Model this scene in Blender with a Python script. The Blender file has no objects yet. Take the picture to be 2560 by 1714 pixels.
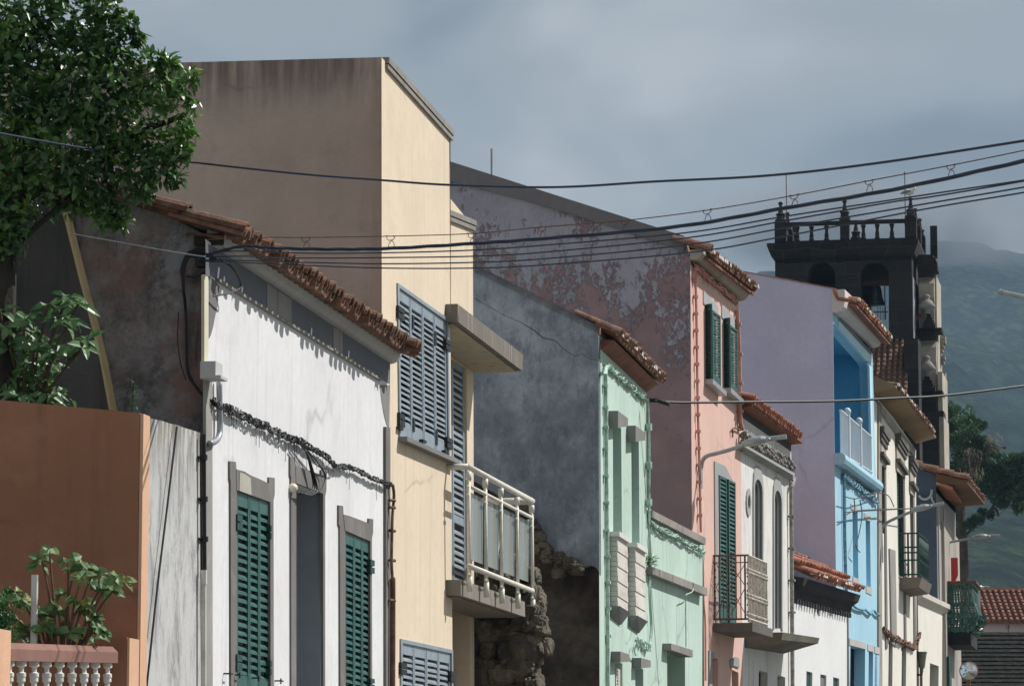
import bpy, bmesh, math, random
from mathutils import Vector, Matrix, noise as mnoise
from mathutils.geometry import tessellate_polygon

random.seed(11)
SC = bpy.context.scene
COL = SC.collection
# ------------------------------------------------------------------ camera
W0, H0, FPX, HOR = 2560.0, 1714.0, 8750.0, 2022.0
CX, CY, CZ = W0 / 2, H0 / 2, 1.6
PITCH = math.atan((HOR - CY) / FPX)
CP, SP = math.cos(PITCH), math.sin(PITCH)


def ray(x, y):
    u, v = (x - CX) / FPX, (CY - y) / FPX
    return Vector((u, CP - v * SP, SP + v * CP))


def at(x, y, D):
    r = ray(x, y)
    k = D / r.y
    return Vector((r.x * k, D, CZ + r.z * k))


def zat(y, D):
    r = ray(CX, y)
    return CZ + D * r.z / r.y


cam_d = bpy.data.cameras.new('camera')
cam = bpy.data.objects.new('camera', cam_d)
COL.objects.link(cam)
cam.location = (0, 0, CZ)
cam.rotation_euler = (math.pi / 2 + PITCH, 0, 0)
cam_d.sensor_width = 36.0
cam_d.lens = 36.0 * FPX / W0
cam_d.clip_start = 0.5
cam_d.clip_end = 20000
SC.camera = cam


class Fr:
    """A house's own frame: s along the street front, o out towards the street, z up."""

    def __init__(self, x0, D0, vpx):
        r = ray(vpx, HOR)
        self.d = Vector((r.x, r.y, 0)).normalized()
        self.n = Vector((self.d.y, -self.d.x, 0))
        p = at(x0, HOR, D0)
        self.A = Vector((p.x, p.y, 0))

    def w(self, s, o, z):
        v = self.A + self.d * s + self.n * o
        return Vector((v.x, v.y, z))

    def F(self, x, y, o=0.0):
        r = ray(x, y)
        P = self.A + self.n * o
        k = P.dot(self.n) / r.dot(self.n)
        h = Vector((0, 0, CZ)) + r * k
        return ((h - self.A).dot(self.d), h.z)

    def G(self, x, y, s=0.0):
        r = ray(x, y)
        P = self.A + self.d * s
        k = P.dot(self.d) / r.dot(self.d)
        h = Vector((0, 0, CZ)) + r * k
        return ((h - self.A).dot(self.n), h.z)

    def fs(self, x, o=0.0):
        return self.F(x, 1200, o)[0]

    def go(self, x, s=0.0):
        return self.G(x, 1200, s)[0]

    def z(self, y, s, o=0.0):
        return zat(y, self.w(s, o, 0).y)

    def D(self, x, o=0.0):
        return self.w(self.fs(x, o), o, 0).y


class MB:
    def __init__(self):
        self.v, self.f = [], []

    def face(self, pts):
        b = len(self.v)
        self.v += [Vector(p) for p in pts]
        self.f.append(tuple(range(b, b + len(pts))))

    def loft(self, a, b, caps=True):
        n = len(a)
        k = len(self.v)
        self.v += [Vector(p) for p in a] + [Vector(p) for p in b]
        for i in range(n):
            j = (i + 1) % n
            self.f.append((k + i, k + j, k + n + j, k + n + i))
        if caps:
            self.f.append(tuple(range(k, k + n))[::-1])
            self.f.append(tuple(range(k + n, k + 2 * n)))

    def psz(self, fr, poly, o0, o1):
        self.loft([fr.w(s, o0, z) for s, z in poly], [fr.w(s, o1, z) for s, z in poly])

    def poz(self, fr, poly, s0, s1):
        self.loft([fr.w(s0, o, z) for o, z in poly], [fr.w(s1, o, z) for o, z in poly])

    def box(self, fr, s0, s1, o0, o1, z0, z1, k=0.0):
        a = [fr.w(s0, o0, z0), fr.w(s0, o1, z0), fr.w(s0, o1, z1), fr.w(s0, o0, z1)]
        e = k * (s1 - s0)
        b = [fr.w(s1, o0, z0 + e), fr.w(s1, o1, z0 + e), fr.w(s1, o1, z1 + e), fr.w(s1, o0, z1 + e)]
        self.loft(a, b)

    def pxq(self, fr, px, o, th):
        """pixel polygon on the plane o, th thick inwards"""
        poly = [fr.F(x, y, o) for x, y in px]
        self.psz(fr, poly, o, o - th)

    def tube(self, pts, r, n=6, caps=True):
        pts = [Vector(p) for p in pts]
        if len(pts) < 2:
            return
        rr = r if isinstance(r, (list, tuple)) else [r] * len(pts)
        t = (pts[1] - pts[0]).normalized()
        up = Vector((0, 0, 1)) if abs(t.z) < 0.9 else Vector((1, 0, 0))
        x = t.cross(up).normalized()
        k0 = len(self.v)
        for i, p in enumerate(pts):
            if i == 0:
                t = pts[1] - pts[0]
            elif i == len(pts) - 1:
                t = pts[-1] - pts[-2]
            else:
                t = pts[i + 1] - pts[i - 1]
            if t.length < 1e-9:
                t = Vector((0, 0, 1))
            t.normalize()
            x = (x - t * x.dot(t))
            if x.length < 1e-6:
                x = t.orthogonal()
            x.normalize()
            y = t.cross(x)
            for q in range(n):
                a = 2 * math.pi * q / n
                self.v.append(p + (x * math.cos(a) + y * math.sin(a)) * rr[i])
        for i in range(len(pts) - 1):
            for q in range(n):
                a = k0 + i * n + q
                b = k0 + i * n + (q + 1) % n
                self.f.append((a, b, b + n, a + n))
        if caps:
            self.f.append(tuple(k0 + q for q in range(n))[::-1])
            e = k0 + (len(pts) - 1) * n
            self.f.append(tuple(e + q for q in range(n)))

    def lathe(self, c, prof, n=12, ax=None):
        """profile [(r, z)] round a vertical axis at c"""
        k = len(self.v)
        for r, z in prof:
            for q in range(n):
                a = 2 * math.pi * q / n
                self.v.append(Vector((c[0] + r * math.cos(a), c[1] + r * math.sin(a), c[2] + z)))
        for i in range(len(prof) - 1):
            for q in range(n):
                a = k + i * n + q
                b = k + i * n + (q + 1) % n
                self.f.append((a, b, b + n, a + n))
        self.f.append(tuple(k + q for q in range(n))[::-1])
        e = k + (len(prof) - 1) * n
        self.f.append(tuple(e + q for q in range(n)))

    def blob(self, c, r, rough=0.25, sub=2, seed=0, sc=(1, 1, 1)):
        bm = bmesh.new()
        bmesh.ops.create_icosphere(bm, subdivisions=sub, radius=1)
        k = len(self.v)
        for v in bm.verts:
            p = v.co.copy()
            q = 1 + rough * mnoise.noise(p * 1.7 + Vector((seed * 3.1, seed * 1.7, seed))) + rough * .5 * mnoise.noise(p * 4 + Vector((seed, 0, 0)))
            self.v.append(Vector(c) + Vector((p.x * sc[0], p.y * sc[1], p.z * sc[2])) * r * q)
        for f in bm.faces:
            self.f.append(tuple(k + v.index for v in f.verts))
        bm.free()

    def leaf(self, p, ax, nr, L, wd, fold=0.25, droop=0.15):
        ax = ax.normalized()
        sd = ax.cross(nr)
        if sd.length < 1e-6:
            sd = ax.orthogonal()
        sd.normalize()
        nr = sd.cross(ax).normalized()
        k = len(self.v)
        m1 = p + ax * L * .38 + nr * L * .04
        m2 = p + ax * L * .72 - nr * L * droop * .4
        tip = p + ax * L - nr * L * droop
        h = wd * .5
        up = nr * h * fold
        self.v += [p, m1, m2, tip, m1 + sd * h + up, m2 + sd * h * .75 + up * .7, m1 - sd * h + up, m2 - sd * h * .75 + up * .7]
        self.f += [(k, k + 1, k + 4), (k + 1, k + 2, k + 5, k + 4), (k + 2, k + 3, k + 5),
                   (k, k + 6, k + 1), (k + 1, k + 6, k + 7, k + 2), (k + 2, k + 7, k + 3)]


def tag(o, label=None, cat=None, group=None, kind=None):
    if label:
        o['label'] = label
    if cat:
        o['category'] = cat
    if group:
        o['group'] = group
    if kind:
        o['kind'] = kind
    return o


def build(name, mb, mat, parent=None, label=None, smooth=False, base=None, cat=None, group=None, kind=None, recalc=True):
    if base is None:
        base = parent.matrix_basis.translation.copy() if parent is not None and parent.parent is None else Vector((0, 0, 0))
        if parent is not None and parent.parent is not None:
            base = Vector(parent['_b'])
        if parent is None and mb.v:
            n = len(mb.v)
            base = Vector((sum(v.x for v in mb.v) / n, sum(v.y for v in mb.v) / n, min(v.z for v in mb.v)))
    me = bpy.data.meshes.new(name)
    me.from_pydata([v - base for v in mb.v], [], mb.f)
    if recalc:
        bm = bmesh.new()
        bm.from_mesh(me)
        bmesh.ops.recalc_face_normals(bm, faces=bm.faces)
        bm.to_mesh(me)
        bm.free()
    if smooth:
        me.polygons.foreach_set('use_smooth', [True] * len(me.polygons))
    for m in (mat if isinstance(mat, (list, tuple)) else [mat]):
        me.materials.append(m)
    me.update()
    o = bpy.data.objects.new(name, me)
    COL.objects.link(o)
    if parent is not None:
        o.parent = parent
        o['_b'] = list(base)
    else:
        o.location = base
        o['_b'] = list(base)
    tag(o, label, cat, group, kind)
    return o


def thing(name, label, cat, base, group=None):
    o = bpy.data.objects.new(name, None)
    COL.objects.link(o)
    o.location = base
    o.empty_display_size = 0.2
    o['_b'] = list(base)
    tag(o, label, cat, group)
    return o


# ------------------------------------------------------------------ materials
def _n(nt, t, **kw):
    n = nt.nodes.new(t)
    for k, v in kw.items():
        setattr(n, k, v)
    return n


def srgb(r, g, b):
    def c(v):
        v /= 255.0
        return v / 12.92 if v < .04045 else ((v + .055) / 1.055) ** 2.4
    return (c(r), c(g), c(b))


def C4(c, k=1.0):
    return (min(1, c[0] * k), min(1, c[1] * k), min(1, c[2] * k), 1)


class Mat:
    def __init__(self, name, rough=0.85, spec=0.3):
        self.m = bpy.data.materials.new(name)
        self.m.use_nodes = True
        self.nt = self.m.node_tree
        self.b = self.nt.nodes['Principled BSDF']
        self.b.inputs['Roughness'].default_value = rough
        self.b.inputs['Specular IOR Level'].default_value = spec
        self.tc = _n(self.nt, 'ShaderNodeTexCoord')
        self.col = None

    def L(self, a, b):
        self.nt.links.new(a, b)

    def coord(self, sc=(1, 1, 1), loc=(0, 0, 0)):
        m = _n(self.nt, 'ShaderNodeMapping')
        m.inputs['Scale'].default_value = sc
        m.inputs['Location'].default_value = loc
        self.L(self.tc.outputs['Object'], m.inputs['Vector'])
        return m.outputs['Vector']

    def noise(self, scale=3, sc=(1, 1, 1), detail=5, rough=.55, loc=(0, 0, 0), dist=0):
        n = _n(self.nt, 'ShaderNodeTexNoise')
        n.inputs['Scale'].default_value = scale
        n.inputs['Detail'].default_value = detail
        n.inputs['Roughness'].default_value = rough
        n.inputs['Distortion'].default_value = dist
        self.L(self.coord(sc, loc), n.inputs['Vector'])
        return n.outputs['Fac']

    def ramp(self, fac, a, b, ca=0.0, cb=1.0):
        r = _n(self.nt, 'ShaderNodeMapRange')
        r.interpolation_type = 'SMOOTHSTEP'
        r.inputs['From Min'].default_value = a
        r.inputs['From Max'].default_value = b
        r.inputs['To Min'].default_value = ca
        r.inputs['To Max'].default_value = cb
        self.L(fac, r.inputs['Value'])
        return r.outputs['Result']

    def mul(self, a, b, op='MULTIPLY'):
        m = _n(self.nt, 'ShaderNodeMath', operation=op)
        m.use_clamp = True
        for i, q in enumerate((a, b)):
            if isinstance(q, (int, float)):
                m.inputs[i].default_value = q
            else:
                self.L(q, m.inputs[i])
        return m.outputs[0]

    def mix(self, fac, a, b):
        m = _n(self.nt, 'ShaderNodeMix', data_type='RGBA')
        for q, i in ((fac, 0), (a, 6), (b, 7)):
            if isinstance(q, (int, float)):
                m.inputs[i].default_value = q
            elif isinstance(q, tuple):
                m.inputs[i].default_value = q if len(q) == 4 else (*q, 1)
            else:
                self.L(q, m.inputs[i])
        return m.outputs[2]

    def sepz(self):
        s = _n(self.nt, 'ShaderNodeSeparateXYZ')
        self.L(self.tc.outputs['Object'], s.inputs[0])
        return s.outputs

    def bump(self, h, strength=.3, dist=.02):
        b = _n(self.nt, 'ShaderNodeBump')
        b.inputs['Strength'].default_value = strength
        b.inputs['Distance'].default_value = dist
        self.L(h, b.inputs['Height'])
        self.L(b.outputs['Normal'], self.b.inputs['Normal'])

    def done(self, col):
        if isinstance(col, tuple):
            self.b.inputs['Base Color'].default_value = C4(col)
        else:
            self.L(col, self.b.inputs['Base Color'])
        return self.m


def cracks(m, c, seed, k=.5, scale=.45, width=.012, col=(.03, .028, .027)):
    """sparse meandering hairline cracks"""
    n = _n(m.nt, 'ShaderNodeTexNoise')
    n.inputs['Scale'].default_value = 1.6
    n.inputs['Detail'].default_value = 7
    m.L(m.coord((1, 1, 1), (seed, 3, 1)), n.inputs['Vector'])
    ad = _n(m.nt, 'ShaderNodeMix', data_type='VECTOR')
    ad.inputs[0].default_value = .35
    m.L(m.coord((1, 1, 1.5), (seed * 1.7, seed, 2)), ad.inputs[4])
    m.L(n.outputs['Color'], ad.inputs[5])
    v = _n(m.nt, 'ShaderNodeTexVoronoi')
    v.feature = 'DISTANCE_TO_EDGE'
    v.inputs['Scale'].default_value = scale
    m.L(ad.outputs[1], v.inputs['Vector'])
    f = m.ramp(v.outputs['Distance'], 0, width, k, 0)
    msk = m.ramp(m.noise(.9, detail=4, loc=(seed, seed, 7)), .46, .58)
    return m.mix(m.mul(f, msk), c, C4(col))


def stucco(name, base, var=.12, streak=None, sk=.5, spots=None, spk=.4, top=None, rough=.9, seed=0, fine=.25, sscale=(5, 5, .35), crack=0):
    m = Mat(name, rough)
    lo = seed * 7.3
    n1 = m.noise(1.1, detail=6, loc=(lo, lo, lo))
    c = m.mix(m.ramp(n1, .3, .7), C4(base, 1 - var), C4(base, 1 + var))
    n2 = m.noise(14, detail=4, loc=(lo, 2, 1))
    c = m.mix(m.ramp(n2, .35, .75, 0, .22), c, C4(base, .72))
    if streak:
        n3 = m.noise(1.6, sc=sscale, detail=6, rough=.65, loc=(lo, 3, lo))
        f = m.ramp(n3, .52, .72, 0, sk)
        c = m.mix(f, c, C4(streak))
    if spots:
        n4 = m.noise(2.3, detail=8, rough=.7, loc=(lo + 3, 1, lo), dist=.4)
        c = m.mix(m.ramp(n4, .5, .68, 0, spk), c, C4(spots))
    if top:   # (z of the wall's top above the base, colour, strength, depth)
        zt, tcol, tk, dep = top
        z = m.sepz()[2]
        g = m.ramp(z, zt - dep, zt, 0, 1)
        n5 = m.noise(1.5, sc=(6, 6, .4), detail=6, rough=.6, loc=(1, lo, 5))
        c = m.mix(m.mul(m.mul(g, m.ramp(n5, .3, .62)), tk), c, C4(tcol))
    if crack:
        c = cracks(m, c, seed, crack, col=(base[0] * .3, base[1] * .3, base[2] * .3))
    h = m.noise(45, detail=6, rough=.7)
    m.bump(h, fine, .01)
    return m.done(c)


def plain(name, base, rough=.6, var=.1, scale=6, spec=.4, metal=0, bump=0, dirt=None, dk=.5):
    m = Mat(name, rough, spec)
    c = m.mix(m.ramp(m.noise(scale, detail=5), .3, .7), C4(base, 1 - var), C4(base, 1 + var))
    if dirt:
        c = m.mix(m.ramp(m.noise(scale * 1.7, detail=8, rough=.7, loc=(5, 2, 1)), .48, .66, 0, dk), c, C4(dirt))
    m.b.inputs['Metallic'].default_value = metal
    if bump:
        m.bump(m.noise(40, detail=6), bump, .01)
    return m.done(c)


def leafmat(name, a, b, rough=.35, scale=5, spec=.5, trans=.25, yellow=None):
    m = Mat(name, rough, spec)
    n = m.noise(scale, detail=3, loc=(2, 2, 2))
    c = m.mix(m.ramp(n, .35, .65), C4(a), C4(b))
    if yellow:
        n2 = m.noise(scale * 2.3, detail=2, loc=(9, 4, 2))
        c = m.mix(m.ramp(n2, .62, .72), c, C4(yellow))
    m.b.inputs['Transmission Weight'].default_value = 0
    tr = _n(m.nt, 'ShaderNodeBsdfTranslucent')
    ad = _n(m.nt, 'ShaderNodeMixShader')
    ad.inputs[0].default_value = trans
    out = m.nt.nodes['Material Output']
    m.L(m.b.outputs[0], ad.inputs[1])
    m.L(c, tr.inputs['Color'])
    m.L(tr.outputs[0], ad.inputs[2])
    m.L(ad.outputs[0], out.inputs['Surface'])
    return m.done(c)


MT = {}
MT['stone'] = stucco('grey_basalt', (.17, .16, .155), .15, (.1, .095, .09), .5, (.3, .28, .26), .35, seed=1)
MT['stone_light'] = stucco('pale_worn_stone', (.30, .29, .275), .15, (.14, .13, .12), .5, (.42, .39, .34), .35, seed=2)
MT['concrete'] = stucco('weathered_concrete', (.26, .245, .225), .15, (.1, .095, .085), .7, (.42, .39, .34), .3, seed=3)
MT['cement'] = stucco('raw_cement', (.2, .2, .2), .15, (.12, .12, .125), .5, seed=4)
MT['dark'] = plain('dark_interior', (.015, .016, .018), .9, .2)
MT['green_paint'] = plain('green_shutter_paint', (.028, .105, .09), .42, .22, 5, dirt=(.08, .15, .135), dk=.55)
MT['mid_green'] = plain('mid_green_paint', (.02, .085, .07), .45, .2, 9)
MT['dark_green'] = plain('dark_green_paint', (.012, .055, .045), .45, .2, 9)
MT['grey_blue'] = plain('grey_blue_aluminium', (.27, .325, .37), .4, .1, 5, spec=.5, dirt=(.2, .23, .25), dk=.5)
MT['black_metal'] = plain('black_ironmongery', (.012, .012, .013), .5, .1)
MT['cable'] = plain('black_cable_sheath', (.016, .018, .022), .5, .2)
MT['cable_blue'] = plain('weathered_cable_sheath', (.012, .028, .062), .42, .2)
MT['rust'] = plain('rusty_iron', (.13, .07, .05), .85, .3, 14, dirt=(.3, .16, .08), dk=.5)
MT['galv'] = plain('galvanised_grey', (.33, .35, .37), .45, .12, 8, spec=.6, metal=.3)
MT['white_pipe'] = plain('white_pvc', (.62, .6, .56), .5, .1, dirt=(.35, .3, .24), dk=.4)


def tilemat(name, base, lich, lk=.7, dark=(.08, .06, .05)):
    m = Mat(name, .9, .2)
    n = m.noise(5.5, detail=4, loc=(1, 5, 2))
    c = m.mix(m.ramp(n, .35, .65), C4(base, .75), C4(base, 1.2))
    c = m.mix(m.ramp(m.noise(11, detail=8, rough=.75, loc=(3, 3, 1)), .47, .63, 0, lk), c, C4(lich))
    c = m.mix(m.ramp(m.noise(7, detail=8, rough=.75, loc=(8, 1, 1)), .5, .64, 0, .75), c, C4(dark))
    m.bump(m.noise(50, detail=6), .4, .01)
    return m.done(c)


MT['tile_old'] = tilemat('old_lichened_tile', (.19, .095, .062), (.25, .215, .175), .7, (.05, .042, .036))
MT['tile_under'] = plain('red_tile_underside', (.24, .10, .07), .9, .2, 6, dirt=(.13, .07, .05))
MT['tile_orange'] = tilemat('bright_clay_tile', (.36, .15, .10), (.38, .28, .21), .5, (.17, .095, .07))
MT['tile_mid'] = tilemat('clay_tile', (.235, .115, .08), (.31, .26, .21), .6, (.09, .062, .05))
MT['mortar'] = plain('white_mortar', (.62, .59, .54), .9, .2, 20, dirt=(.35, .3, .26), dk=.5)
SKYLOC = (0.3, 0.1, 0.25)
HAZE = 0.00018
# ------------------------------------------------------------------ builders
def front_wall(mb, fr, outer, holes=(), o=0.0, reveal=.25, px=True):
    cv = (lambda P: [fr.F(x, y, o) for x, y in P]) if px else (lambda P: list(P))
    out = cv(outer)
    hs = [cv(h) for h in holes]
    loops = [[Vector((s, z, 0)) for s, z in out]] + [[Vector((s, z, 0)) for s, z in h] for h in hs]
    flat = [v for l in loops for v in l]
    k = len(mb.v)
    mb.v += [fr.w(v.x, o, v.y) for v in flat]
    for t in tessellate_polygon(loops):
        mb.f.append(tuple(k + i for i in t))
    for h in hs:
        n = len(h)
        for i in range(n):
            (s0, z0), (s1, z1) = h[i], h[(i + 1) % n]
            mb.face([fr.w(s0, o, z0), fr.w(s1, o, z1), fr.w(s1, o - reveal, z1), fr.w(s0, o - reveal, z0)])


def rect(x0, x1, y0, y1, yb=2022, y0b=None):
    """opening in pixels: left x, right x, top-left y, top-right y, bottom y (left, right)"""
    return [(x0, y0), (x1, y1), (x1, yb if y0b is None else y0b), (x0, yb)]


def arch_pts(x0, x1, yt0, yt1, yb, n=8, rise=30):
    P = [(x0, yb), (x0, yt0 + rise)]
    for i in range(1, n):
        a = math.pi * (1 - i / n)
        u = .5 + .5 * math.cos(a)
        P.append((x0 + (x1 - x0) * u, (yt0 + rise) + (yt1 - yt0) * u - rise * math.sin(a)))
    P += [(x1, yt1 + rise), (x1, yb)]
    return P


def gable_body(fr, L, poly, kz=0.0, right=True, back=True):
    """poly: (o, z) from the front bottom over the top to the back bottom; returns walls and roof builders"""
    w = MB()
    w.face([fr.w(0, o, z) for o, z in poly])
    rp = [(o, z + (kz if z > .5 else 0)) for o, z in poly]
    if right:
        w.face([fr.w(L, o, z) for o, z in rp])
    if back:
        a, b = poly[-2], poly[-1]
        ra, rb = rp[-2], rp[-1]
        w.face([fr.w(0, *a), fr.w(0, *b), fr.w(L, *rb), fr.w(L, *ra)])
    rf = MB()
    top = poly[1:-1]
    rt = rp[1:-1]
    for i in range(len(top) - 1):
        a, b, c, d = top[i], top[i + 1], rt[i + 1], rt[i]
        rf.loft([fr.w(.02, a[0], a[1]), fr.w(.02, b[0], b[1]), fr.w(L - .02, c[0], c[1]), fr.w(L - .02, d[0], d[1])],
                [fr.w(.02, a[0], a[1] - .08), fr.w(.02, b[0], b[1] - .08), fr.w(L - .02, c[0], c[1] - .08), fr.w(L - .02, d[0], d[1] - .08)])
    return w, rf


def tile_arc(mb, fr, sc, o_e, z_e, th, u0, u1, r0, r1, l0, l1, up=True, seg=6, t=.014):
    ct, st = math.cos(th), math.sin(th)

    def P(u, a, r, l):
        ds = r * math.cos(a)
        h = l + (r * math.sin(a) if up else -r * math.sin(a) + r)
        return fr.w(sc + ds, o_e - u * ct - h * st * 0.0 + h * st, z_e + u * st + h * ct)
    k = len(mb.v)
    for (u, r, l) in ((u0, r0, l0), (u1, r1, l1)):
        for q in range(seg + 1):
            a = math.pi * q / seg
            mb.v.append(P(u, a, r, l))
        for q in range(seg + 1):
            a = math.pi * q / seg
            mb.v.append(P(u, a, r - t, l + (0 if up else t)))
    m = seg + 1
    for q in range(seg):
        a, b = k + q, k + q + 1
        mb.f.append((a, b, b + 2 * m, a + 2 * m))            # outer
        mb.f.append((a + m, b + m, b + 3 * m, a + 3 * m))    # inner
        mb.f.append((a, b, b + m, a + m))                    # front edge
    mb.f.append((k, k + m, k + 3 * m, k + 2 * m))
    mb.f.append((k + seg, k + m + seg, k + 3 * m + seg, k + 2 * m + seg))


def tile_eave(fr, s0, z0, s1, z1, o_e, th, length, spacing=.16, r=.068, jit=.01, seg=6, plugs=False, rows=None, under=True, o_in=-.03, s_in=-.06):
    """barrel tiles laid up a slope from an eave line; returns tiles, mortar plugs, boards"""
    t, pl, bd = MB(), MB(), MB()
    n = max(2, int(round(abs(s1 - s0) / spacing)))
    clen, step = .42, .36
    nr = rows or max(1, int(length / step))
    ct, st = math.cos(th), math.sin(th)
    for i in range(n + 1):
        f = i / n
        sc = s0 + (s1 - s0) * f
        ze = z0 + (z1 - z0) * f
        j = random.uniform(-jit, jit)
        for c in range(nr):
            u0 = c * step + j * 2 + random.uniform(-jit, jit)
            last = c == nr - 1
            u1 = max(u0 + clen, length) if last else u0 + clen
            tile_arc(t, fr, sc + random.uniform(-jit, jit) * .5, o_e, ze + random.uniform(-jit, jit) * .6, th, u0, u1,
                     r * random.uniform(1.0, 1.12), r * .86, .035, .012, True, seg)
        if i < n:
            sm = sc + (s1 - s0) / n / 2
            zm = ze + (z1 - z0) / n / 2
            tile_arc(t, fr, sm, o_e, zm - .012, th, -.01 + random.uniform(-jit, jit) * 2, length, r * 1.0, r * .95, -.02, -.02, False, max(3, seg - 2))
        if plugs:
            k = len(pl.v)
            P = [fr.w(sc + (r * .98) * math.cos(math.pi * q / 6), o_e + .012 + j, ze + .03 + r * .98 * math.sin(math.pi * q / 6) * random.uniform(.9, 1.05)) for q in range(7)]
            Q = [p - fr.n * .05 for p in P]
            pl.loft(P, Q)
    if under:
        a = [fr.w(s0 + s_in, o_e + o_in, z0 - .035 - (o_in + .03) * st), fr.w(s0 + s_in, o_e + o_in, z0 - .07 - (o_in + .03) * st), fr.w(s0 + s_in, o_e - length * ct, z0 - .07 + length * st), fr.w(s0 + s_in, o_e - length * ct, z0 - .035 + length * st)]
        b = [fr.w(s1 + .06, o_e + o_in, z1 - .035 - (o_in + .03) * st), fr.w(s1 + .06, o_e + o_in, z1 - .07 - (o_in + .03) * st), fr.w(s1 + .06, o_e - length * ct, z1 - .07 + length * st), fr.w(s1 + .06, o_e - length * ct, z1 - .035 + length * st)]
        bd.loft(a, b)
    return t, pl, bd


class Quad:
    """bilinear patch on a facade plane from pixel corners TL, TR, BR, BL"""

    def __init__(self, fr, TL, TR, BR, BL, o=0.0):
        self.fr, self.o = fr, o
        self.c = [fr.F(*p, o) for p in (TL, TR, BR, BL)]

    def P(self, u, v):
        a, b, c, d = self.c
        s = (a[0] * (1 - u) + b[0] * u) * (1 - v) + (d[0] * (1 - u) + c[0] * u) * v
        z = (a[1] * (1 - u) + b[1] * u) * (1 - v) + (d[1] * (1 - u) + c[1] * u) * v
        return s, z

    def bar(self, mb, u0, u1, v0, v1, o0, o1, tilt=0.0):
        fr = self.fr
        a = [self.P(u0, v0), self.P(u1, v0), self.P(u1, v1), self.P(u0, v1)]
        mb.loft([fr.w(s, o0, z - tilt) for s, z in a], [fr.w(s, o1, z) for s, z in a])


def louver(mb, q, u0, u1, v0, v1, o, n, stile=.12, rail=.02, solid=0.0, depth=.035, head=None, mid=None, fill=.36):
    """a louvred leaf: stiles, rails, tilted slats; u, v in the quad, o the outer face"""
    du = (u1 - u0) * stile
    hd = rail if head is None else head
    q.bar(mb, u0, u0 + du, v0, v1, o, o - depth)
    q.bar(mb, u1 - du, u1, v0, v1, o, o - depth)
    q.bar(mb, u0 + du, u1 - du, v0, v0 + hd, o - .002, o - depth + .002)
    vb = v1 - solid if solid else v1 - rail
    q.bar(mb, u0 + du, u1 - du, vb, v1, o - .002, o - depth + .002)
    if mid:
        q.bar(mb, u0 + du, u1 - du, mid[0], mid[1], o - .002, o - depth + .002)
    va, ve = v0 + hd, vb
    for i in range(n):
        a = va + (ve - va) * (i + .18) / n
        b = a + (ve - va) / n * fill
        if mid and a < mid[1] and b > mid[0]:
            continue
        zh = abs(q.P(0, va)[1] - q.P(0, ve)[1]) / n * random.uniform(.75, 1.2)
        a += (ve - va) / n * random.uniform(-.05, .05)
        q.bar(mb, u0 + du, u1 - du, a, b, o - .004, o - depth, tilt=zh * .5)


def px_box(mb, fr, x0, x1, y0, y1, o0, o1):
    """small box whose front face (on o1) spans pixels"""
    a, b = fr.F(x0, y0, o1), fr.F(x1, y1, o1)
    za, zb = fr.F(x0, y0, o1)[1], fr.F(x0, y1, o1)[1]
    mb.box(fr, min(a[0], b[0]), max(a[0], b[0]), o0, o1, min(za, zb), max(za, zb))


def smooth_path(P, n=8):
    """Catmull-Rom through 2D/3D points"""
    P = [Vector(p) for p in P]
    if len(P) < 3:
        return [P[0].lerp(P[-1], i / n) for i in range(n + 1)]
    out = []
    Q = [P[0] * 2 - P[1]] + P + [P[-1] * 2 - P[-2]]
    for i in range(1, len(Q) - 2):
        a, b, c, d = Q[i - 1:i + 3]
        for k in range(n):
            t = k / n
            out.append(.5 * ((2 * b) + (c - a) * t + (2 * a - 5 * b + 4 * c - d) * t * t + (3 * b - a - 3 * c + d) * t ** 3))
    out.append(P[-1])
    return out


def fpath(fr, px, o, n=6):
    return smooth_path([fr.w(*((lambda q: (q[0], o, q[1]))(fr.F(x, y, o)))) for x, y in px], n)


def bundle(mb, fr, px, o, strands=7, spread=.03, r=.009, wraps=True, drips=0, n=7, thin=1.0):
    base = fpath(fr, px, o, n)
    N = len(base)
    for k in range(strands):
        ph, fq = random.uniform(0, 6.28), random.uniform(.5, 1.3)
        pts = []
        for i, p in enumerate(base):
            e = min(1, i / 3, (N - 1 - i) / 3)
            sp = spread * e * (1 - (1 - thin) * i / N)
            pts.append(p + Vector((0, 0, 1)) * sp * (math.sin(i * fq + ph) + .5 * random.uniform(-1, 1)) + fr.n * sp * .6 * math.cos(i * fq * 1.3 + ph) + fr.d * sp * random.uniform(-.4, .4))
        mb.tube(pts, r * random.uniform(.6, 1.2), 5)
    if wraps:
        for i in range(1, N - 1):
            if random.random() < .75:
                p = base[i]
                R = spread * random.uniform(.7, 1.5) * (1 - (1 - thin) * i / N)
                a0 = random.uniform(0, 6.28)
                t = (base[min(N - 1, i + 1)] - p)
                mb.tube([p + t * (q / 5 - .5) * 1.5 + Vector((0, 0, 1)) * R * math.sin(a0 + q) + fr.n * R * .6 * math.cos(a0 + q) for q in range(6)], r * .7, 5)
    for k in range(drips):
        p = random.choice(base)
        L = random.uniform(.04, .16)
        mb.tube([p + Vector((0, 0, -L * q / 3)) + fr.d * random.uniform(-.008, .008) - fr.n * .01 for q in range(4)], r * .25, 4)


def build_each(name, fr, polys, o, th, mat, parent):
    for P in polys:
        mb = MB()
        pxp(mb, fr, P, o, th)
        build(name, mb, mat, parent)


def pipe(mb, fr, px, o, r, clamps=(), n=6):
    mb.tube(fpath(fr, px, o, 4) if len(px) > 2 else [fr.w(*((lambda q: (q[0], o, q[1]))(fr.F(x, y, o)))) for x, y in px], r, 8)
    for (x, y) in clamps:
        s, z = fr.F(x, y, o)
        mb.tube([fr.w(s, o, z - .015), fr.w(s, o, z + .015)], r * 1.7, 8)
        mb.tube([fr.w(s - r * 3, o - .02, z), fr.w(s + r * 3, o - .02, z)], .008, 5)


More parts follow.
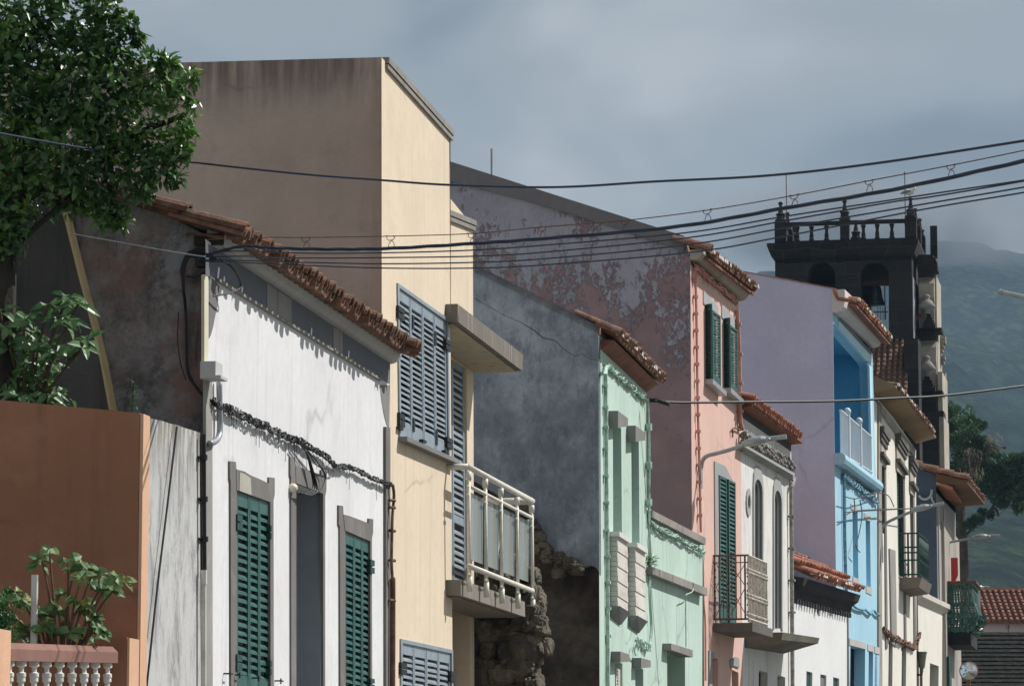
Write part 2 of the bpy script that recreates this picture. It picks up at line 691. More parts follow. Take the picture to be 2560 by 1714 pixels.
def lamp_arm(fr, arm, head, o_arm, label, group):
    """street lamp on a bracket: arm pixel path, head from/to pixels; all in the plane square to the front at the arm's foot"""
    s = fr.fs(arm[0][0], 0.02)
    pts = [fr.w(s, *fr.G(x, y, s)) for x, y in arm]
    root = thing('street_lamp', label, 'street lamp', pts[0], group)
    m = MB()
    m.tube(smooth_path(pts, 5), .026, 8)
    m.box(fr, s - .06, s + .06, -.01, .03, pts[0].z - .25, pts[0].z + .05)
    build('arm', m, MT['galv'], root, smooth=False)
    a = fr.w(s, *fr.G(*head[0], s))
    b = fr.w(s, *fr.G(*head[1], s))
    ax = b - a
    Ln = ax.length
    ax.normalize()
    up = ax.cross(fr.d).normalized()
    if up.z < 0:
        up = -up
    sh = MB()
    prof = [(0, .03), (.12, .075), (.3, .10), (.5, .11), (.7, .10), (.85, .07), (1, .03)]
    rings = []
    for f, r in prof:
        c = a + ax * Ln * .68 * f
        rings.append([c + fr.d * r * 1.15 * math.cos(q * math.pi / 6) + up * r * (.75 * math.sin(q * math.pi / 6) if q <= 6 else .28 * math.sin(q * math.pi / 6)) for q in range(12)])
    for i in range(len(rings) - 1):
        sh.loft(rings[i], rings[i + 1], caps=(i in (0, len(rings) - 2)))
    build('lamp_head', sh, MT['galv'], root, smooth=True)
    sp = MB()
    sp.tube([a + ax * Ln * .6 + up * .02, b], .03, 8)
    build('photocell_arm', sp, MT['galv'], root)
    return root
# ------------------------------------------------------------------ frames of the houses, down the street
WH = Fr(514, 20.0, 2700)
BE = Fr(954, WH.D(974), 2850)
GR = Fr(1500, 35.4, 2850)
GA = Fr(1614, GR.D(1614), 3060)
PK = Fr(1735, GA.D(1757), 3350)
AR = Fr(1857, PK.D(1850), 3400)
LW = Fr(1987, AR.D(1980), 3900)
BL = Fr(2097, LW.D(2116), 3250)
C1 = Fr(2197, BL.D(2195), 3080)
C2 = Fr(2299, C1.D(2292), 3080)
DK = Fr(2353, C2.D(2356), 3080)
YB = 2022 + 900


def clampz(P):
    return [(s, max(z, 0.0)) for s, z in P]


def wallpoly(fr, px, o=0.0):
    return clampz([fr.F(x, y, o) for x, y in px])


def snap(P):
    """outer polygon of a front: first and last corner exactly on the gable plane"""
    P[0] = (0.0, P[0][1])
    P[-1] = (0.0, P[-1][1])
    return P


def pxp(mb, fr, px, o, th):
    mb.psz(fr, wallpoly(fr, px, o), o, o - th)


# ================================================================== terracotta terrace
s1, s2 = WH.fs(347), WH.fs(364)
m = MB()
P = [WH.G(-420, 960, s1), WH.G(345, 1032, s1)]
P = [P[0], (0.0, P[1][1]), (0.0, 0.0), (P[0][0], 0.0)]
m.poz(WH, P, s1, s2)
T_ORANGE = stucco('terracotta_render', (.345, .165, .098), .14, (.22, .105, .07), .5, (.40, .21, .135), .45, seed=5, crack=.5, fine=.5)
gw = build('garden_wall', m, T_ORANGE, cat='garden wall', label='tall plain terracotta garden wall behind the balustrade')
# sunlit street edge of the wall: the light is painted in as paler salmon
SALMON = stucco('salmon_render', (.66, .405, .27), .06, (.5, .28, .19), .3, seed=6)
e = MB()
e.box(WH, s1 + .004, s2, 0.002, .02, 0, P[1][1] - .004)
build('wall_edge', e, SALMON, gw, label='sunlit salmon street edge of the wall')
bal = thing('balustrade', 'terracotta railed balustrade with white balusters in front of the garden wall', 'balustrade', WH.w(WH.fs(150), -.1, 1.7))
pm = MB()
sa, sb = WH.fs(322), s1 - .003
zt = WH.z(1592, sa)
oa = WH.go(246, sa)
pm.box(WH, sa, sb, oa, 0.0, 0, zt)
pe = MB()
pe.box(WH, sa + .004, sb, .002, .016, 0, zt - .003)
pr = build('pillar', pm, T_ORANGE, bal)
build('pillar_face', pe, SALMON, pr)  # sunlit side of the pillar, light put into the paler coat
pm = MB()
sc_, sd_ = WH.fs(-30), WH.fs(27)
zt2 = WH.z(1574, sd_)
pm.box(WH, sc_, sd_, -.35, 0.0, 0, zt2)
pe = MB()
pe.box(WH, sc_ + .004, sd_ - .002, .002, .016, 0, zt2 - .003)
pr = build('pillar', pm, T_ORANGE, bal)
build('pillar_face', pe, SALMON, pr)
zr0, zr1 = zat(1650, WH.w(sd_, 0, 0).y), zat(1657, WH.w(sa, 0, 0).y)
kz = (zr1 - zr0) / (sa - sd_)
hr = MB()
a = [(-.235, .0), (-.03, .0), (-.03, .055), (-.06, .085), (-.21, .085), (-.235, .055)]
hr.loft([WH.w(sd_, o, zr0 + z) for o, z in a], [WH.w(sa - .05, o, zr1 + z) for o, z in a])
RAIL = stucco('brown_painted_rail', (.235, .125, .10), .1, (.15, .085, .07), .3, seed=7)
build('handrail', hr, RAIL, bal)
BALW = plain('white_painted_balusters', (.72, .72, .70), .7, .06, 9)
for x in (28, 58, 90, 121, 153, 184, 214, 242, 272):
    s = WH.fs(x + 4, -.065)
    zt = zr0 + kz * (s - sd_)
    b = MB()
    c = WH.w(s, -.065, zt)
    b.lathe(c, [(.024, 0), (.024, -.022), (.012, -.03), (.012, -.05), (.023, -.056), (.023, -.072), (.020, -.078), (.021, -.095), (.013, -.105), (.016, -.19), (.023, -.32), (.028, -.42), (.025, -.5), (.014, -.56), (.03, -.6), (.03, -.64)], 14)
    build('baluster', b, BALW, bal, smooth=False)
bb = MB()
bb.box(WH, sd_ + .002, sa - .002, -.26, -.02, zr0 - .74, zr0 - .62)
build('plinth', bb, T_ORANGE, bal)
t = MB()
t.box(WH, sd_ - .6, s1 - .004, -3.5, -.27, 0, zr0 - .55)
build('terrace_floor', t, MT['concrete'], kind='structure')
t = MB()
t.box(WH, sd_ - .6, sa - .002, -.25, -.03, 0, zr0 - .742)
build('retaining_wall', t, SALMON, cat='wall', label='salmon retaining wall under the balustrade at the street edge')

# weathered whitewashed wall
m = MB()
px = [(365, 1041), (383, 1047), (404, 1051), (421, 1057), (446, 1063), (461, 1069), (482, 1075), (500, 1081), (499, 1100), (505, YB), (365, YB)]
m.psz(WH, wallpoly(WH, px, -.012), -.012, -.25)
WEATH = Mat('weathered_whitewash', .9)
n1 = WEATH.noise(1.7, sc=(3.2, 3.2, 1.1), detail=12, rough=.8, dist=.5)
n2 = WEATH.noise(5, sc=(3, 3, .8), detail=10, rough=.8, loc=(4, 4, 4))
c = WEATH.mix(WEATH.ramp(n1, .34, .55), (.24, .24, .25, 1), (.53, .53, .53, 1))
c = WEATH.mix(WEATH.ramp(n2, .56, .68, 0, .6), c, (.17, .165, .16, 1))
zz = WEATH.sepz()[2]
n3 = WEATH.noise(2.2, sc=(6, 6, .7), detail=6, loc=(2, 9, 1))
c = WEATH.mix(WEATH.mul(WEATH.ramp(zz, 3.2, 3.95), WEATH.ramp(n3, .42, .56)), c, (.15, .13, .09, 1))
WEATH.bump(WEATH.noise(40, sc=(1, 1, .4), detail=8, rough=.75), .5, .015)
ww = build('old_wall', m, WEATH.done(c), cat='wall', label='weathered streaky whitewashed wall between the terracotta wall and the white house')
m = MB()
pipe(m, WH, [(442, 1066), (420, 1250), (392, 1480), (362, 1760)], .012, .006)
tag(build('cable', m, MT['cable']), 'thin grey cable slanting down the weathered whitewashed wall', 'cable')

# ================================================================== white house
wh = thing('white_house', 'low white house with green louvred shutters and an old tiled eave', 'house', WH.w(2, -2, 0))
LW_ = WH.fs(974)
zf = WH.z(596, 0)
g1, g2 = WH.G(322, 486, 0), WH.G(60, 400, 0)
th = math.atan2(WH.G(322, 473, -.08)[1] - WH.G(600, 563, -.08)[1], WH.G(600, 563, -.08)[0] - WH.G(322, 473, -.08)[0])
poly = [(0, 0), (0, zf), g1, g2, (g2[0] * 2 + .0, zf), (g2[0] * 2, 0)]
W_DARK = stucco('sooty_old_gable', (.125, .115, .112), .3, (.05, .047, .045), .75, (.2, .13, .065), .55, rough=.95, seed=8, fine=.7, sscale=(3, 3, .7))
kz = WH.z(905, LW_) - WH.z(600, 0)
gw_, rf = gable_body(WH, LW_, poly, kz)
mg = Mat('sooty_old_gable_wall', .95)
n1 = mg.noise(1.9, detail=10, rough=.74)
c = mg.mix(mg.ramp(n1, .32, .68), (.10, .093, .093, 1), (.38, .35, .355, 1))
c = mg.mix(mg.ramp(mg.noise(11, sc=(1, 1, .7), detail=9, rough=.8, loc=(6, 6, 2)), .48, .66, 0, .55), c, (.06, .055, .055, 1))
c = mg.mix(mg.ramp(mg.noise(2.6, detail=10, rough=.75, loc=(4, 1, 7)), .5, .62, 0, .65), c, (.40, .43, .48, 1))
c = mg.mix(mg.ramp(mg.noise(1.5, detail=8, rough=.7, loc=(1, 8, 2)), .5, .64, 0, .65), c, (.28, .14, .11, 1))
gz = mg.sepz()
c = mg.mix(mg.mul(mg.mul(mg.ramp(gz[2], 3.4, 4.7), mg.ramp(gz[0], -1.2, -2.6)), mg.ramp(mg.noise(9, detail=8, rough=.75, loc=(3, 3, 3)), .42, .58, 0, .9)), c, (.34, .21, .075, 1))
c = mg.mix(mg.ramp(mg.noise(1.5, sc=(5, 5, .5), detail=7, rough=.7, loc=(9, 9, 9)), .52, .7, 0, .7), c, (.035, .034, .036, 1))
mg.bump(mg.noise(30, detail=9, rough=.75), .6, .02)
build('gable_wall', gw_, mg.done(c), wh, label='sooty stained gable wall')
build('roof', rf, MT['tile_old'], wh)
w = MB()
holes = [wallpoly(WH, h) for h in (
    [(592, 1224), (676, 1254), (676, 2230), (592, 2240)],
    [(740, 1207), (808, 1233), (806, 2330), (739, 2340)],
    [(863, 1325), (926, 1352), (926, 2200), (863, 2210)])]
front_wall(w, WH, wallpoly(WH, [(514, 598), (974, 906), (974, YB), (514, YB)]), holes, 0, .3, px=False)
WHITE = stucco('white_limewash', (.72, .72, .735), .05, (.5, .5, .51), .4, (.56, .56, .56), .35, seed=9, sscale=(7, 7, .3), crack=.35)
build('front_wall', w, WHITE, wh, recalc=True)
co = MB()


def corn(zb, zt, k=1.0):
    return [(-.03, zt), (.085 * k, zt), (.085 * k, zb + .09), (.078 * k, zb + .06), (.06 * k, zb + .03), (.03 * k, zb + .012), (-.03, zb)]


za, zb_ = WH.z(617, 0), WH.z(912, LW_ + .02)
zc, zd = WH.z(572, 0, .085), WH.z(872, LW_, .085)
co.loft([WH.w(-.004, o, z) for o, z in corn(za, zc)], [WH.w(LW_ + .02, o, z) for o, z in corn(zb_, zd)])
build('cornice', co, stucco('grey_painted_cornice', (.5, .5, .5), .06, (.36, .36, .37), .4, seed=10), wh)
fz = MB()
pxp(fz, WH, [(522, 610), (974, 905), (974, 958), (951, 946), (549, 699), (527, 690)], .004, .01)
fzo = build('frieze', fz, stucco('grey_frieze', (.17, .185, .21), .08, (.12, .13, .14), .3, seed=11), wh)
build_each('bare_patch', WH, ([(668, 708), (729, 748), (729, 809), (668, 772)], [(834, 816), (856, 830), (856, 888), (834, 874)]), .008, .004, stucco('bare_frieze', (.33, .32, .31), .12, (.15, .14, .13), .7, seed=12), fzo)
mo = MB()
pxp(mo, WH, [(547, 695), (956, 946), (956, 952), (547, 702)], .022, .03)
build('moulding', mo, MT['concrete'], wh)
CEM = stucco('combed_cement', (.22, .215, .21), .15, (.13, .13, .13), .6, seed=13, fine=.8)
pa = MB()
pxp(pa, WH, [(523, 690), (536, 700), (549, 716), (546, 740), (544, 765), (538, 790), (533, 818), (527, 838), (523, 846)], .003, .004)
build('bare_cement', pa, CEM, wh)
pa = MB()
pxp(pa, WH, [(951, 962), (974, 962), (973, 1068), (967, 1062), (961, 1040), (957, 1018), (954, 1000), (952, 980)], .003, .004)
build('bare_cement', pa, CEM, wh)
qn = MB()
pxp(qn, WH, [(511, 686), (521, 690), (521, 905), (511, 905)], .014, .018)
build('corner_pilaster', qn, stucco('cream_pilaster', (.62, .58, .46), .06, seed=14), wh)
qn = MB()
pxp(qn, WH, [(515, 906), (531, 908), (531, YB), (516, YB)], .014, .018)
build('quoin', qn, MT['stone_light'], wh)
qn = MB()
pxp(qn, WH, [(965, 1066), (976, 1068), (976, YB), (965, YB)], .02, .03)
build('quoin', qn, MT['stone'], wh)
# tiles
o_e = .2
sL, zL = WH.F(610, 594, o_e)
sR, zR = WH.F(1040, 886, o_e)
tl, pl, bd = tile_eave(WH, sL, zL, sR, zR, o_e, th, 1.6, .15, .056, .016, 6, o_in=-.16, s_in=.06)
te = build('eave_tiles', tl, MT['tile_old'], wh)
build('eave_board', bd, MT['tile_under'], wh)
vt = MB()
for i in range(7):
    tile_arc(vt, WH, -.03, o_e - .01, zL - .015 + (.012 if i % 2 else 0), th, i * .42 - .02, i * .42 + .46, .066, .058, .02, .0, True, 8, .016)
build('verge_tiles', vt, MT['tile_mid'], wh)
bm_ = MB()
oA, oB = WH.go(478, -.03), WH.go(551, -.03)
bm_.box(WH, -.03, -.005, oA, oB, WH.z(612, -.03), WH.z(584, -.03))
build('cornice_end', bm_, plain('dark_cornice_end', (.035, .028, .024), .9, .3), wh)  # dark box added for the shaded end of the cornice

LIN = {}


def stone_window(parent, fr, jambs, lint, shutters=None, mat='stone', o=.012, patch=None):
    k = MB()
    for j in jambs:
        pxp(k, fr, j, o, o + .004)
    pxp(k, fr, lint, o + .003, o + .007)
    wd = build('window', k, MT[mat], parent)
    return wd


w1 = stone_window(wh, WH, [[(575, 1152), (590, 1154), (591, 1172), (592, 1224), (592, YB), (578, YB), (577, 1202), (575, 1195)],
                           [(673, 1192), (687, 1194), (687, 1236), (684, 1250), (684, YB), (676, YB), (676, 1254), (673, 1210)]],
                  [(591, 1172), (612, 1178), (626, 1187), (650, 1197), (673, 1208), (676, 1254), (592, 1224)])
k = MB()
pxp(k, WH, [(600, 1180), (612, 1184), (627, 1194), (629, 1237), (599, 1226)], .018, .004)
build('worn_patch', k, stucco('worn_plaster', (.42, .4, .35), .15, (.25, .24, .22), .5, seed=15), w1)


def shutters(parent, fr, TL, TR, BR, BL_, cols, o, n, solid, head, mat, hinges=(), stile=.1, depth=.035, name='shutter_leaf', mid=None):
    q = Quad(fr, TL, TR, BR, BL_, o)
    outs = []
    for (u0, u1) in cols:
        mb = MB()
        louver(mb, q, u0, u1, 0, 1, o, n, stile, .02, solid, depth, head, mid)
        outs.append(build(name, mb, mat, parent))
    if hinges:
        for (x0, x1, y0, y1) in hinges:
            hb = MB()
            for (ya, yb) in ((y0, y0 + (y1 - y0) * .44), (y0 + (y1 - y0) * .56, y1)):
                px_box(hb, fr, x0, x1, ya, yb, o - .01, o + .022)
            build('hinge', hb, MT['black_metal'] if mat is MT['grey_blue'] else MT['dark_green'], outs[0 if x0 < (TL[0] + TR[0]) / 2 else -1])
    return outs


shutters(w1, WH, (592, 1226), (676, 1256), (676, 1895), (592, 1880), ((.0, .365), (.372, .66), (.668, 1)), .0, 21, .3, .055, MT['green_paint'],
         ((594, 607, 1284, 1322), (677, 680, 1312, 1346), (593, 606, 1634, 1674), (676, 680, 1650, 1686)))
for (xx, yy) in ((594, 1686), (641, 1694), (570, 1683), (697, 1701)):
    k = MB()
    s, z = WH.F(xx, yy, .02)
    k.tube([WH.w(s - .03, .0, z), WH.w(s - .03, .04, z), WH.w(s + .03, .04, z)], .005, 5)
    k.tube([WH.w(s - .03, .04, z - .02), WH.w(s - .03, .04, z + .015)], .005, 5)
    build('shutter_hook', k, MT['black_metal'], w1)
k = MB()
for j in ([(726, 1141), (738, 1143), (739, 1164), (741, 1207), (739, YB), (728, YB), (728, 1192), (726, 1186)],
          [(803, 1174), (817, 1177), (816, 1225), (813, 1240), (812, YB), (808, YB), (808, 1233), (804, 1188)]):
    pxp(k, WH, j, .012, .02)
pxp(k, WH, [(739, 1164), (755, 1169), (803, 1186), (808, 1233), (741, 1207)], .015, .02)
dr = build('doorway', k, MT['stone'], wh)
k = MB()
sA = WH.fs(807.3)
k.box(WH, sA - .012, sA - .002, -.5, -.003, .4, WH.z(1236, sA))
build('door_jamb', k, stucco('grey_jamb', (.235, .26, .30), .1, (.13, .145, .17), .7, (.3, .32, .36), .4, seed=16), dr)
k = MB()
k.box(WH, WH.fs(739), sA - .013, -.5, -.46, .4, WH.z(1215, WH.fs(739)))
build('door', k, MT['dark_green'], dr)
k = MB()
s, z = WH.F(748, 1219, .06)
k.blob(WH.w(s, .015, z), .036, 0, 3, 0, (1, 1, .85))
build('porch_lamp', k, plain('milky_glass_lamp', (.65, .6, .5), .4, .05), wh, smooth=True)
w3 = stone_window(wh, WH, [[(847, 1262), (858, 1264), (859, 1285), (863, 1325), (863, YB), (851, YB), (850, 1316), (847, 1308)],
                           [(922, 1295), (933, 1297), (933, 1330), (930, 1345), (931, YB), (926, YB), (926, 1352), (922, 1307)]],
                  [(859, 1285), (875, 1289), (922, 1307), (926, 1352), (863, 1325)])
shutters(w3, WH, (863, 1328), (926, 1355), (926, 1990), (863, 1985), ((.0, .35), (.36, .665), (.675, 1)), .0, 30, .2, .045, MT['green_paint'],
         ((927, 937, 1397, 1430), (927, 937, 1694, 1720)))
# meter box and conduit
k = MB()
px_box(k, WH, 539, 556, 902, 944, .0, .09)
s, z = WH.F(556, 946, .1)
k.box(WH, s - .12, s + .05, 0, .12, z - .012, z + .006)
mb_ = build('meter_box', k, plain('grey_meter_box', (.5, .5, .5), .6, .05), wh)
k = MB()
pipe(k, WH, [(548, 950), (549, 1010), (550, 1070), (546, 1093), (536, 1104), (524, 1108)], .03, .018)
build('conduit', k, MT['galv'], mb_, smooth=True)
# downpipe at the left corner
dp = thing('downpipe', 'black downpipe ending in a white pipe at the corner of the white house', 'downpipe', WH.w(-.02, .02, 0))
k = MB()
pipe(k, WH, [(509, 1085), (511, 1425)], .02, .013, [(509, 1143), (510, 1247), (511, 1347)])
build('upper_pipe', k, MT['black_metal'], dp)
k = MB()
pipe(k, WH, [(509, 1424), (509, 1460)], .02, .02)
pipe(k, WH, [(509, 1455), (509, 2350)], .02, .016)
build('lower_pipe', k, MT['white_pipe'], dp)
# cable bundle slung across the front
k = MB()
bpx = [(535, 1003), (548, 1013), (575, 1024), (605, 1038), (640, 1055), (669, 1068), (700, 1083), (726, 1096), (752, 1103), (780, 1120), (815, 1140), (838, 1164), (860, 1166), (885, 1170), (915, 1187), (945, 1200), (968, 1208), (982, 1211)]
bundle(k, WH, bpx, .035, 7, .022, .006, True, 36, 7, .5)
pts = [(745, 1100), (765, 1130), (776, 1170), (783, 1210), (778, 1226), (762, 1233), (742, 1230)]
for j in range(3):
    k.tube(fpath(WH, [(x + j * 9 * (i / 6), y + j * 2) for i, (x, y) in enumerate(pts)], .045 + .008 * j), .0055, 5)
k.tube(fpath(WH, [(752, 1105), (800, 1164), (813, 1190), (808, 1215), (795, 1228), (770, 1235)], .05), .006, 5)
k.tube(fpath(WH, [(760, 1110), (790, 1160), (820, 1172), (846, 1171)], .05), .005, 5)
tag(build('cable_bundle', k, MT['cable']), 'thick tangled bundle of black cables slung across the white house front', 'cables')
k = MB()
k.tube(fpath(WH, [(982, 1211), (985, 1240), (981, 1290), (980, 1340), (979, 1400), (981, 1446)], .05), .011, 6)
k.tube(fpath(WH, [(981, 1446), (982, 1520), (980, 2200)], .045), .02, 8)
for yy in (1250, 1268, 1326, 1400, 1500):
    s, z = WH.F(982, yy, .05)
    k.tube([WH.w(s - .03, .03, z), WH.w(s + .03, .06, z)], .012, 5)
tag(build('conduit', k, MT['rust']), 'rusty conduit and cable running down between the white and beige houses', 'conduit')

# sloping buttress wall against the gable
m = MB()
sf = -.16
P = [WH.G(x, y, sf) for x, y in ((148, 500), (196, 693), (226, 807), (249, 901), (272, 1024))]
z0 = P[-1][1]
slope = (P[-1][0] - P[-2][0]) / (P[-1][1] - P[-2][1])
P.append((P[-1][0] + slope * (0 - z0), 0))
P = P + [(P[0][0] - 3.5, 0), (P[0][0] - 3.5, P[0][1] + .1)]
m.poz(WH, P, sf, -.012)
bw = build('sloping_wall', m, stucco('dark_damp_wall', (.095, .09, .09), .25, (.045, .045, .047), .7, (.13, .11, .095), .4, seed=17, fine=.6), cat='wall', label='dark damp wall with a sloping sunlit edge against the sooty gable')
m = MB()
Q = P[:5]
zz2 = [(o + .012, z) for o, z in Q]
m.loft([WH.w(sf + .003, o, z) for o, z in Q] + [WH.w(sf + .003, o, z) for o, z in zz2[::-1]], [WH.w(-.014, o, z) for o, z in Q] + [WH.w(-.014, o, z) for o, z in zz2[::-1]])
build('sunlit_edge', m, stucco('sunlit_ochre', (.66, .5, .29), .2, (.3, .23, .15), .6, seed=18, sscale=(8, 8, 1)), bw, label='sunlit worn edge of the sloping wall, painted ochre')  # sunlight on the wall's edge painted as a bright strip
# ================================================================== beige house
be = thing('beige_house', 'tall flat-topped beige house with pale blue-grey shutters', 'house', BE.w(2, -2, 0))
sE = BE.fs(1124)
sF = BE.fs(1281)
OR = -.32
z_tl, z_tr = BE.z(143, 0), BE.z(330, sE)
GABLE = stucco('taupe_render', (.52, .42, .36), .09, (.27, .225, .2), .45, (.35, .295, .265), .45, fine=.4, crack=.55, top=(z_tl, (.12, .108, .104), .8, .5), seed=20, sscale=(4, 4, .3))
CREAM = stucco('cream_render', (.72, .605, .465), .05, (.50, .42, .30), .5, (.60, .51, .38), .4, crack=.3, seed=21, sscale=(7, 7, .22))
m = MB()
gl = BE.G(395, 158, 0)
zl = gl[1] + .05
dp_ = -9.0
m.face([BE.w(0, 0, 0), BE.w(0, 0, z_tl), BE.w(0, gl[0], gl[1]), BE.w(0, dp_, zl - .2), BE.w(0, dp_, 0)])
m.face([BE.w(sE, 0, 0), BE.w(sE, 0, z_tr), BE.w(sE, dp_, z_tr - .2), BE.w(sE, dp_, 0)])
m.face([BE.w(0, dp_, 0), BE.w(sE, dp_, 0), BE.w(sE, dp_, z_tr - .2), BE.w(0, dp_, zl - .2)])
m.face([BE.w(0, 0, z_tl), BE.w(sE, 0, z_tr), BE.w(sE, dp_, z_tr - .2), BE.w(0, dp_, zl - .2), BE.w(0, gl[0], gl[1])])
build('gable_wall', m, GABLE, be)
w = MB()
W1 = [(995, 719), (1115, 803), (1119, 1146), (1000, 1093)]
W2 = [(1003, 1606), (1126, 1632), (1128, 2000), (1004, 1990)]
front_wall(w, BE, wallpoly(BE, [(954, 144), (1123, 330), (1136, YB), (954, YB)]), [wallpoly(BE, W1), wallpoly(BE, W2)], 0, .25, px=False)
# side of the front part where the recess begins
sW = BE.fs(1136)
w.face([BE.w(sW, 0, 0), BE.w(sW, OR - .02, 0), BE.w(sE, OR - .02, z_tr - .1), BE.w(sE, 0, z_tr - .02)])
build('front_wall', w, CREAM, be)
# set-back part
z_a, z_b = BE.z(495, sE, OR), BE.z(565, BE.fs(1181, OR), OR)
rw = MB()
D1 = [(1137, 905), (1166, 918), (1171, 1470), (1139, 1452)]
LD = [(1139, 1500), (1175, 1500), (1178, 2400), (1139, 2400)]
sQ = BE.fs(1187, OR)
zq = BE.z(565, sQ, OR)
outer = clampz([(sW - .3, z_a + .12), BE.F(1124, 494, OR), BE.F(1182, 566, OR), BE.F(1188, YB, OR), (sW - .3, 0)])
q = [BE.F(x, y, OR) for x, y in D1]
q[0], q[3] = (sW - .05, q[0][1]), (sW - .05, q[3][1])
q2 = clampz([BE.F(x, y, OR) for x, y in LD])
q2[0], q2[3] = (sW - .05, q2[0][1]), (sW - .05, q2[3][1])
front_wall(rw, BE, outer, [q, q2], OR, .2, px=False)
rw.face([BE.w(outer[2][0], OR, outer[2][1]), BE.w(outer[3][0], OR, 0), BE.w(outer[3][0], -7, 0), BE.w(outer[2][0], -7, outer[2][1])])
rw.face([BE.w(sW - .3, OR, outer[0][1]), BE.w(outer[2][0], OR, outer[2][1]), BE.w(outer[2][0], -7, outer[2][1]), BE.w(sW - .3, -7, outer[0][1])])
build('recessed_wall', rw, CREAM, be)
# copings
cp = MB()
for (a, b, o0, sa_, sb_) in (((952, 143), (1124, 330), .02, .004, sE + .01),):
    za, zb2 = BE.z(143, 0), BE.z(326, sE)
    for (y0, y1, oo) in ((.0, .045, .03), (.052, .085, .022)):
        cp.loft([BE.w(sa_, oo, za - y0), BE.w(sa_, -.25, za - y0), BE.w(sa_, -.25, za - y1), BE.w(sa_, oo, za - y1)],
                [BE.w(sb_, oo, zb2 - y0), BE.w(sb_, -.25, zb2 - y0), BE.w(sb_, -.25, zb2 - y1), BE.w(sb_, oo, zb2 - y1)])
za, zb2 = BE.z(488, sE, OR), BE.z(552, BE.fs(1183, OR), OR)
sa_, sb_ = sE - .1, BE.fs(1183, OR)
zs = (zb2 - za) / (sb_ - sE)
for (y0, y1, oo) in ((.0, .045, .03), (.052, .09, .022)):
    cp.loft([BE.w(sa_, OR + oo, za - zs * .1 - y0), BE.w(sa_, OR - .2, za - zs * .1 - y0), BE.w(sa_, OR - .2, za - zs * .1 - y1), BE.w(sa_, OR + oo, za - zs * .1 - y1)],
            [BE.w(sb_, OR + oo, zb2 - y0), BE.w(sb_, OR - .2, zb2 - y0), BE.w(sb_, OR - .2, zb2 - y1), BE.w(sb_, OR + oo, zb2 - y1)])
build('coping', cp, MT['concrete'], be)
# windows
fr_ = MB()
for a, b in (((992, 714), (996, 1093)), ((1115, 800), (1119, 1150))):
    pass
Q1 = Quad(BE, *W1, 0)
for (u0, u1, v0, v1) in ((-.03, 1.03, -.025, .0), (-.03, 0, 0, 1), (1.0, 1.03, 0, 1)):
    Q1.bar(fr_, u0, u1, v0, v1, .012, -.05)
bw1 = build('window', fr_, MT['grey_blue'], be)
shutters(bw1, BE, W1[0], W1[1], W1[2], W1[3], ((0.01, .245), (.252, .49), (.50, .742), (.75, .99)), .0, 21, .105, .075, MT['grey_blue'],
         ((997, 1013, 763, 792), (1116, 1130, 845, 871), (1119, 1133, 1091, 1117), (1000, 1013, 1030, 1062)), stile=.07, depth=.03)
k = MB()
Q1.bar(k, -.04, 1.08, 1.0, 1.03, .07, -.02)
build('sill', k, MT['cement'], bw1)
for (x, y0, y1) in ((1032, 787, 822), (1088, 827, 861), (1034, 1043, 1077), (1091, 1073, 1110)):
    k = MB()
    px_box(k, BE, x, x + 4, y0, y1, .0, .008)
    build('latch', k, MT['black_metal'], bw1)
for (x, y) in ((1062, 1100), (1004, 1068), (1118, 1127)):
    k = MB()
    px_box(k, BE, x - 4, x + 5, y - 3, y + 3, .0, .03)
    build('latch', k, MT['black_metal'], bw1)
fr_ = MB()
Q2 = Quad(BE, *W2, 0)
for (u0, u1, v0, v1) in ((-.03, 1.03, -.025, .0), (-.03, 0, 0, 1), (1.0, 1.03, 0, 1)):
    Q2.bar(fr_, u0, u1, v0, v1, .012, -.05)
bw2 = build('window', fr_, MT['grey_blue'], be)
shutters(bw2, BE, W2[0], W2[1], W2[2], W2[3], ((0.01, .245), (.252, .49), (.50, .742), (.75, .99)), .0, 21, .1, .07, MT['grey_blue'],
         ((1004, 1018, 1654, 1684), (1128, 1138, 1676, 1702)), stile=.07, depth=.03)
# balcony door in the recess
bd_ = MB()
Qd = [BE.F(x, y, OR) for x, y in D1]
sh_ = (Qd[1][0] - (sW - .05))


class _Q(Quad):
    def __init__(self, fr, c, o):
        self.fr, self.o, self.c = fr, o, c


qd = _Q(BE, [(sW - .05, Qd[0][1] + .02), Qd[1], Qd[2], (sW - .05, Qd[3][1] + .02)], OR)
# two visible leaves at the right of the opening
nL = 8
for i in range(4):
    u0 = i / 4 + .006
    lb = MB()
    louver(lb, qd, u0, (i + 1) / 4 - .006, 0, 1, OR - .02, 32, .09, .015, .0, .03, .03, (.69, .725))
    if i == 0:
        dd = build('balcony_door', lb, MT['grey_blue'], be)
    else:
        build('door_leaf', lb, MT['grey_blue'], dd)
# lower recess: dark wall, ochre door foot
k = MB()
k.box(BE, sW - .05, q2[1][0], OR - .2, OR - .16, 0, q2[0][1])
build('entrance_door', k, plain('dark_slate_paint', (.045, .05, .06), .7, .15), be)
k = MB()
a = BE.F(1139, 1672, OR + .02)
b = BE.F(1172, 1672, OR + .02)
k.box(BE, sW - .04, b[0], OR - .15, OR - .1, 0, b[1])
build('door_foot', k, stucco('ochre_panel', (.3, .2, .1), .1, seed=22), be)
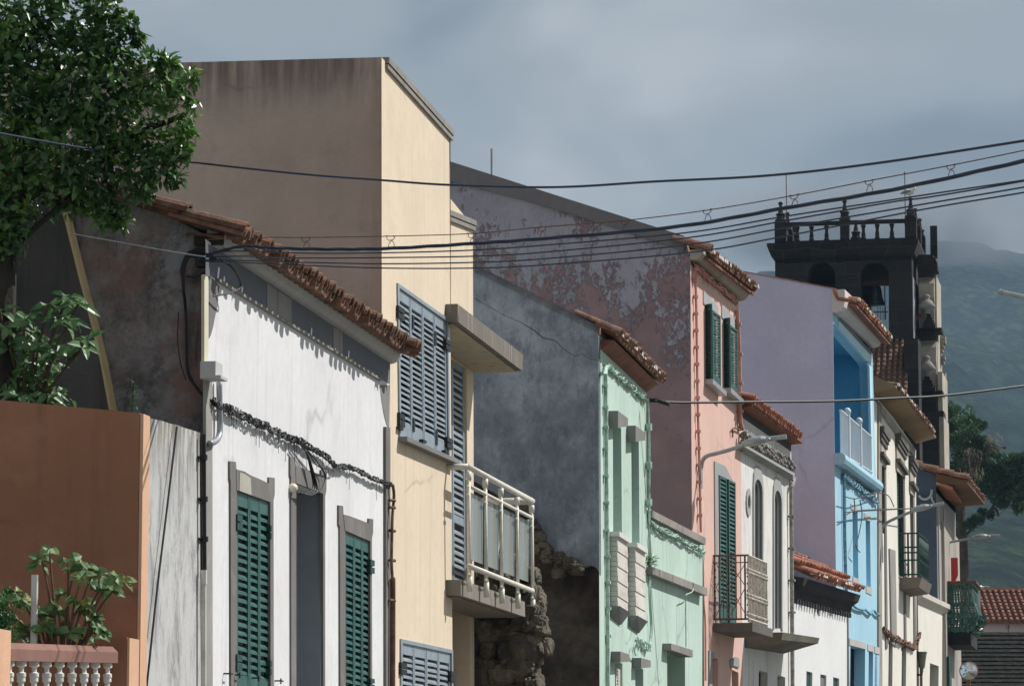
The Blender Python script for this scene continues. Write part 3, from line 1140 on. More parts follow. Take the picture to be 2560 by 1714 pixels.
# canopy
cn = MB()
o1 = .10
tl_, tr_ = BE.F(1145, 760, o1), BE.F(1308, 886, o1)
bl_, br_ = BE.F(1147, 806, o1), BE.F(1306, 927, o1)
cn.psz(BE, [tl_, tr_, br_, bl_], o1, OR + .002)
cn.loft([BE.w(tl_[0] - .02, o1, tl_[1]), BE.w(tl_[0] - .02, .003, tl_[1]), BE.w(tl_[0] - .02, .003, bl_[1]), BE.w(tl_[0] - .02, o1, bl_[1])],
        [BE.w(tl_[0] + .0, o1 - .001, tl_[1] - .002), BE.w(tl_[0], .003, tl_[1] - .002), BE.w(tl_[0], .003, bl_[1]), BE.w(tl_[0], o1 - .001, bl_[1])])
build('canopy', cn, stucco('streaked_concrete', (.18, .16, .14), .12, (.5, .46, .4), .5, (.12, .105, .09), .4, seed=23, sscale=(9, 9, .8)), be)
k = MB()
k.psz(BE, [(bl_[0] + .03, bl_[1] - .004), (br_[0] - .03, br_[1] - .004), (br_[0] - .03, br_[1] - .012), (bl_[0] + .03, bl_[1] - .012)], o1 - .05, OR + .01)
build('canopy_soffit', k, stucco('stained_soffit', (.5, .42, .3), .12, (.2, .16, .11), .6, seed=24), be)
# balcony
bc = MB()
o2 = .12
tl_, tr_ = BE.F(1152, 1448, o2), BE.F(1312, 1502, o2)
bl_, br_ = BE.F(1152, 1487, o2), BE.F(1313, 1541, o2)
bc.psz(BE, [tl_, tr_, br_, bl_], o2, OR + .002)
bal2 = build('balcony', bc, stucco('stained_balcony_concrete', (.24, .22, .195), .15, (.5, .46, .4), .55, (.1, .09, .08), .5, seed=25, sscale=(8, 8, .8)), be)
k = MB()
k.psz(BE, [(tl_[0] + .05, bl_[1] - .003), (tr_[0] - .05, br_[1] - .003), (tr_[0] - .05, br_[1] - .01), (tl_[0] + .05, bl_[1] - .01)], o2 - .05, OR + .01)
build('balcony_soffit', k, stucco('dark_soffit', (.2, .19, .175), .1, (.12, .11, .1), .5, seed=26), bal2)
rl = MB()
o3 = .17
RAILM = plain('cream_painted_tube', (.66, .64, .58), .45, .06, 9, dirt=(.45, .35, .24), dk=.4)


def fw(x, y, o):
    s, z = BE.F(x, y, o)
    return BE.w(s, o, z)


A_, B_ = fw(1170, 1166, o3), fw(1331, 1252, o3)
rl.tube([A_, B_], .025, 10)
rl.tube([A_ - BE.n * (o3 - .0), A_], .025, 10)
rl.tube([B_, B_ - BE.n * (o3 - OR)], .032, 10)
rl.tube([fw(1172, 1214, o3), fw(1331, 1294, o3)], .016, 8)
rl.tube([fw(1172, 1414, o3), fw(1331, 1476, o3)], .023, 8)
c1, c2 = fw(1331, 1476, o3), fw(1331, 1294, o3)
rl.tube([c1, c1 - BE.n * (o3 - OR)], .02, 8)
build('handrail', rl, RAILM, bal2, smooth=True)
PX = [(1171, 1178, 1478), (1213, 1197, 1492), (1252, 1220, 1507), (1292, 1242, 1520), (1329, 1262, 1532)]
for x, y0, y1 in PX:
    k = MB()
    a, b = fw(x, y0, o3), fw(x + 3, y1, o3)
    k.tube([a, b], .0165, 10)
    k.tube([a, a - Vector((0, 0, .07))], .025, 10)
    k.tube([b + Vector((0, 0, .12)), b], .023, 10)
    for f in (.13, .2, .78, .86):
        c = a.lerp(b, f)
        k.tube([c - BE.d * .05, c + BE.d * .05], .012, 6)
    k.tube([b + Vector((0, 0, .06)), b + Vector((0, 0, .06)) - BE.n * .06], .012, 6)
    build('rail_post', k, RAILM, bal2, smooth=True)
gmat = bpy.data.materials.new('smoked_balcony_glass')
gmat.use_nodes = True
nt = gmat.node_tree
pb = nt.nodes['Principled BSDF']
pb.inputs['Base Color'].default_value = (.52, .55, .52, 1)
pb.inputs['Roughness'].default_value = .06
pb.inputs['Specular IOR Level'].default_value = .6
tr = nt.nodes.new('ShaderNodeBsdfTransparent')
tr.inputs[0].default_value = (.55, .62, .62, 1)
mx = nt.nodes.new('ShaderNodeMixShader')
mx.inputs[0].default_value = .55
nt.links.new(tr.outputs[0], mx.inputs[1])
nt.links.new(pb.outputs[0], mx.inputs[2])
nt.links.new(mx.outputs[0], nt.nodes['Material Output'].inputs['Surface'])
for i in range(4):
    x0, x1 = PX[i][0] + 7, PX[i + 1][0] - 6
    f = lambda x, a, b: a + (b - a) * (x - 1172) / (1331 - 1172)
    k = MB()
    k.pxq(BE, [(x0, f(x0, 1228, 1306)), (x1, f(x1, 1228, 1306)), (x1, f(x1, 1396, 1458)), (x0, f(x0, 1396, 1458))], o3 - .03, .008)
    build('glass_panel', k, gmat, bal2)
# folded chair and cushions on the balcony, seen through the glass
ch = thing('folding_chair', 'pale folding chair standing on the beige house balcony behind glass', 'chair', BE.w(BE.fs(1290, -.1), -.1, BE.z(1505, BE.fs(1290, -.1), -.1)))
s0 = BE.fs(1262, -.08)
zb = tl_[1] + (tr_[1] - tl_[1]) * .6 + .01
k = MB()
for oo in (-.2, .04):
    k.tube([BE.w(s0, oo, zb), BE.w(s0 + .5, oo, zb + .75)], .012, 6)
    k.tube([BE.w(s0 + .5, oo, zb), BE.w(s0 + .1, oo, zb + .5)], .012, 6)
build('chair_frame', k, MT['galv'], ch)
k = MB()
k.box(BE, s0 + .05, s0 + .45, -.2, .04, zb + .4, zb + .42)
build('seat', k, plain('white_slats', (.7, .7, .68), .6, .1), ch)

# ================================================================== ruined rubble wall between beige and green
rub = Mat('rubble_stone', .95)
n1 = rub.noise(2.2, detail=8, rough=.7)
c = rub.mix(rub.ramp(n1, .35, .65), (.045, .04, .035, 1), (.20, .17, .13, 1))
c = rub.mix(rub.ramp(rub.noise(5, detail=8, rough=.75, loc=(4, 5, 6)), .52, .66, 0, .7), c, (.29, .25, .19, 1))
vr = _n(rub.nt, 'ShaderNodeTexVoronoi')
vr.inputs['Scale'].default_value = 5.5
rub.L(rub.coord(), vr.inputs['Vector'])
sr_c = _n(rub.nt, 'ShaderNodeSeparateColor')
rub.L(vr.outputs['Color'], sr_c.inputs[0])
c = rub.mix(rub.ramp(sr_c.outputs[0], .2, .9, 0, .6), c, (.30, .26, .21, 1))
c = rub.mix(rub.ramp(sr_c.outputs[1], .55, .9, 0, .6), c, (.07, .065, .062, 1))
rub.bump(rub.noise(14, detail=10, rough=.75), 1.0, .05)
RUB = rub.done(c)
rng = random.Random(5)
m = MB()
sr = GR.fs(1330) - .3        # the broken end stands short of the gable
sr = -3.6


def rubble_block(mb, fr, s, o, z, w, h, dep, seed):
    bm = bmesh.new()
    bmesh.ops.create_icosphere(bm, subdivisions=4, radius=1)
    k = len(mb.v)
    for v in bm.verts:
        p = v.co
        q = Vector([math.copysign(abs(t) ** .62, t) for t in p])
        nz = 1 + .2 * mnoise.noise(p * 1.3 + Vector((seed * 2.1, seed, 0))) + .1 * mnoise.noise(p * 3.7 + Vector((seed, seed * 3, 1))) + .1 * mnoise.noise(p * 9 + Vector((seed, 0, 1)))
        mb.v.append(fr.w(s + q.x * dep * nz * .5, o + q.y * w * nz * .5, z + q.z * h * nz * .5))
    for f in bm.faces:
        mb.f.append(tuple(k + v.index for v in f.verts))
    bm.free()


edge = [(1344, 1450), (1348, 1490), (1362, 1525), (1373, 1560), (1374, 1580), (1362, 1595), (1378, 1612), (1372, 1628), (1356, 1650), (1352, 1690), (1360, 1714), (1352, 1800), (1356, 2000)]
sr = BE.fs(1281) + .15
RB = BE
i = 0
for j in range(len(edge) - 1):
    (xa, ya), (xb, yb) = edge[j], edge[j + 1]
    y = ya
    while y < yb:
        f = (y - ya) / (yb - ya)
        oE, z = RB.G(xa + (xb - xa) * f, y, sr)
        oo = oE
        first = True
        while oo > oE - 1.15:
            wd = rng.uniform(.07, .17) if first else rng.choice((rng.uniform(.06, .16), rng.uniform(.15, .36)))
            i += 1
            rubble_block(m, RB, sr + rng.uniform(.0, .14), oo - wd / 2 + (rng.uniform(-.05, .0) if first else 0), z + rng.uniform(-.05, .05), wd * 1.15,
                         wd * rng.uniform(.6, 1.05) + .03, rng.uniform(.25, .45), i)
            oo -= wd * .92
            first = False
        y += rng.uniform(20, 42)
rw_ = build('rubble_wall', m, RUB, cat='ruined wall', label='broken rubble stone wall end beneath the beige house balcony', smooth=False)
k = MB()
oE, zE = RB.G(1345, 1465, sr + .2)
k.box(RB, sr + .12, sr + .32, oE - 1.4, oE - .16, 0, zE)
build('wall_core', k, RUB, rw_)
# ================================================================== green house (blue-grey gable)
gh = thing('green_house', 'narrow mint green house with two tall slit windows and a blue-grey gable', 'house', GR.w(2, -2, 0))
LG = GR.fs(1616)
zf = GR.z(832, 0)
p1 = GR.G(1498, 815, 0)
p2 = GR.G(1185, 660, 0)
sl = (p2[1] - p1[1]) / (p2[0] - p1[0])
thg = math.atan(-sl)
rdg = (-4.2, p1[1] + sl * -4.2)
poly_up = [(0, zf), (p1[0], p1[1]), rdg, (-8.4, zf)]
bnd = [(1300, 1270), (1332, 1305), (1345, 1338), (1362, 1352), (1380, 1368), (1398, 1396), (1412, 1406), (1426, 1417), (1450, 1420), (1478, 1412), (1490, 1418), (1497, 1428), (1500, 1436)]
low = [GR.G(x, y, 0) for x, y in bnd]
low[-1] = (0, low[-1][1])
gm = MB()
P = poly_up + [(-8.4, low[0][1] + .4), (low[0][0] - .5, low[0][1] + .3)] + low
gm.loft([GR.w(0, o, z) for o, z in P], [GR.w(.12, o, z) for o, z in P])
gm_ = Mat('blue_grey_gable_render', .9)
n1 = gm_.noise(1.0, detail=8, rough=.68)
c = gm_.mix(gm_.ramp(n1, .36, .66), (.17, .21, .27, 1), (.42, .475, .55, 1))
c = cracks(gm_, c, 3.3, .7, .3, .014, (.05, .06, .075))
c = gm_.mix(gm_.ramp(gm_.noise(2.4, sc=(1, 1, .6), detail=9, rough=.72, loc=(3, 2, 8)), .47, .66, 0, .6), c, (.14, .165, .21, 1))
c = gm_.mix(gm_.ramp(gm_.noise(2.6, detail=9, rough=.7, loc=(7, 7, 1)), .54, .7, 0, .5), c, (.36, .38, .43, 1))
gz = gm_.sepz()
c = gm_.mix(gm_.mul(gm_.mul(gm_.ramp(gz[2], 5.2, 3.9), gm_.ramp(gm_.noise(1.2, detail=7, rough=.6, loc=(5, 9, 3)), .32, .6)), .8), c, (.09, .1, .12, 1))
c = gm_.mix(gm_.ramp(gm_.noise(9, sc=(1, 1, .5), detail=10, rough=.84, loc=(1, 4, 2)), .47, .63, 0, .55), c, (.10, .12, .15, 1))
gm_.bump(gm_.noise(22, detail=9, rough=.7), .45, .02)
build('gable_wall', gm, gm_.done(c), gh, label='stained blue-grey gable wall')
k = MB()
cpx = [(1188, 742), (1215, 758), (1238, 770), (1262, 790), (1300, 805), (1335, 822), (1358, 842), (1385, 853), (1412, 873), (1438, 886), (1455, 884), (1475, 893), (1499, 901)]
k.tube([GR.w(0, *GR.G(x + random.uniform(-3, 3), y + random.uniform(-4, 4), 0)) for x, y in cpx], [.006 * random.uniform(.4, 1.4) for _ in cpx], 4)
build('crack', k, MT['cement'], gh)
k = MB()
k.face([GR.w(.12, -.003, 0), GR.w(.12, -.003, zf), GR.w(.12, -8.4, zf), GR.w(.12, -8.4, 0)])
dr_ = Mat('exposed_dark_rubble', .95)
n1 = dr_.noise(1.4, detail=9, rough=.7)
c = dr_.mix(dr_.ramp(n1, .35, .65), (.04, .036, .033, 1), (.14, .122, .105, 1))
vo = _n(dr_.nt, 'ShaderNodeTexVoronoi')
vo.inputs['Scale'].default_value = 3.4
vo.feature = 'DISTANCE_TO_EDGE'
dr_.L(dr_.coord((1, 1, 1.5)), vo.inputs['Vector'])
c = dr_.mix(dr_.ramp(vo.outputs['Distance'], .0, .09, .2, 0), c, (.016, .015, .014, 1))
dr_.bump(dr_.noise(9, detail=10, rough=.75), 1.0, .06)
DRUB = dr_.done(c)
build('rubble_base', k, DRUB, gh, label='dark rubble masonry where the render has fallen away')
# projecting rubble ledge at the foot of the render
k = MB()
rng = random.Random(9)
ii = 50
for (xa, ya, xb, yb, th_) in ((1300, 1250, 1352, 1345, 60), (1340, 1335, 1405, 1400, 50), (1395, 1395, 1445, 1415, 18)):
    for q in range(26):
        f = rng.random()
        x = xa + (xb - xa) * f
        y = ya + (yb - ya) * f + rng.uniform(-4, th_ * .8)
        oo, z = GR.G(x, y, -.05)
        ii += 1
        w_ = rng.uniform(.06, .16)
        rubble_block(k, GR, -.02 - rng.uniform(0, .05), oo, z, w_, w_ * rng.uniform(.5, .9), rng.uniform(.12, .25), ii)
build('rubble_ledge', k, RUB, gh, smooth=False)
k = MB()
k.face([GR.w(LG, 0, 0), GR.w(LG, 0, zf - .2), GR.w(LG, rdg[0], rdg[1]), GR.w(LG, -8.4, zf), GR.w(LG, -8.4, 0)])
k.face([GR.w(0.12, -8.4, 0), GR.w(LG, -8.4, 0), GR.w(LG, -8.4, zf), GR.w(0.12, -8.4, zf)])
MINT = stucco('mint_render', (.48, .615, .54), .07, (.34, .44, .38), .6, (.45, .55, .49), .35, crack=.35, seed=30, sscale=(6, 6, .25))
build('side_wall', k, MINT, gh)
rf = MB()
for a, b in ((poly_up[1], rdg), (rdg, poly_up[3])):
    rf.loft([GR.w(0, *a), GR.w(0, *b), GR.w(LG, *b), GR.w(LG, *a)], [GR.w(0, a[0], a[1] - .08), GR.w(0, b[0], b[1] - .08), GR.w(LG, b[0], b[1] - .08), GR.w(LG, a[0], a[1] - .08)])
build('roof', rf, MT['tile_mid'], gh)
w = MB()
H = [wallpoly(GR, h) for h in (
    [(1532, 1060), (1553, 1070), (1555, 1340), (1533, 1330)],
    [(1578, 1094), (1597, 1104), (1599, 1368), (1580, 1358)],
    [(1537, 1645), (1556, 1658), (1560, 2250), (1541, 2250)],
    [(1588, 1660), (1608, 1672), (1611, 2250), (1591, 2250)])]
front_wall(w, GR, snap(wallpoly(GR, [(1500, 830), (1615, 945), (1626, YB), (1508, YB)])), H, 0, .3, px=False)
build('front_wall', w, MINT, gh)
k = MB()
for h in H[:2]:
    s0, s1_ = h[0][0], h[1][0]
    k.box(GR, s0, s1_, -.34, -.3, h[3][1], h[0][1])
build('window', k, MT['dark_green'], gh)
lin = [([(1545, 1026), (1570, 1045), (1570, 1065), (1545, 1064)], .1), ([(1589, 1063), (1613, 1081), (1613, 1100), (1589, 1099)], .1),
       ([(1551, 1627), (1574, 1635), (1574, 1653), (1551, 1649)], .1), ([(1603, 1643), (1627, 1650), (1627, 1667), (1603, 1664)], .1)]
LINT = stucco('grey_lintel', (.22, .215, .205), .1, (.14, .135, .13), .4, seed=31)
for p, o in lin:
    k = MB()
    q = [GR.F(x, y, o) for x, y in p]
    s0, s1_ = q[0][0] - .0, q[1][0]
    zt, zb = (q[0][1] + q[1][1]) / 2, (q[2][1] + q[3][1]) / 2
    k.psz(GR, [(s0, q[0][1]), (s1_, q[1][1]), (s1_, q[2][1]), (s0, q[3][1] - .02)], o, -.05)
    build('lintel', k, LINT, gh)
# window boxes: tall worn panels under the slits
WORN = stucco('worn_white_boards', (.62, .59, .55), .1, (.42, .33, .2), .6, (.42, .4, .38), .6, seed=32, sscale=(.7, .7, 9))
for (x0, x1, y0, y1, yb0, yb1) in ((1543, 1568, 1340, 1357, 1514, 1530), (1588, 1612, 1367, 1383, 1538, 1552)):
    o = .075
    k = MB()
    q = [GR.F(*p, o) for p in ((x0, y0), (x1, y1), (x1, yb1), (x0, yb0))]
    n = 14
    for i in range(n):
        f0, f1 = i / n, (i + 1) / n - .004
        d = .004 * ((i * 7) % 3)
        lz = lambda a, b, f: a + (b - a) * f
        k.psz(GR, [(q[0][0] - d, lz(q[0][1], q[3][1], f0)), (q[1][0] + d, lz(q[1][1], q[2][1], f0)), (q[1][0] + d, lz(q[1][1], q[2][1], f1)), (q[0][0] - d, lz(q[0][1], q[3][1], f1))], o + d, .002)
    pn = build('window_apron', k, WORN, gh)
    k = MB()
    k.psz(GR, [(q[0][0] - .04, q[0][1] + .05), (q[1][0] + .04, q[1][1] + .05), (q[1][0] + .04, q[1][1]), (q[0][0] - .04, q[0][1])], o + .03, .0)
    build('apron_cap', k, stucco('white_cap', (.66, .65, .62), .06, seed=33), pn)
    k = MB()
    a, b = (q[3][0] - .03, q[3][1]), (q[2][0] + .03, q[2][1])
    k.loft([GR.w(a[0], o + .03, a[1]), GR.w(b[0], o + .03, b[1]), GR.w(b[0], .0, b[1]), GR.w(a[0], .0, a[1])],
           [GR.w(a[0] + .04, .02, a[1] - .11), GR.w(b[0] - .08, .02, b[1] - .13), GR.w(b[0] - .08, .0, b[1] - .13), GR.w(a[0] + .04, .0, a[1] - .11)])
    build('corbel', k, MT['cement'], pn)
# ground floor shutters
q3 = Quad(GR, (1540, 1668), (1556, 1675), (1559, 2150), (1542, 2150), -.02)
k = MB()
louver(k, q3, 0, .48, 0, 1, -.02, 60, .25, .01)
louver(k, q3, .52, 1, 0, 1, -.02, 60, .25, .01)
build('white_shutter', k, WORN, gh)
k = MB()
h = H[3]
k.box(GR, h[0][0], h[1][0], -.34, -.3, h[3][1], h[0][1])
build('door', k, MT['dark_green'], gh)
# eave
o_e = .2
sL, zL = GR.F(1551, 844, o_e)
sR, zR = GR.F(1658, 952, o_e)
tl, pl, bd = tile_eave(GR, sL, zL, sR, zR, o_e, thg, .55, .14, .054, .012, 6, plugs=True)
te = build('eave_tiles', tl, MT['tile_mid'], gh)
build('tile_end', pl, MT['mortar'], te)
k = MB()
ct, st = math.cos(thg), math.sin(thg)
k.loft([GR.w(sL - .05, o_e - .06, zL - .03), GR.w(sL - .05, 0.004, zL - .12), GR.w(sL - .05, 0.004, zL - .02)],
       [GR.w(sR + .05, o_e - .06, zR - .03), GR.w(sR + .05, 0.004, zR - .12), GR.w(sR + .05, 0.004, zR - .02)])
build('eave_soffit', k, MT['tile_under'], gh)
vt = MB()
for i in range(1):
    tile_arc(vt, GR, -.03, o_e, zL - .01, thg, -.02, .25, .075, .07, .02, 0, True, 7, .02)
build('verge_tiles', vt, MT['tile_old'], gh)
MINTC = plain('mint_painted_cable', (.40, .56, .47), .7, .25, 14, dirt=(.16, .28, .22), dk=.5)
k = MB()
bundle(k, GR, [(1513, 925), (1519, 915), (1530, 922), (1550, 940), (1575, 962), (1600, 985), (1618, 1000)], .035, 5, .021, .008, True, 12, 7)
for j in range(3):
    k.tube(fpath(GR, [(1509 + j * 3, 935), (1514 + j * 2, 918), (1522, 915)], .06), .013, 5)
pipe(k, GR, [(1514, 930), (1519, 1500), (1522, 2300)], .025, .02, [(1513, 964), (1514, 1018), (1514, 1068), (1514, 1122), (1515, 1189), (1516, 1256), (1516, 1325), (1518, 1390), (1519, 1455), (1520, 1520), (1521, 1589)])
for j in range(3):
    k.tube(fpath(GR, [(1615, 998), (1621, 1008), (1622 + j, 1100), (1620 + j * 2, 1200), (1622 + j, 1300), (1624, 1310)], .02 + j * .01), .009, 5)
for yy in (1067, 1163, 1255):
    s, z = GR.F(1622, yy, .04)
    k.tube([GR.w(s, .04, z - .04), GR.w(s, .04, z + .04)], .038, 7)
tag(build('painted_cable_bundle', k, MINTC), 'mint painted cable bundle under the eave of the green house', 'cables')

# ------------------------------------------------------------------ lower green annex
ga = thing('green_annex', 'low flat-roofed mint green annex beside the green house with two concrete bands', 'house', GA.w(2, -2, 0))
LA = GA.fs(1757)
w = MB()
HA = [wallpoly(GA, [(1668, 1618), (1713, 1636), (1715, 2250), (1671, 2250)])]
front_wall(w, GA, snap(wallpoly(GA, [(1615, 1266), (1757, 1340), (1758, YB), (1624, YB)])), HA, -.002, .3, px=False)
zA, zB = GA.z(1270, 0), GA.z(1342, LA)
w.face([GA.w(LA, 0, 0), GA.w(LA, 0, zB), GA.w(LA, -8, zB), GA.w(LA, -8, 0)])
w.face([GA.w(0.02, 0, zA), GA.w(LA, 0, zB), GA.w(LA, -8, zB), GA.w(0.02, -8, zA)])
build('front_wall', w, MINT, ga)
k = MB()
for px, o, mat_ in (([(1630, 1274), (1765, 1344), (1764, 1361), (1630, 1292)], .07, 0),):
    k.psz(GA, [GA.F(x, y, o) for x, y in px], o, -.1)
build('cornice', k, MT['concrete'], ga)
k = MB()
k.psz(GA, [GA.F(x, y, .09) for x, y in [(1632, 1416), (1768, 1469), (1768, 1488), (1632, 1434)]], .09, -.0)
build('concrete_band', k, MT['concrete'], ga)
k = MB()
k.psz(GA, [GA.F(x, y, .1) for x, y in [(1678, 1607), (1732, 1624), (1732, 1642), (1678, 1623)]], .1, -.05)
build('lintel', k, MT['concrete'], ga)
k = MB()
h = HA[0]
k.box(GA, h[0][0], h[1][0], -.36, -.3, h[3][1], h[0][1])
build('door', k, MT['dark_green'], ga)
k = MB()
bundle(k, GA, [(1626, 1300), (1640, 1315), (1670, 1330), (1700, 1346), (1730, 1363), (1755, 1376), (1764, 1378)], .04, 5, .022, .008, True, 20, 7)
k.tube(fpath(GA, [(1733, 1455), (1733, 1472), (1728, 1480), (1715, 1486), (1714, 1500), (1715, 1616)], .095), .007, 5)
for j in range(2):
    k.tube(fpath(GA, [(1622, 1310), (1624 + j * 3, 1400), (1623 + j * 2, 1480), (1627 + j * 2, 1560), (1625 + j * 3, 1600), (1623, 1615)], .035), .012, 5)
bundle(k, GA, [(1624, 1612), (1616, 1615), (1605, 1609), (1596, 1606), (1590, 1600)], .05, 5, .04, .012, True, 0, 6)
k.tube(fpath(GR, [(1588, 1605), (1585, 1620), (1590, 1637), (1596, 1625), (1592, 1603)], .05), .01, 5)
tag(build('painted_cable_bundle', k, MINTC), 'mint painted cable bundle below the concrete cornice of the annex', 'cables')
k = MB()
rng = random.Random(4)
s, z = GA.F(1627, 1415, .06)
for i in range(34):
    a = rng.uniform(0, 6.28)
    k.leaf(GA.w(s + rng.uniform(-.08, .1), .05 + rng.uniform(-.03, .05), z + rng.uniform(-.02, .1)), Vector((math.cos(a), math.sin(a), rng.uniform(-.3, .8))), Vector((0, 0, 1)), rng.uniform(.06, .12), .035)
tag(build('wall_plant', k, leafmat('weed_leaf', (.05, .12, .05), (.12, .2, .1)), recalc=False), 'small weed growing at the end of the annex concrete band', 'plant')

# ================================================================== pink house
pk = thing('pink_house', 'tall pink house with a peeling lilac gable and dark green shutters', 'house', PK.w(2, -2, 0))
LP = PK.fs(1846)
zf = PK.z(645, 0)
p1 = PK.G(1709, 594, 0)
p2 = PK.G(1124, 405, 0)
sl = (p2[1] - p1[1]) / (p2[0] - p1[0])
thp = math.atan(-sl)
rdg = (-4.6, p1[1] + sl * (-4.6 - p1[0]))
poly = [(0, 0), (0, zf), p1, rdg, (-9, zf), (-9, 0)]
gw_, rf = gable_body(PK, LP, poly, PK.z(748, LP) - PK.z(640, 0))
pm_ = Mat('peeling_lilac_render', .9)
zz = pm_.sepz()[2]
n1 = pm_.noise(1.7, sc=(1.4, 1.4, .7), detail=12, rough=.78, dist=.4)
n1b = pm_.noise(13, sc=(1, 1, .75), detail=10, rough=.8, loc=(2, 7, 1))
mixn = _n(pm_.nt, 'ShaderNodeMath', operation='MULTIPLY_ADD')
pm_.L(n1b, mixn.inputs[0])
mixn.inputs[1].default_value = .75
pm_.L(n1, mixn.inputs[2])
hgt = _n(pm_.nt, 'ShaderNodeMapRange')
hgt.inputs['From Min'].default_value = 5.9
hgt.inputs['From Max'].default_value = 8.8
hgt.inputs['To Min'].default_value = .27
hgt.inputs['To Max'].default_value = -.02
pm_.L(zz, hgt.inputs['Value'])
sm = _n(pm_.nt, 'ShaderNodeMath', operation='ADD')
pm_.L(mixn.outputs[0], sm.inputs[0])
pm_.L(hgt.outputs[0], sm.inputs[1])
f = pm_.ramp(sm.outputs[0], .90, .965)
lil = pm_.mix(pm_.ramp(pm_.noise(1.6, detail=8, rough=.7, loc=(3, 3, 3)), .35, .7), (.29, .255, .315, 1), (.375, .33, .40, 1))
lil = pm_.mix(pm_.ramp(pm_.noise(3.0, sc=(2, 2, .6), detail=10, rough=.78, loc=(8, 3, 6)), .52, .62, 0, .75), lil, (.155, .15, .185, 1))
pnk = pm_.mix(pm_.ramp(pm_.noise(2, detail=6, loc=(6, 1, 2)), .35, .7), (.235, .142, .158, 1), (.30, .185, .205, 1))
pnk = pm_.mix(pm_.ramp(zz, 6.8, 5.0, 0, .4), pnk, (.175, .105, .115, 1))
c = pm_.mix(f, lil, pnk)
pm_.bump(f, .8, .012)
build('gable_wall', gw_, pm_.done(c), pk, label='lilac gable wall peeling to dull pink')
build('roof', rf, MT['tile_mid'], pk)
k = MB()
band = [(1711, 590), (1709, 627), (1600, 590), (1450, 541), (1300, 497), (1197, 470), (1123, 452), (900, 395), (900, 330), (1124, 403)]
P = [PK.G(x, y, -.05) for x, y in band]
k.loft([PK.w(-.05, o, z) for o, z in P], [PK.w(-.002, o, z) for o, z in P])
build('verge_band', k, stucco('dark_cement_band', (.165, .145, .16), .08, (.12, .115, .12), .4, seed=40), pk)
k = MB()
pa = PK.G(1229, 440, .5)
k.tube([PK.w(.5, pa[0], pa[1] - .3), PK.w(.5, pa[0], PK.G(1229, 372, .5)[1])], .014, 8)
build('roof_pole', k, MT['galv'], pk)
w = MB()
HP = [wallpoly(PK, h) for h in ([(1766, 770), (1782, 782), (1784, 958), (1768, 948)], [(1812, 808), (1828, 820), (1830, 986), (1815, 974)],
                                 [(1796, 1186), (1834, 1204), (1836, 1562), (1798, 1553)],
                                 [(1781, 1640), (1795, 1646), (1797, 2300), (1783, 2300)], [(1829, 1672), (1846, 1680), (1848, 2300), (1831, 2300)])]
front_wall(w, PK, snap(wallpoly(PK, [(1735, 640), (1846, 748), (1858, 1400), (1864, YB), (1744, YB)])), HP, 0, .2, px=False)
PINK = stucco('pink_render', (.69, .46, .395), .06, (.50, .34, .29), .6, (.6, .43, .37), .35, crack=.3, seed=41, sscale=(6, 6, .25))
build('front_wall', w, PINK, pk)
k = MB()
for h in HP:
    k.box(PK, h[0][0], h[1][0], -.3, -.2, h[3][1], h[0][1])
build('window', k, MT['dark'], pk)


def leaf3(mb, a, b, zt, zb, n, th=.03, stile=.06, solid=.25):
    """louvred leaf standing between the ground points a and b"""
    t = (b - a)
    L = t.length
    t.normalize()
    nn = Vector((t.y, -t.x, 0)) * th

    def bx(u0, u1, z0, z1, tilt=0.0, k=1.0):
        p, q = a + t * u0, a + t * u1
        A = [Vector((p.x, p.y, z0 - tilt)), Vector((q.x, q.y, z0 - tilt)), Vector((q.x, q.y, z1 - tilt)), Vector((p.x, p.y, z1 - tilt))]
        B = [v + nn * k + Vector((0, 0, tilt)) for v in A]
        mb.loft(A, B)
    bx(0, stile, zb, zt)
    bx(L - stile, L, zb, zt)
    bx(stile, L - stile, zt - .06, zt)
    bx(stile, L - stile, zb, zb + solid)
    h = zt - .06 - zb - solid
    for i in range(n):
        z = zb + solid + h * (i + .2) / n
        bx(stile, L - stile, z, z + h / n * .38, h / n * .25)


for (xh0, xh1, y0, y1, yb0, yb1) in ((1761, 1801, 757, 778, 948, 972), (1807, 1844, 792, 814, 970, 995)):
    k = MB()
    sl_, sr_ = PK.fs(xh0), PK.fs(xh1)
    zt, zb = PK.z(y0, sl_), PK.z(yb0, sl_)
    leaf3(k, PK.w(sl_ + .16, .02, 0), PK.w(sl_ + .1, .1, 0), zt, zb, 22, .03, .02, .2)
    build('shutter_leaf', k, MT['dark_green'], pk)
    k = MB()
    ql = Quad(PK, (xh1 - 20, y1 - 4), (xh1 + 1, y1 + 12), (xh1 + 2, yb1 - 2), (xh1 - 18, yb1 - 20), .06)
    louver(k, ql, 0, 1, 0, 1, .06, 22, .12, .02, .12, .03, .03, None, .66)
    build('shutter_leaf', k, MT['mid_green'], pk)
    k = MB()
    c0 = PK.F(xh0 + 10, yb0 + 2, .1)
    k.box(PK, sl_ + .05, sr_ - .1, .0, .11, PK.z(yb0 + 10, sl_), PK.z(yb0 - 2, sl_), -.04)
    build('sill', k, MT['galv'], pk)
    k = MB()
    k.box(PK, sl_ - .02, sr_ - .12, .0, .012, zt - .01, zt + .16, -.05)
    build('lintel', k, stucco('grey_lintel_stone', (.36, .37, .39), .06, seed=42), pk)
qd_ = Quad(PK, (1796, 1188), (1834, 1206), (1836, 1560), (1798, 1553), .0)
for u0, u1 in ((.02, .49), (.53, .99)):
    k = MB()
    louver(k, qd_, u0, u1, 0, 1, .012 if u0 < .1 else .03, 30, .1, .015, .12)
    build('shutter_leaf', k, MT['green_paint'], pk)
k = MB()
pxp(k, PK, [(1787, 1152), (1814, 1165), (1834, 1204), (1796, 1186), (1796, 1556), (1790, 1556)], .015, .04)
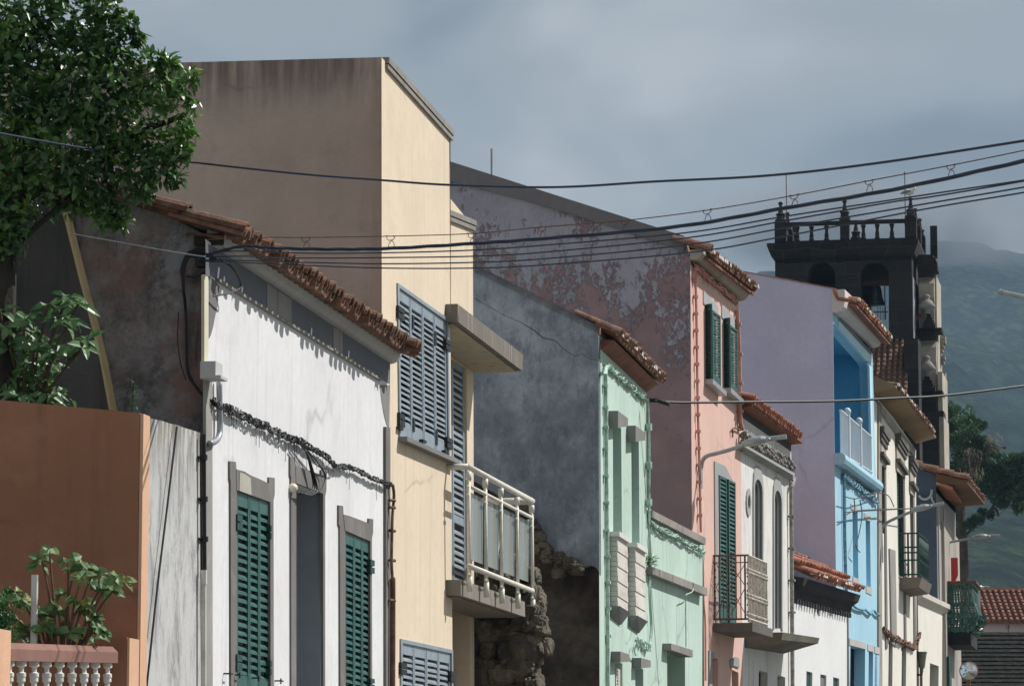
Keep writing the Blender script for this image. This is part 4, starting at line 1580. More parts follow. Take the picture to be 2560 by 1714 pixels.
build('door_surround', k, stucco('grey_surround', (.33, .34, .35), .06, seed=43), pk)
k = MB()
for px in ([(1774, 1624), (1787, 1630), (1787, 1646), (1781, 1643), (1783, 2200), (1776, 2200)], [(1840, 1640), (1848, 1645), (1849, 1668), (1833, 1662), (1829, 1672), (1826, 1650)]):
    pxp(k, PK, px, .02, .05)
build('door_surround', k, stucco('grey_surround_low', (.3, .31, .32), .06, seed=44), pk)
# cornice and eave
k = MB()
o_e = .24


def lofts(mb, fr, prof, sa, za, sb, zb, m=None):
    mb.loft([fr.w(sa, o, za + z) for o, z in prof], [fr.w(sb, o, zb + z) for o, z in prof])


sL, zL = PK.F(1782, 640, o_e)
sR, zR = PK.F(1892, 726, o_e)
zc0, zc1 = PK.z(645, 0), PK.z(748, LP)
lofts(k, PK, [(.0, -.02), (.0, .10), (.16, .10), (.16, .06), (.1, -.01), (.05, -.02)], -.02, zc0 + .0, LP + .05, zc1 + .0)
build('cornice', k, stucco('dirty_cornice', (.38, .33, .28), .1, (.2, .17, .14), .5, seed=45), pk)
k = MB()
pxp(k, PK, [(1736, 645), (1846, 745), (1845, 760), (1737, 668)], .006, .02)
build('frieze', k, stucco('dark_frieze', (.2, .2, .215), .08, seed=46), pk)
tl, pl, bd = tile_eave(PK, sL, zL, sR, zR, o_e, thp, 1.3, .14, .054, .014, 6, plugs=True)
te = build('eave_tiles', tl, MT['tile_mid'], pk)
build('tile_end', pl, MT['mortar'], te)
build('eave_board', bd, MT['tile_under'], pk)
vt = MB()
tile_arc(vt, PK, -.03, o_e, zL + .0, thp, -.02, .5, .09, .08, .03, 0, True, 7, .02)
build('verge_tiles', vt, MT['tile_mid'], pk)
PINKC = plain('pink_painted_pipe', (.55, .27, .22), .6, .12, 12, dirt=(.35, .17, .14), dk=.5)
pp = thing('downpipe', 'coral painted downpipe and cables framing the pink house front', 'downpipe', PK.w(LP, .04, 0))
k = MB()
pipe(k, PK, [(1843, 775), (1848, 900), (1850, 1040), (1856, 1072)], .04, .03, [(1845, 810), (1848, 885), (1849, 957), (1850, 1028)])
build('pipe', k, PINKC, pp)
k = MB()
bundle(k, PK, [(1738, 672), (1742, 668), (1760, 684), (1790, 710), (1820, 735), (1842, 752)], .04, 5, .03, .012, True, 14, 6)
k.tube(fpath(PK, [(1738, 675), (1741, 800), (1744, 1000), (1748, 1150), (1752, 1330)], .03), .016, 5)
k.tube(fpath(PK, [(1757, 1400), (1759, 1500), (1763, 1560), (1764, 1700)], .03), .012, 5)
for yy in range(700, 1330, 42):
    s, z = PK.F(1738 + (yy - 680) * .02, yy, .035)
    k.tube([PK.w(s, .035, z - .02), PK.w(s, .035, z + .02)], .032, 6)
build('cable', k, PINKC, pp)
k = MB()
k.tube(fpath(PK, [(1851, 1075), (1840, 1070), (1831, 1072), (1832, 1082), (1831, 1092)], .03), .012, 5)
build('bracket', k, MT['rust'], pp)
# balcony
ib = MB()
s0 = PK.fs(1781)
ob = PK.go(1868, s0)
s1_ = PK.fs(1914, ob)
zt0 = PK.z(1387, s0, ob)
zb0 = PK.z(1546, s0, ob)
sl_ = MB()
sl_.box(PK, s0 - .06, s1_ + .1, .002, ob + .06, zb0 - .16, zb0 - .05)
bal3 = build('balcony', sl_, stucco('sooty_slab', (.13, .12, .11), .15, (.06, .055, .05), .5, (.24, .2, .14), .4, seed=47), pk)
R_ = lambda o, s, z: PK.w(s, o, z)
k = MB()
for z in (zt0, zb0):
    k.tube([R_(0, s0, z), R_(ob, s0, z)], .014, 6)
k.tube([R_(.0, s0, zt0 - .3 * .3), R_(ob, s0, zt0 - .09)], .007, 5)
for i in range(8):
    o = ob * (i + .3) / 8
    k.tube([R_(o, s0, zt0), R_(o, s0, zb0)], .006 if i not in (0, 7) else .013, 5)
for (oa, obb) in ((.04, .2), (.22, .42)):
    c_ = (oa + obb) / 2
    for (z1, z2) in ((zt0 - .1, zt0 - .4), (zt0 - .4, zb0 + .05)):
        k.tube([R_(oa, s0, z1), R_(obb, s0, z2)], .005, 4)
        k.tube([R_(obb, s0, z1), R_(oa, s0, z2)], .005, 4)
for i in range(10):
    z = zb0 + (zt0 - zb0) * i / 9
    k.blob(R_(ob - .006, s0, z), .016, .1, 1, i)
    k.blob(R_(.03, s0, z), .014, .1, 1, i)
build('end_railing', k, MT['rust'], bal3)
k = MB()
for z in (zt0, zb0):
    k.tube([R_(ob, s0, z), R_(ob, s1_, z)], .016, 6)
n = 13
for i in range(n + 1):
    s = s0 + (s1_ - s0) * i / n
    k.tube([R_(ob, s, zt0), R_(ob, s, zb0 - .04)], .011, 5)
    for f in (.22, .27, .62, .67, .93):
        k.blob(R_(ob, s, zt0 + (zb0 - zt0) * f), .026, .2, 1, i)
build('front_railing', k, plain('flaking_white_iron', (.55, .52, .46), .7, .25, 20, dirt=(.2, .13, .09), dk=.6), bal3)
lamp_arm(PK, [(1753, 1170), (1757, 1150), (1768, 1139), (1790, 1133), (1820, 1125), (1856, 1113)], ((1852, 1114), (1966, 1091)), 0, 'curved arm street lamp on the pink house front', 'street lamps along the house fronts')
# ================================================================== white house with arched windows
ah = thing('arched_house', 'mildewed white house with arched windows and an oval porthole beside the pink house', 'house', AR.w(2, -2, 0))
LR = AR.fs(1978)
zf, zg = AR.z(1004, 0), AR.z(1096, LR)
MILD = stucco('mildewed_white', (.70, .69, .67), .06, (.34, .3, .26), .7, (.5, .47, .43), .5, seed=50, sscale=(5, 5, .45))
w = MB()
A1 = arch_pts(1884, 1903, 1192, 1204, YB, 8, 26)
A2 = arch_pts(1934, 1951, 1220, 1232, YB, 8, 26)
ov = [(1869.5 + 3.2 * math.cos(a), 1255 + 19 * math.sin(a)) for a in [2 * math.pi * i / 14 for i in range(14)]]
G1 = [(1897, 1674), (1919, 1680), (1920, YB), (1898, YB)]
G2 = [(1944, 1685), (1963, 1692), (1964, YB), (1945, YB)]


def cut(P, yb):
    return [(x, min(y, yb)) for x, y in P]


A1, A2 = cut(A1, 1552), cut(A2, 1570)
front_wall(w, AR, snap(wallpoly(AR, [(1857, 1000), (1978, 1092), (1988, YB), (1866, YB)])), [wallpoly(AR, h) for h in (A1, A2, ov, G1, G2)], 0, .12, px=False)
w.face([AR.w(LR, 0, 0), AR.w(LR, 0, zg), AR.w(LR, -8, zg + 1), AR.w(LR, -8, 0)])
w.face([AR.w(0, -8, 0), AR.w(LR, -8, 0), AR.w(LR, -8, zg + 1), AR.w(0, -8, zf + 1)])
build('front_wall', w, MILD, ah)
SURR = stucco('grey_green_stone', (.36, .37, .36), .08, (.22, .23, .22), .4, seed=51)
for P, sx in ((A1, 4.5), (A2, 4.5), (ov, 3.6)):
    k = MB()
    inn = wallpoly(AR, P)
    cx_ = sum(s for s, z in inn) / len(inn)
    cz_ = sum(z for s, z in inn) / len(inn)
    grow = .10 if P is not ov else .09
    out = []
    n = len(inn)
    for i, (s, z) in enumerate(inn):
        a, b = inn[i - 1], inn[(i + 1) % n]
        t = Vector((b[0] - a[0], b[1] - a[1]))
        t.normalize()
        nn = Vector((t.y, -t.x))
        if nn.dot(Vector((s - cx_, z - cz_))) < 0:
            nn = -nn
        g = grow * (1.9 if z > cz_ and P is not ov else 1)
        out.append((s + nn.x * grow, z + nn.y * g))
    rng_ = range(n) if P is ov else range(n - 1)
    for i in rng_:
        j = (i + 1) % n
        k.loft([AR.w(*(inn[i][0], .02, inn[i][1])), AR.w(inn[j][0], .02, inn[j][1]), AR.w(out[j][0], .02, out[j][1]), AR.w(out[i][0], .02, out[i][1])],
               [AR.w(inn[i][0], -.02, inn[i][1]), AR.w(inn[j][0], -.02, inn[j][1]), AR.w(out[j][0], -.02, out[j][1]), AR.w(out[i][0], -.02, out[i][1])])
    wd = build('window', k, SURR, ah, label='oval porthole window' if P is ov else None)
    k = MB()
    k.face([AR.w(s, -.05, z) for s, z in inn])
    build('dark_sheet', k, plain('dark_opening', (.025, .028, .03), .35, .2), wd)  # flat dark sheet painted in for the unlit inside of the opening
k = MB()
for h in (G1, G2):
    q = wallpoly(AR, h)
    k.face([AR.w(s, -.1, z) for s, z in q])
build('door', k, MT['dark'], ah)
thr = math.radians(17)
o_e = .22
sL, zL = AR.F(1882, 1003, o_e)
sR, zR = AR.F(2001, 1091, o_e)
tl, pl, bd = tile_eave(AR, sL, zL, sR, zR, o_e, thr, 1.5, .15, .056, .01, 6)
build('eave_tiles', tl, MT['tile_orange'], ah)
k = MB()
k.loft([AR.w(-.02, o_e - .05, zL - .04), AR.w(-.02, .003, zL - .06), AR.w(-.02, .003, zL + .05), AR.w(-.02, o_e - .05, zL)],
       [AR.w(LR + .05, o_e - .05, zR - .04), AR.w(LR + .05, .003, zR - .06), AR.w(LR + .05, .003, zR + .05), AR.w(LR + .05, o_e - .05, zR)])
build('eave_soffit', k, MT['tile_under'], ah)
k = MB()
k.loft([AR.w(.0, .005, zL - .02), AR.w(0, .005, zL - .16), AR.w(0, -.02, zL - .16), AR.w(0, -.02, zL)], [AR.w(LR, .005, zR - .02), AR.w(LR, .005, zR - .16), AR.w(LR, -.02, zR - .16), AR.w(LR, -.02, zR)])
build('frieze', k, stucco('dark_eave_frieze', (.07, .07, .07), .2, seed=52), ah)  # dark band just below the eave
k = MB()
for (oo, dy0, dy1) in ((.12, 0, 6), (.09, 6, 11), (.06, 11, 17)):
    P = [AR.F(x, y, oo) for x, y in ((1862, 1110 + dy0), (1988, 1183 + dy0), (1986, 1183 + dy1), (1861, 1110 + dy1))]
    k.psz(AR, P, oo, .0)
build('moulding', k, SURR, ah)
k = MB()
rng = random.Random(3)
for i in range(170):
    f = rng.random()
    x, y = 1855 + 128 * f, 1104 + 74 * f - rng.uniform(-2, 22)
    s, z = AR.F(x, y, .07)
    k.blob(AR.w(s, .07 + rng.uniform(-.05, .04), z), rng.uniform(.025, .055), .35, 1, i)
build('cable_clutter', k, plain('lichened_cable_clutter', (.13, .12, .11), .9, .8, 30, dirt=(.5, .48, .45), dk=.9), ah, kind='stuff')
k = MB()
pipe(k, AR, [(1982, 1178), (1986, 1192), (1980, 1215), (1978, 1240), (1980, 1500), (1984, 2100)], .05, .03, [(1978, 1290), (1979, 1370), (1980, 1450), (1981, 1530)])
tag(build('downpipe', k, plain('grimy_pipe', (.3, .29, .26), .8, .3, 12, dirt=(.1, .1, .09))), 'grimy downpipe at the far corner of the arched white house', 'downpipe')
k = MB()
sa_, sb_ = .25, AR.fs(2044, .52)
zz = AR.z(1580, .3, .4)
z2 = AR.z(1597, sb_, .5)
k.loft([AR.w(sa_, .0, zz), AR.w(sa_, .52, zz), AR.w(sa_, .5, zz - .1), AR.w(sa_, .0, zz - .2)], [AR.w(sb_, .0, z2 + .02), AR.w(sb_, .52, z2 + .02), AR.w(sb_, .5, z2 - .06), AR.w(sb_, .0, z2 - .2)])
build('balcony_slab', k, stucco('sooty_slab_far', (.13, .12, .1), .2, (.05, .05, .045), .5, (.3, .26, .16), .4, seed=53), ah)

# ================================================================== low white house with sooty cornice
lw = thing('low_house', 'low white house with a sooty cornice below the bare lilac gable', 'house', LW.w(2, -2, 0))
LL = LW.fs(2117)
w = MB()
GW = [[(2016, 1676), (2031, 1680), (2032, YB), (2017, YB)], [(2051, 1684), (2066, 1687), (2067, YB), (2052, YB)], [(2083, 1691), (2098, 1695), (2099, YB), (2084, YB)]]
front_wall(w, LW, snap(wallpoly(LW, [(1987, 1440), (2117, 1482), (2125, YB), (1991, YB)])), [wallpoly(LW, h) for h in GW], 0, .1, px=False)
w.face([LW.w(LL, 0, 0), LW.w(LL, 0, LW.z(1482, LL)), LW.w(LL, -6, LW.z(1482, LL)), LW.w(LL, -6, 0)])
build('front_wall', w, stucco('clean_white', (.76, .76, .77), .03, (.62, .62, .62), .25, seed=54, sscale=(8, 8, .3)), lw)
for h in GW:
    q = Quad(LW, *h[:2], (h[2][0], 2100), (h[3][0], 2100), -.03)
    k = MB()
    louver(k, q, 0, 1, 0, 1, -.03, 26, .1, .02, 0, .03, .1)
    build('shutter', k, MT['cement'] if h is GW[1] else MT['dark_green'], lw)
o_e = .26
sL, zL = LW.F(2036, 1440, o_e)
sR, zR = LW.F(2152, 1476, o_e)
thl = math.radians(25)
tl, pl, bd = tile_eave(LW, sL, zL, sR, zR, o_e, thl, 1.0, .15, .058, .014, 6, plugs=True)
te = build('eave_tiles', tl, MT['tile_orange'], lw)
build('tile_end', pl, MT['mortar'], te)
t2, _, b2 = tile_eave(LW, sL - .05, zL + .16, sR - .05, zR + .16, o_e - .2, thl, 2.6, .15, .058, .012, 6)
build('roof_tiles', t2, MT['tile_orange'], lw)
k = MB()
zc0, zc1 = LW.z(1472, 0), LW.z(1512, LL)
lofts(k, LW, [(-.01, -.14), (.03, -.13), (.05, -.02), (.15, .05), (.19, .16), (-.01, .2)], -.02, zc0, LL + .05, zc1)
build('cornice', k, stucco('soot', (.03, .031, .034), .3, (.09, .09, .09), .3, seed=55), lw)
DENT = stucco('soot_dentil', (.06, .06, .065), .3, seed=56)
n = 22
for i in range(n):
    k = MB()
    s = LL * (i + .5) / n
    z = zc0 + (zc1 - zc0) * (i + .5) / n
    k.box(LW, s - .025, s + .03, 0.002, .06, z - .2, z - .14)
    build('dentil', k, DENT, lw)
k = MB()
s, z = LW.F(2044, 1508, .05)
for j in range(5):
    k.tube([LW.w(s + j * .02, .04, z), LW.w(s + j * .02 + random.uniform(-.03, .03), .05, z - random.uniform(.08, .2))], .008, 4)
build('loose_wire', k, MT['cable'], lw)

# ================================================================== blue house with the lilac gable
bh = thing('blue_house', 'sky blue house with a corner loggia and a bare lilac side gable', 'house', BL.w(2, -2, 0))
LB = BL.fs(2181)
zf = BL.z(747, 0)
p1 = BL.G(2086, 722, 0)
p2 = BL.G(1900, 686, 0)
sl = (p2[1] - p1[1]) / (p2[0] - p1[0])
rdg = (-6.0, p1[1] + sl * (-6 - p1[0]))
poly = [(0, 0), (0, zf), (p1[0], p1[1]), rdg, (-11, zf), (-11, 0)]
gw_, rf = gable_body(BL, LB, poly, BL.z(885, LB) - BL.z(785, 0))
build('gable_wall', gw_, stucco('lilac_render', (.54, .545, .70), .06, (.47, .455, .56), .3, crack=.25, seed=57, sscale=(4, 4, .3)), bh, label='bare lilac gable wall')
build('roof', rf, MT['tile_orange'], bh)
k = MB()
for (xa, ya, xb, yb, r) in ((2086, 721, 1800, 667, .008),):
    a, b = BL.G(xa, ya, -.01), BL.G(xb, yb, -.01)
    k.tube([BL.w(-.01, *a), BL.w(-.01, *b)], r, 5)
a = BL.G(2086, 722, -.01)
k.tube([BL.w(-.02, *a), BL.w(-.02, *BL.G(2088, 733, -.02)), BL.w(-.02, *BL.G(2095, 747, -.02)), BL.w(-.02, *BL.G(2140, 752, -.02))], .035, 6)
build('tile_verge', k, MT['tile_orange'], bh)
BLUE = stucco('sky_blue_render', (.36, .59, .72), .06, (.25, .43, .55), .55, (.32, .53, .65), .3, seed=58, sscale=(6, 6, .3))
BLUE_SHADE = stucco('shaded_blue_render', (.11, .36, .55), .06, (.08, .28, .44), .3, seed=59)  # darker copy of the blue render, shade of loggia and openings in its colour
STN = stucco('pinkish_stone_sill', (.47, .44, .43), .08, (.3, .28, .27), .5, seed=60)
w = MB()
LOG = [(2098, 822), (2168, 905), (2174, 918), (2180, 1188), (2100, 1142)]
HB = [[(2131, 1273), (2144, 1280), (2146, 1447), (2133, 1440)], [(2164, 1296), (2175, 1302), (2177, 1468), (2166, 1462)],
      [(2126, 1612), (2163, 1622), (2165, YB), (2128, YB)], [(2172, 1626), (2183, 1629), (2185, YB), (2174, YB)], [(2188, 1632), (2199, 1635), (2200, YB), (2190, YB)]]
hh = [wallpoly(BL, h) for h in [LOG] + HB]
hh[0][0] = (.02, hh[0][0][1])
hh[0][4] = (.02, hh[0][4][1])
front_wall(w, BL, snap(wallpoly(BL, [(2097, 783), (2181, 884), (2192, 1280), (2202, YB), (2110, YB)])), hh, 0, .18, px=False)
build('front_wall', w, BLUE, bh)
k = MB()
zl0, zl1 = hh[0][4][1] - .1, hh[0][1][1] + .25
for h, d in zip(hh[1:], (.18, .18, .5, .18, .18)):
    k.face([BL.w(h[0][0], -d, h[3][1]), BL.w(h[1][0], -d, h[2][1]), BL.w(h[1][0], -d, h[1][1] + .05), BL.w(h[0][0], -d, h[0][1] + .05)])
build('window', k, BLUE_SHADE, bh)
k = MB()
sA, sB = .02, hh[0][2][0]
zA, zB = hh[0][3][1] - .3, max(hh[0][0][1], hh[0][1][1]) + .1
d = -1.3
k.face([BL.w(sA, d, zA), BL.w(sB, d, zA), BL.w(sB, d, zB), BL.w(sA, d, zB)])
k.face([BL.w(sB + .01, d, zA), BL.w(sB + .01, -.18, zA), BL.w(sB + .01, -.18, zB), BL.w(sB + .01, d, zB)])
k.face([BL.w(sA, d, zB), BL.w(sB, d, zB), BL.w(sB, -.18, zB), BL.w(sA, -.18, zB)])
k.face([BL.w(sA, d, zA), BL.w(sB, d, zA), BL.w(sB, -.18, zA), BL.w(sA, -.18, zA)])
build('loggia', k, BLUE_SHADE, bh)
k = MB()
pxp(k, BL, [(2098, 802), (2098, 820), (2168, 903), (2179, 905), (2179, 890)], .03, .04)
pxp(k, BL, [(2170, 906), (2178, 905), (2186, 1190), (2180, 1188), (2174, 918)], .03, .04)
build('loggia_frame', k, stucco('pale_blue_trim', (.5, .73, .83), .04, seed=61), bh)
k = MB()
pxp(k, BL, [(2098, 784), (2181, 884), (2180, 897), (2098, 806)], .012, .03)
build('frieze', k, stucco('blue_grey_frieze', (.2, .23, .25), .12, (.1, .11, .12), .6, seed=62), bh)
k = MB()
zc0, zc1 = BL.z(780, 0, .1), BL.z(866, LB, .1)
lofts(k, BL, [(-.01, .0), (.06, -.01), (.13, .02), (.18, .09), (.2, .2), (.2, .36), (-.01, .36)], -.03, zc0, LB + .12, zc1)
build('cornice', k, stucco('white_round_cornice', (.58, .55, .54), .06, (.42, .39, .37), .4, seed=63), bh, smooth=False)
o_e = .36
sL, zL = BL.F(2147, 757, o_e)
sR, zR = BL.F(2228, 850, o_e)
tl, pl, bd = tile_eave(BL, sL, zL, sR, zR, o_e, math.radians(14), 1.5, .15, .056, .012, 6, plugs=True)
te = build('eave_tiles', tl, MT['tile_orange'], bh)
build('tile_end', pl, MT['mortar'], te)
build('eave_board', bd, MT['tile_under'], bh)
# loggia railing and slab
k = MB()
o = .06
t0, t1 = BL.F(2101, 1026, o), BL.F(2177, 1092, o)
b0, b1 = BL.F(2102, 1143, o), BL.F(2180, 1189, o)
n = 26
for i in range(n + 1):
    f = i / n
    s = t0[0] + (t1[0] - t0[0]) * f
    zt = t0[1] + (t1[1] - t0[1]) * f
    zb = b0[1] + (b1[1] - b0[1]) * f
    k.tube([BL.w(s, o, zt), BL.w(s, o, zb)], .013, 5)
k.tube([BL.w(t0[0], o, t0[1]), BL.w(t1[0], o, t1[1])], .025, 6)
k.tube([BL.w(b0[0], o, b0[1] + .06), BL.w(b1[0], o, b1[1] + .06)], .02, 6)
for x, y0, y1 in ((2120, 1030, 1152), (2149, 1054, 1168)):
    s = BL.fs(x, o)
    za, zb = BL.F(x, y0, o)[1], BL.F(x, y1, o)[1]
    k.tube([BL.w(s, o, za), BL.w(s, o, zb)], .05, 8)
    k.blob(BL.w(s, o, za), .065, 0, 2)
build('railing', k, plain('pale_blue_white_rail', (.6, .66, .7), .5, .05), bh)
k = MB()
zc0, zc1 = BL.z(1160, 0, .1), BL.z(1228, LB, .1)
lofts(k, BL, [(.0, .0), (.1, -.01), (.15, .02), (.18, .08), (.17, .14), (.13, .18), (.0, .18)], -.02, zc0, LB + .1, zc1)
build('balcony_slab', k, BLUE, bh)
k = MB()
pxp(k, BL, [(2103, 1165), (2140, 1190), (2140, 1208), (2105, 1184)], .006, .02)
build('bare_patch', k, STN, bh)
k = MB()
pxp(k, BL, [(2140, 1190), (2190, 1222), (2190, 1238), (2140, 1208)], .006, .02)
build('bare_patch', k, MT['stone'], bh)
TRIM = []
for px in ([(2128, 1258), (2146, 1267), (2146, 1280), (2128, 1272)], [(2161, 1281), (2177, 1289), (2177, 1303), (2161, 1296)],
           [(2133, 1440), (2148, 1447), (2148, 1465), (2133, 1458)], [(2166, 1462), (2180, 1469), (2180, 1487), (2166, 1480)],
           [(2124, 1594), (2165, 1606), (2165, 1622), (2124, 1611)], [(2170, 1609), (2184, 1613), (2184, 1629), (2170, 1625)], [(2187, 1614), (2200, 1618), (2200, 1635), (2187, 1631)]):
    k = MB()
    pxp(k, BL, px, .012, .03)
    build('stone_trim', k, STN, bh)
k = MB()
bundle(k, BL, [(2109, 1192), (2114, 1190), (2130, 1205), (2150, 1220), (2175, 1240), (2198, 1258)], .05, 5, .035, .014, True, 10, 6)
k.tube(fpath(BL, [(2110, 1195), (2111, 1300), (2114, 1440), (2117, 1500)], .04), .03, 6)
k.tube(fpath(BL, [(2124, 1503), (2140, 1518), (2156, 1523), (2162, 1522), (2175, 1533), (2184, 1524), (2190, 1532), (2199, 1537)], .04), .022, 6)
tag(build('painted_cable_bundle', k, plain('blue_painted_cable', (.16, .34, .46), .7, .25, 14, dirt=(.05, .12, .18), dk=.7)), 'sky blue painted cable bundle below the loggia slab', 'cables')
k = MB()
for pts in ([(2110, 1240), (2135, 1246), (2160, 1240), (2190, 1232), (2220, 1238), (2235, 1266)], [(2135, 1246), (2137, 1265), (2136, 1285)], [(2150, 1248), (2155, 1290), (2146, 1340), (2140, 1365), (2150, 1380)],
            [(2112, 1280), (2170, 1276), (2290, 1270)], [(2112, 1287), (2150, 1275), (2280, 1270)]):
    k.tube(fpath(BL, pts, .12), .009, 5)
tag(build('service_wires', k, MT['cable']), 'slack black service wires looping across the blue and cream house fronts', 'wires')

# ================================================================== cream house
ch1 = thing('cream_house', 'cream house with hooded windows, wide boarded eave and a green iron balcony', 'house', C1.w(2, -2, 0))
LC = C1.fs(2290)
CRW = stucco('cream_white_render', (.76, .73, .66), .05, (.5, .45, .38), .5, (.55, .5, .43), .3, seed=64, sscale=(6, 6, .3))
zf = C1.z(985, 0)
zg = C1.z(1125, LC)
poly = [(0, 0), (0, zf), (-3.5, zf + 1.0), (-7, zf), (-7, 0)]
gw_, rf = gable_body(C1, LC, poly, zg - zf)
build('gable_wall', gw_, CRW, ch1)
build('roof', rf, MT['tile_old'], ch1)
w = MB()
HC = [[(2199, 1155), (2211, 1162), (2214, 1335), (2202, 1330)], [(2241, 1174), (2258, 1184), (2262, 1443), (2246, 1436)], [(2274, 1230), (2282, 1234), (2285, 1448), (2278, 1445)],
      [(2222, 1600), (2232, 1604), (2234, YB), (2224, YB)], [(2255, 1612), (2266, 1616), (2268, YB), (2257, YB)]]
front_wall(w, C1, snap(wallpoly(C1, [(2197, 985), (2290, 1125), (2303, YB), (2206, YB)])), [wallpoly(C1, h) for h in HC], 0, .2, px=False)
build('front_wall', w, CRW, ch1)
for i, h in enumerate(HC):
    q = Quad(C1, h[0], h[1], (h[2][0], min(h[2][1], 2150)), (h[3][0], min(h[3][1], 2150)), -.06)
    k = MB()
    louver(k, q, 0, 1, 0, 1, -.06, 30, .12, .02, .1)
    wd = build('window', k, MT['green_paint'] if i < 3 else MT['dark'], ch1)
    if i < 3:
        k = MB()
        (xa, ya), (xb, yb) = h[0], h[1]
        yo = ya - 1155
        top = [(1064, 0), (1081, 1), (1138, 2)][i][0]
        s0, s1_ = C1.fs(xa - 2), C1.fs(xb + 2)
        for (dy, th_, oo) in ((0, .1, .11), (12, .08, .085), (24, .08, .06), (64, .07, .1)):
            z = C1.z(top + dy, s0)
            k.box(C1, s0, s1_, 0.002, oo, z - th_, z, -.05)
        build('hood', k, stucco('dark_stone_hood', (.13, .125, .12), .15, seed=65), wd)
        k = MB()
        k.box(C1, s0 + .02, s1_ - .02, .001, .03, C1.z(ya + 1, s0), C1.z(top + 34, s0))
        jk = MB()
        pxp(jk, C1, [(xb, yb - 60), (xb + 4, yb - 58), (xb + 9, 1620), (xb + 4, 1620)], .02, .022)
        build('jamb', jk, MT['stone'], wd)
        build('panel', k, stucco('beige_panel', (.42, .38, .33), .08, seed=66), wd)
k = MB()
for px in ([(2197, 1010), (2204, 1020), (2217, YB), (2206, YB)], [(2225, 1370), (2239, 1376), (2243, 1614), (2230, 1608)]):
    pxp(k, C1, px, .03, .05)
build('pilaster', k, MT['stone_light'], ch1)
k = MB()
pxp(k, C1, [(2204, 1012), (2288, 1128), (2288, 1142), (2204, 1030)], .05, .06)
build('moulding', k, stucco('lichened_moulding', (.36, .35, .33), .2, (.12, .12, .11), .7, seed=67), ch1)
o_e = .42
sL, zL = C1.F(2246, 970, o_e)
sR, zR = C1.F(2336, 1084, o_e)
k = MB()
k.loft([C1.w(-.05, o_e - .02, zL - .02), C1.w(-.05, .002, zL - .12), C1.w(-.05, .002, zL + .2), C1.w(-.05, o_e - .02, zL + .02)],
       [C1.w(LC + .1, o_e - .02, zR - .02), C1.w(LC + .1, .002, zR - .12), C1.w(LC + .1, .002, zR + .2), C1.w(LC + .1, o_e - .02, zR + .02)])
build('eave_soffit', k, stucco('brown_eave_boards', (.27, .19, .11), .15, (.15, .1, .065), .6, seed=68), ch1)
tl, pl, bd = tile_eave(C1, sL, zL, sR, zR, o_e, math.radians(14), .9, .16, .06, .012, 5, plugs=True)
te = build('eave_tiles', tl, MT['tile_old'], ch1)
build('tile_end', pl, MT['mortar'], te)
k = MB()
s0 = C1.fs(2246)
ob = C1.go(2294, s0)
s1_ = C1.fs(2317, ob)
zt, zb = C1.z(1332, s0, ob), C1.z(1440, s0, ob)
sl_ = MB()
sl_.loft([C1.w(s0 - .1, .002, zb - .02), C1.w(s0 - .1, ob + .06, zb - .02), C1.w(s0 - .1, ob, zb - .2), C1.w(s0 - .1, .002, zb - .25)], [C1.w(s1_ + .1, .002, zb - .02), C1.w(s1_ + .1, ob + .06, zb - .02), C1.w(s1_ + .1, ob, zb - .2), C1.w(s1_ + .1, .002, zb - .25)])
b3 = build('balcony', sl_, stucco('brown_slab', (.2, .17, .145), .1, seed=69), ch1)
for z in (zt, zt - .26, zt - .36, zt - .5, zb + .04):
    k.tube([C1.w(s0, 0, z), C1.w(s0, ob, z), C1.w(s1_, ob, z)], .016, 5)
for o in (0.02, ob * .45, ob):
    k.tube([C1.w(s0, o, zt), C1.w(s0, o, zb)], .02, 5)
for i in range(9):
    s = s0 + (s1_ - s0) * i / 8
    k.tube([C1.w(s, ob, zt), C1.w(s, ob, zb)], .018, 5)
    if i < 8:
        k.tube([C1.w(s, ob, zt - .05), C1.w(s + (s1_ - s0) / 8, ob, zt - .45)], .014, 4)
        k.tube([C1.w(s, ob, zt - .45), C1.w(s + (s1_ - s0) / 8, ob, zt - .05)], .014, 4)
k.psz(C1, [(s0 + .1, zt - .55), (s1_ - .1, zt - .55), (s1_ - .1, zb + .05), (s0 + .1, zb + .05)], ob - .02, ob - .03)
build('railing', k, MT['dark_green'], b3)
lamp_arm(C1, [(2204, 1370), (2203, 1330), (2207, 1315), (2222, 1303), (2250, 1290), (2277, 1279)], ((2276, 1279), (2360, 1258)), 0, 'slim bracket street lamp on the cream house corner', 'street lamps along the house fronts')
k = MB()
bundle(k, C1, [(2208, 1570), (2218, 1580), (2230, 1592), (2245, 1597), (2260, 1606), (2275, 1612), (2285, 1617), (2294, 1600), (2300, 1580)], .05, 4, .04, .02, True, 0, 6)
tag(build('cable_bundle', k, MT['rust']), 'rusty looped cable bundle crossing the lower cream house front', 'cables')

# ------------------------------------------------------------------ low cream annex
ca = thing('cream_annex', 'low cream annex with a moulded cornice and one dark doorway', 'house', C2.w(2, -2, 0))
LD_ = C2.fs(2356)
w = MB()
hd = wallpoly(C2, [(2325, 1656), (2347, 1664), (2349, YB), (2327, YB)])
front_wall(w, C2, snap(wallpoly(C2, [(2299, 1470), (2356, 1506), (2364, YB), (2305, YB)])), [hd], 0, .3, px=False)
zA, zB = C2.z(1472, 0), C2.z(1508, LD_)
w.face([C2.w(0.02, 0, zA), C2.w(LD_, 0, zB), C2.w(LD_, -6, zB), C2.w(0.02, -6, zA)])
w.face([C2.w(LD_, 0, 0), C2.w(LD_, 0, zB), C2.w(LD_, -6, zB), C2.w(LD_, -6, 0)])
build('front_wall', w, CRW, ca)
k = MB()
k.box(C2, hd[0][0], hd[1][0], -.35, -.3, 0, hd[0][1])
build('door', k, MT['dark'], ca)
k = MB()
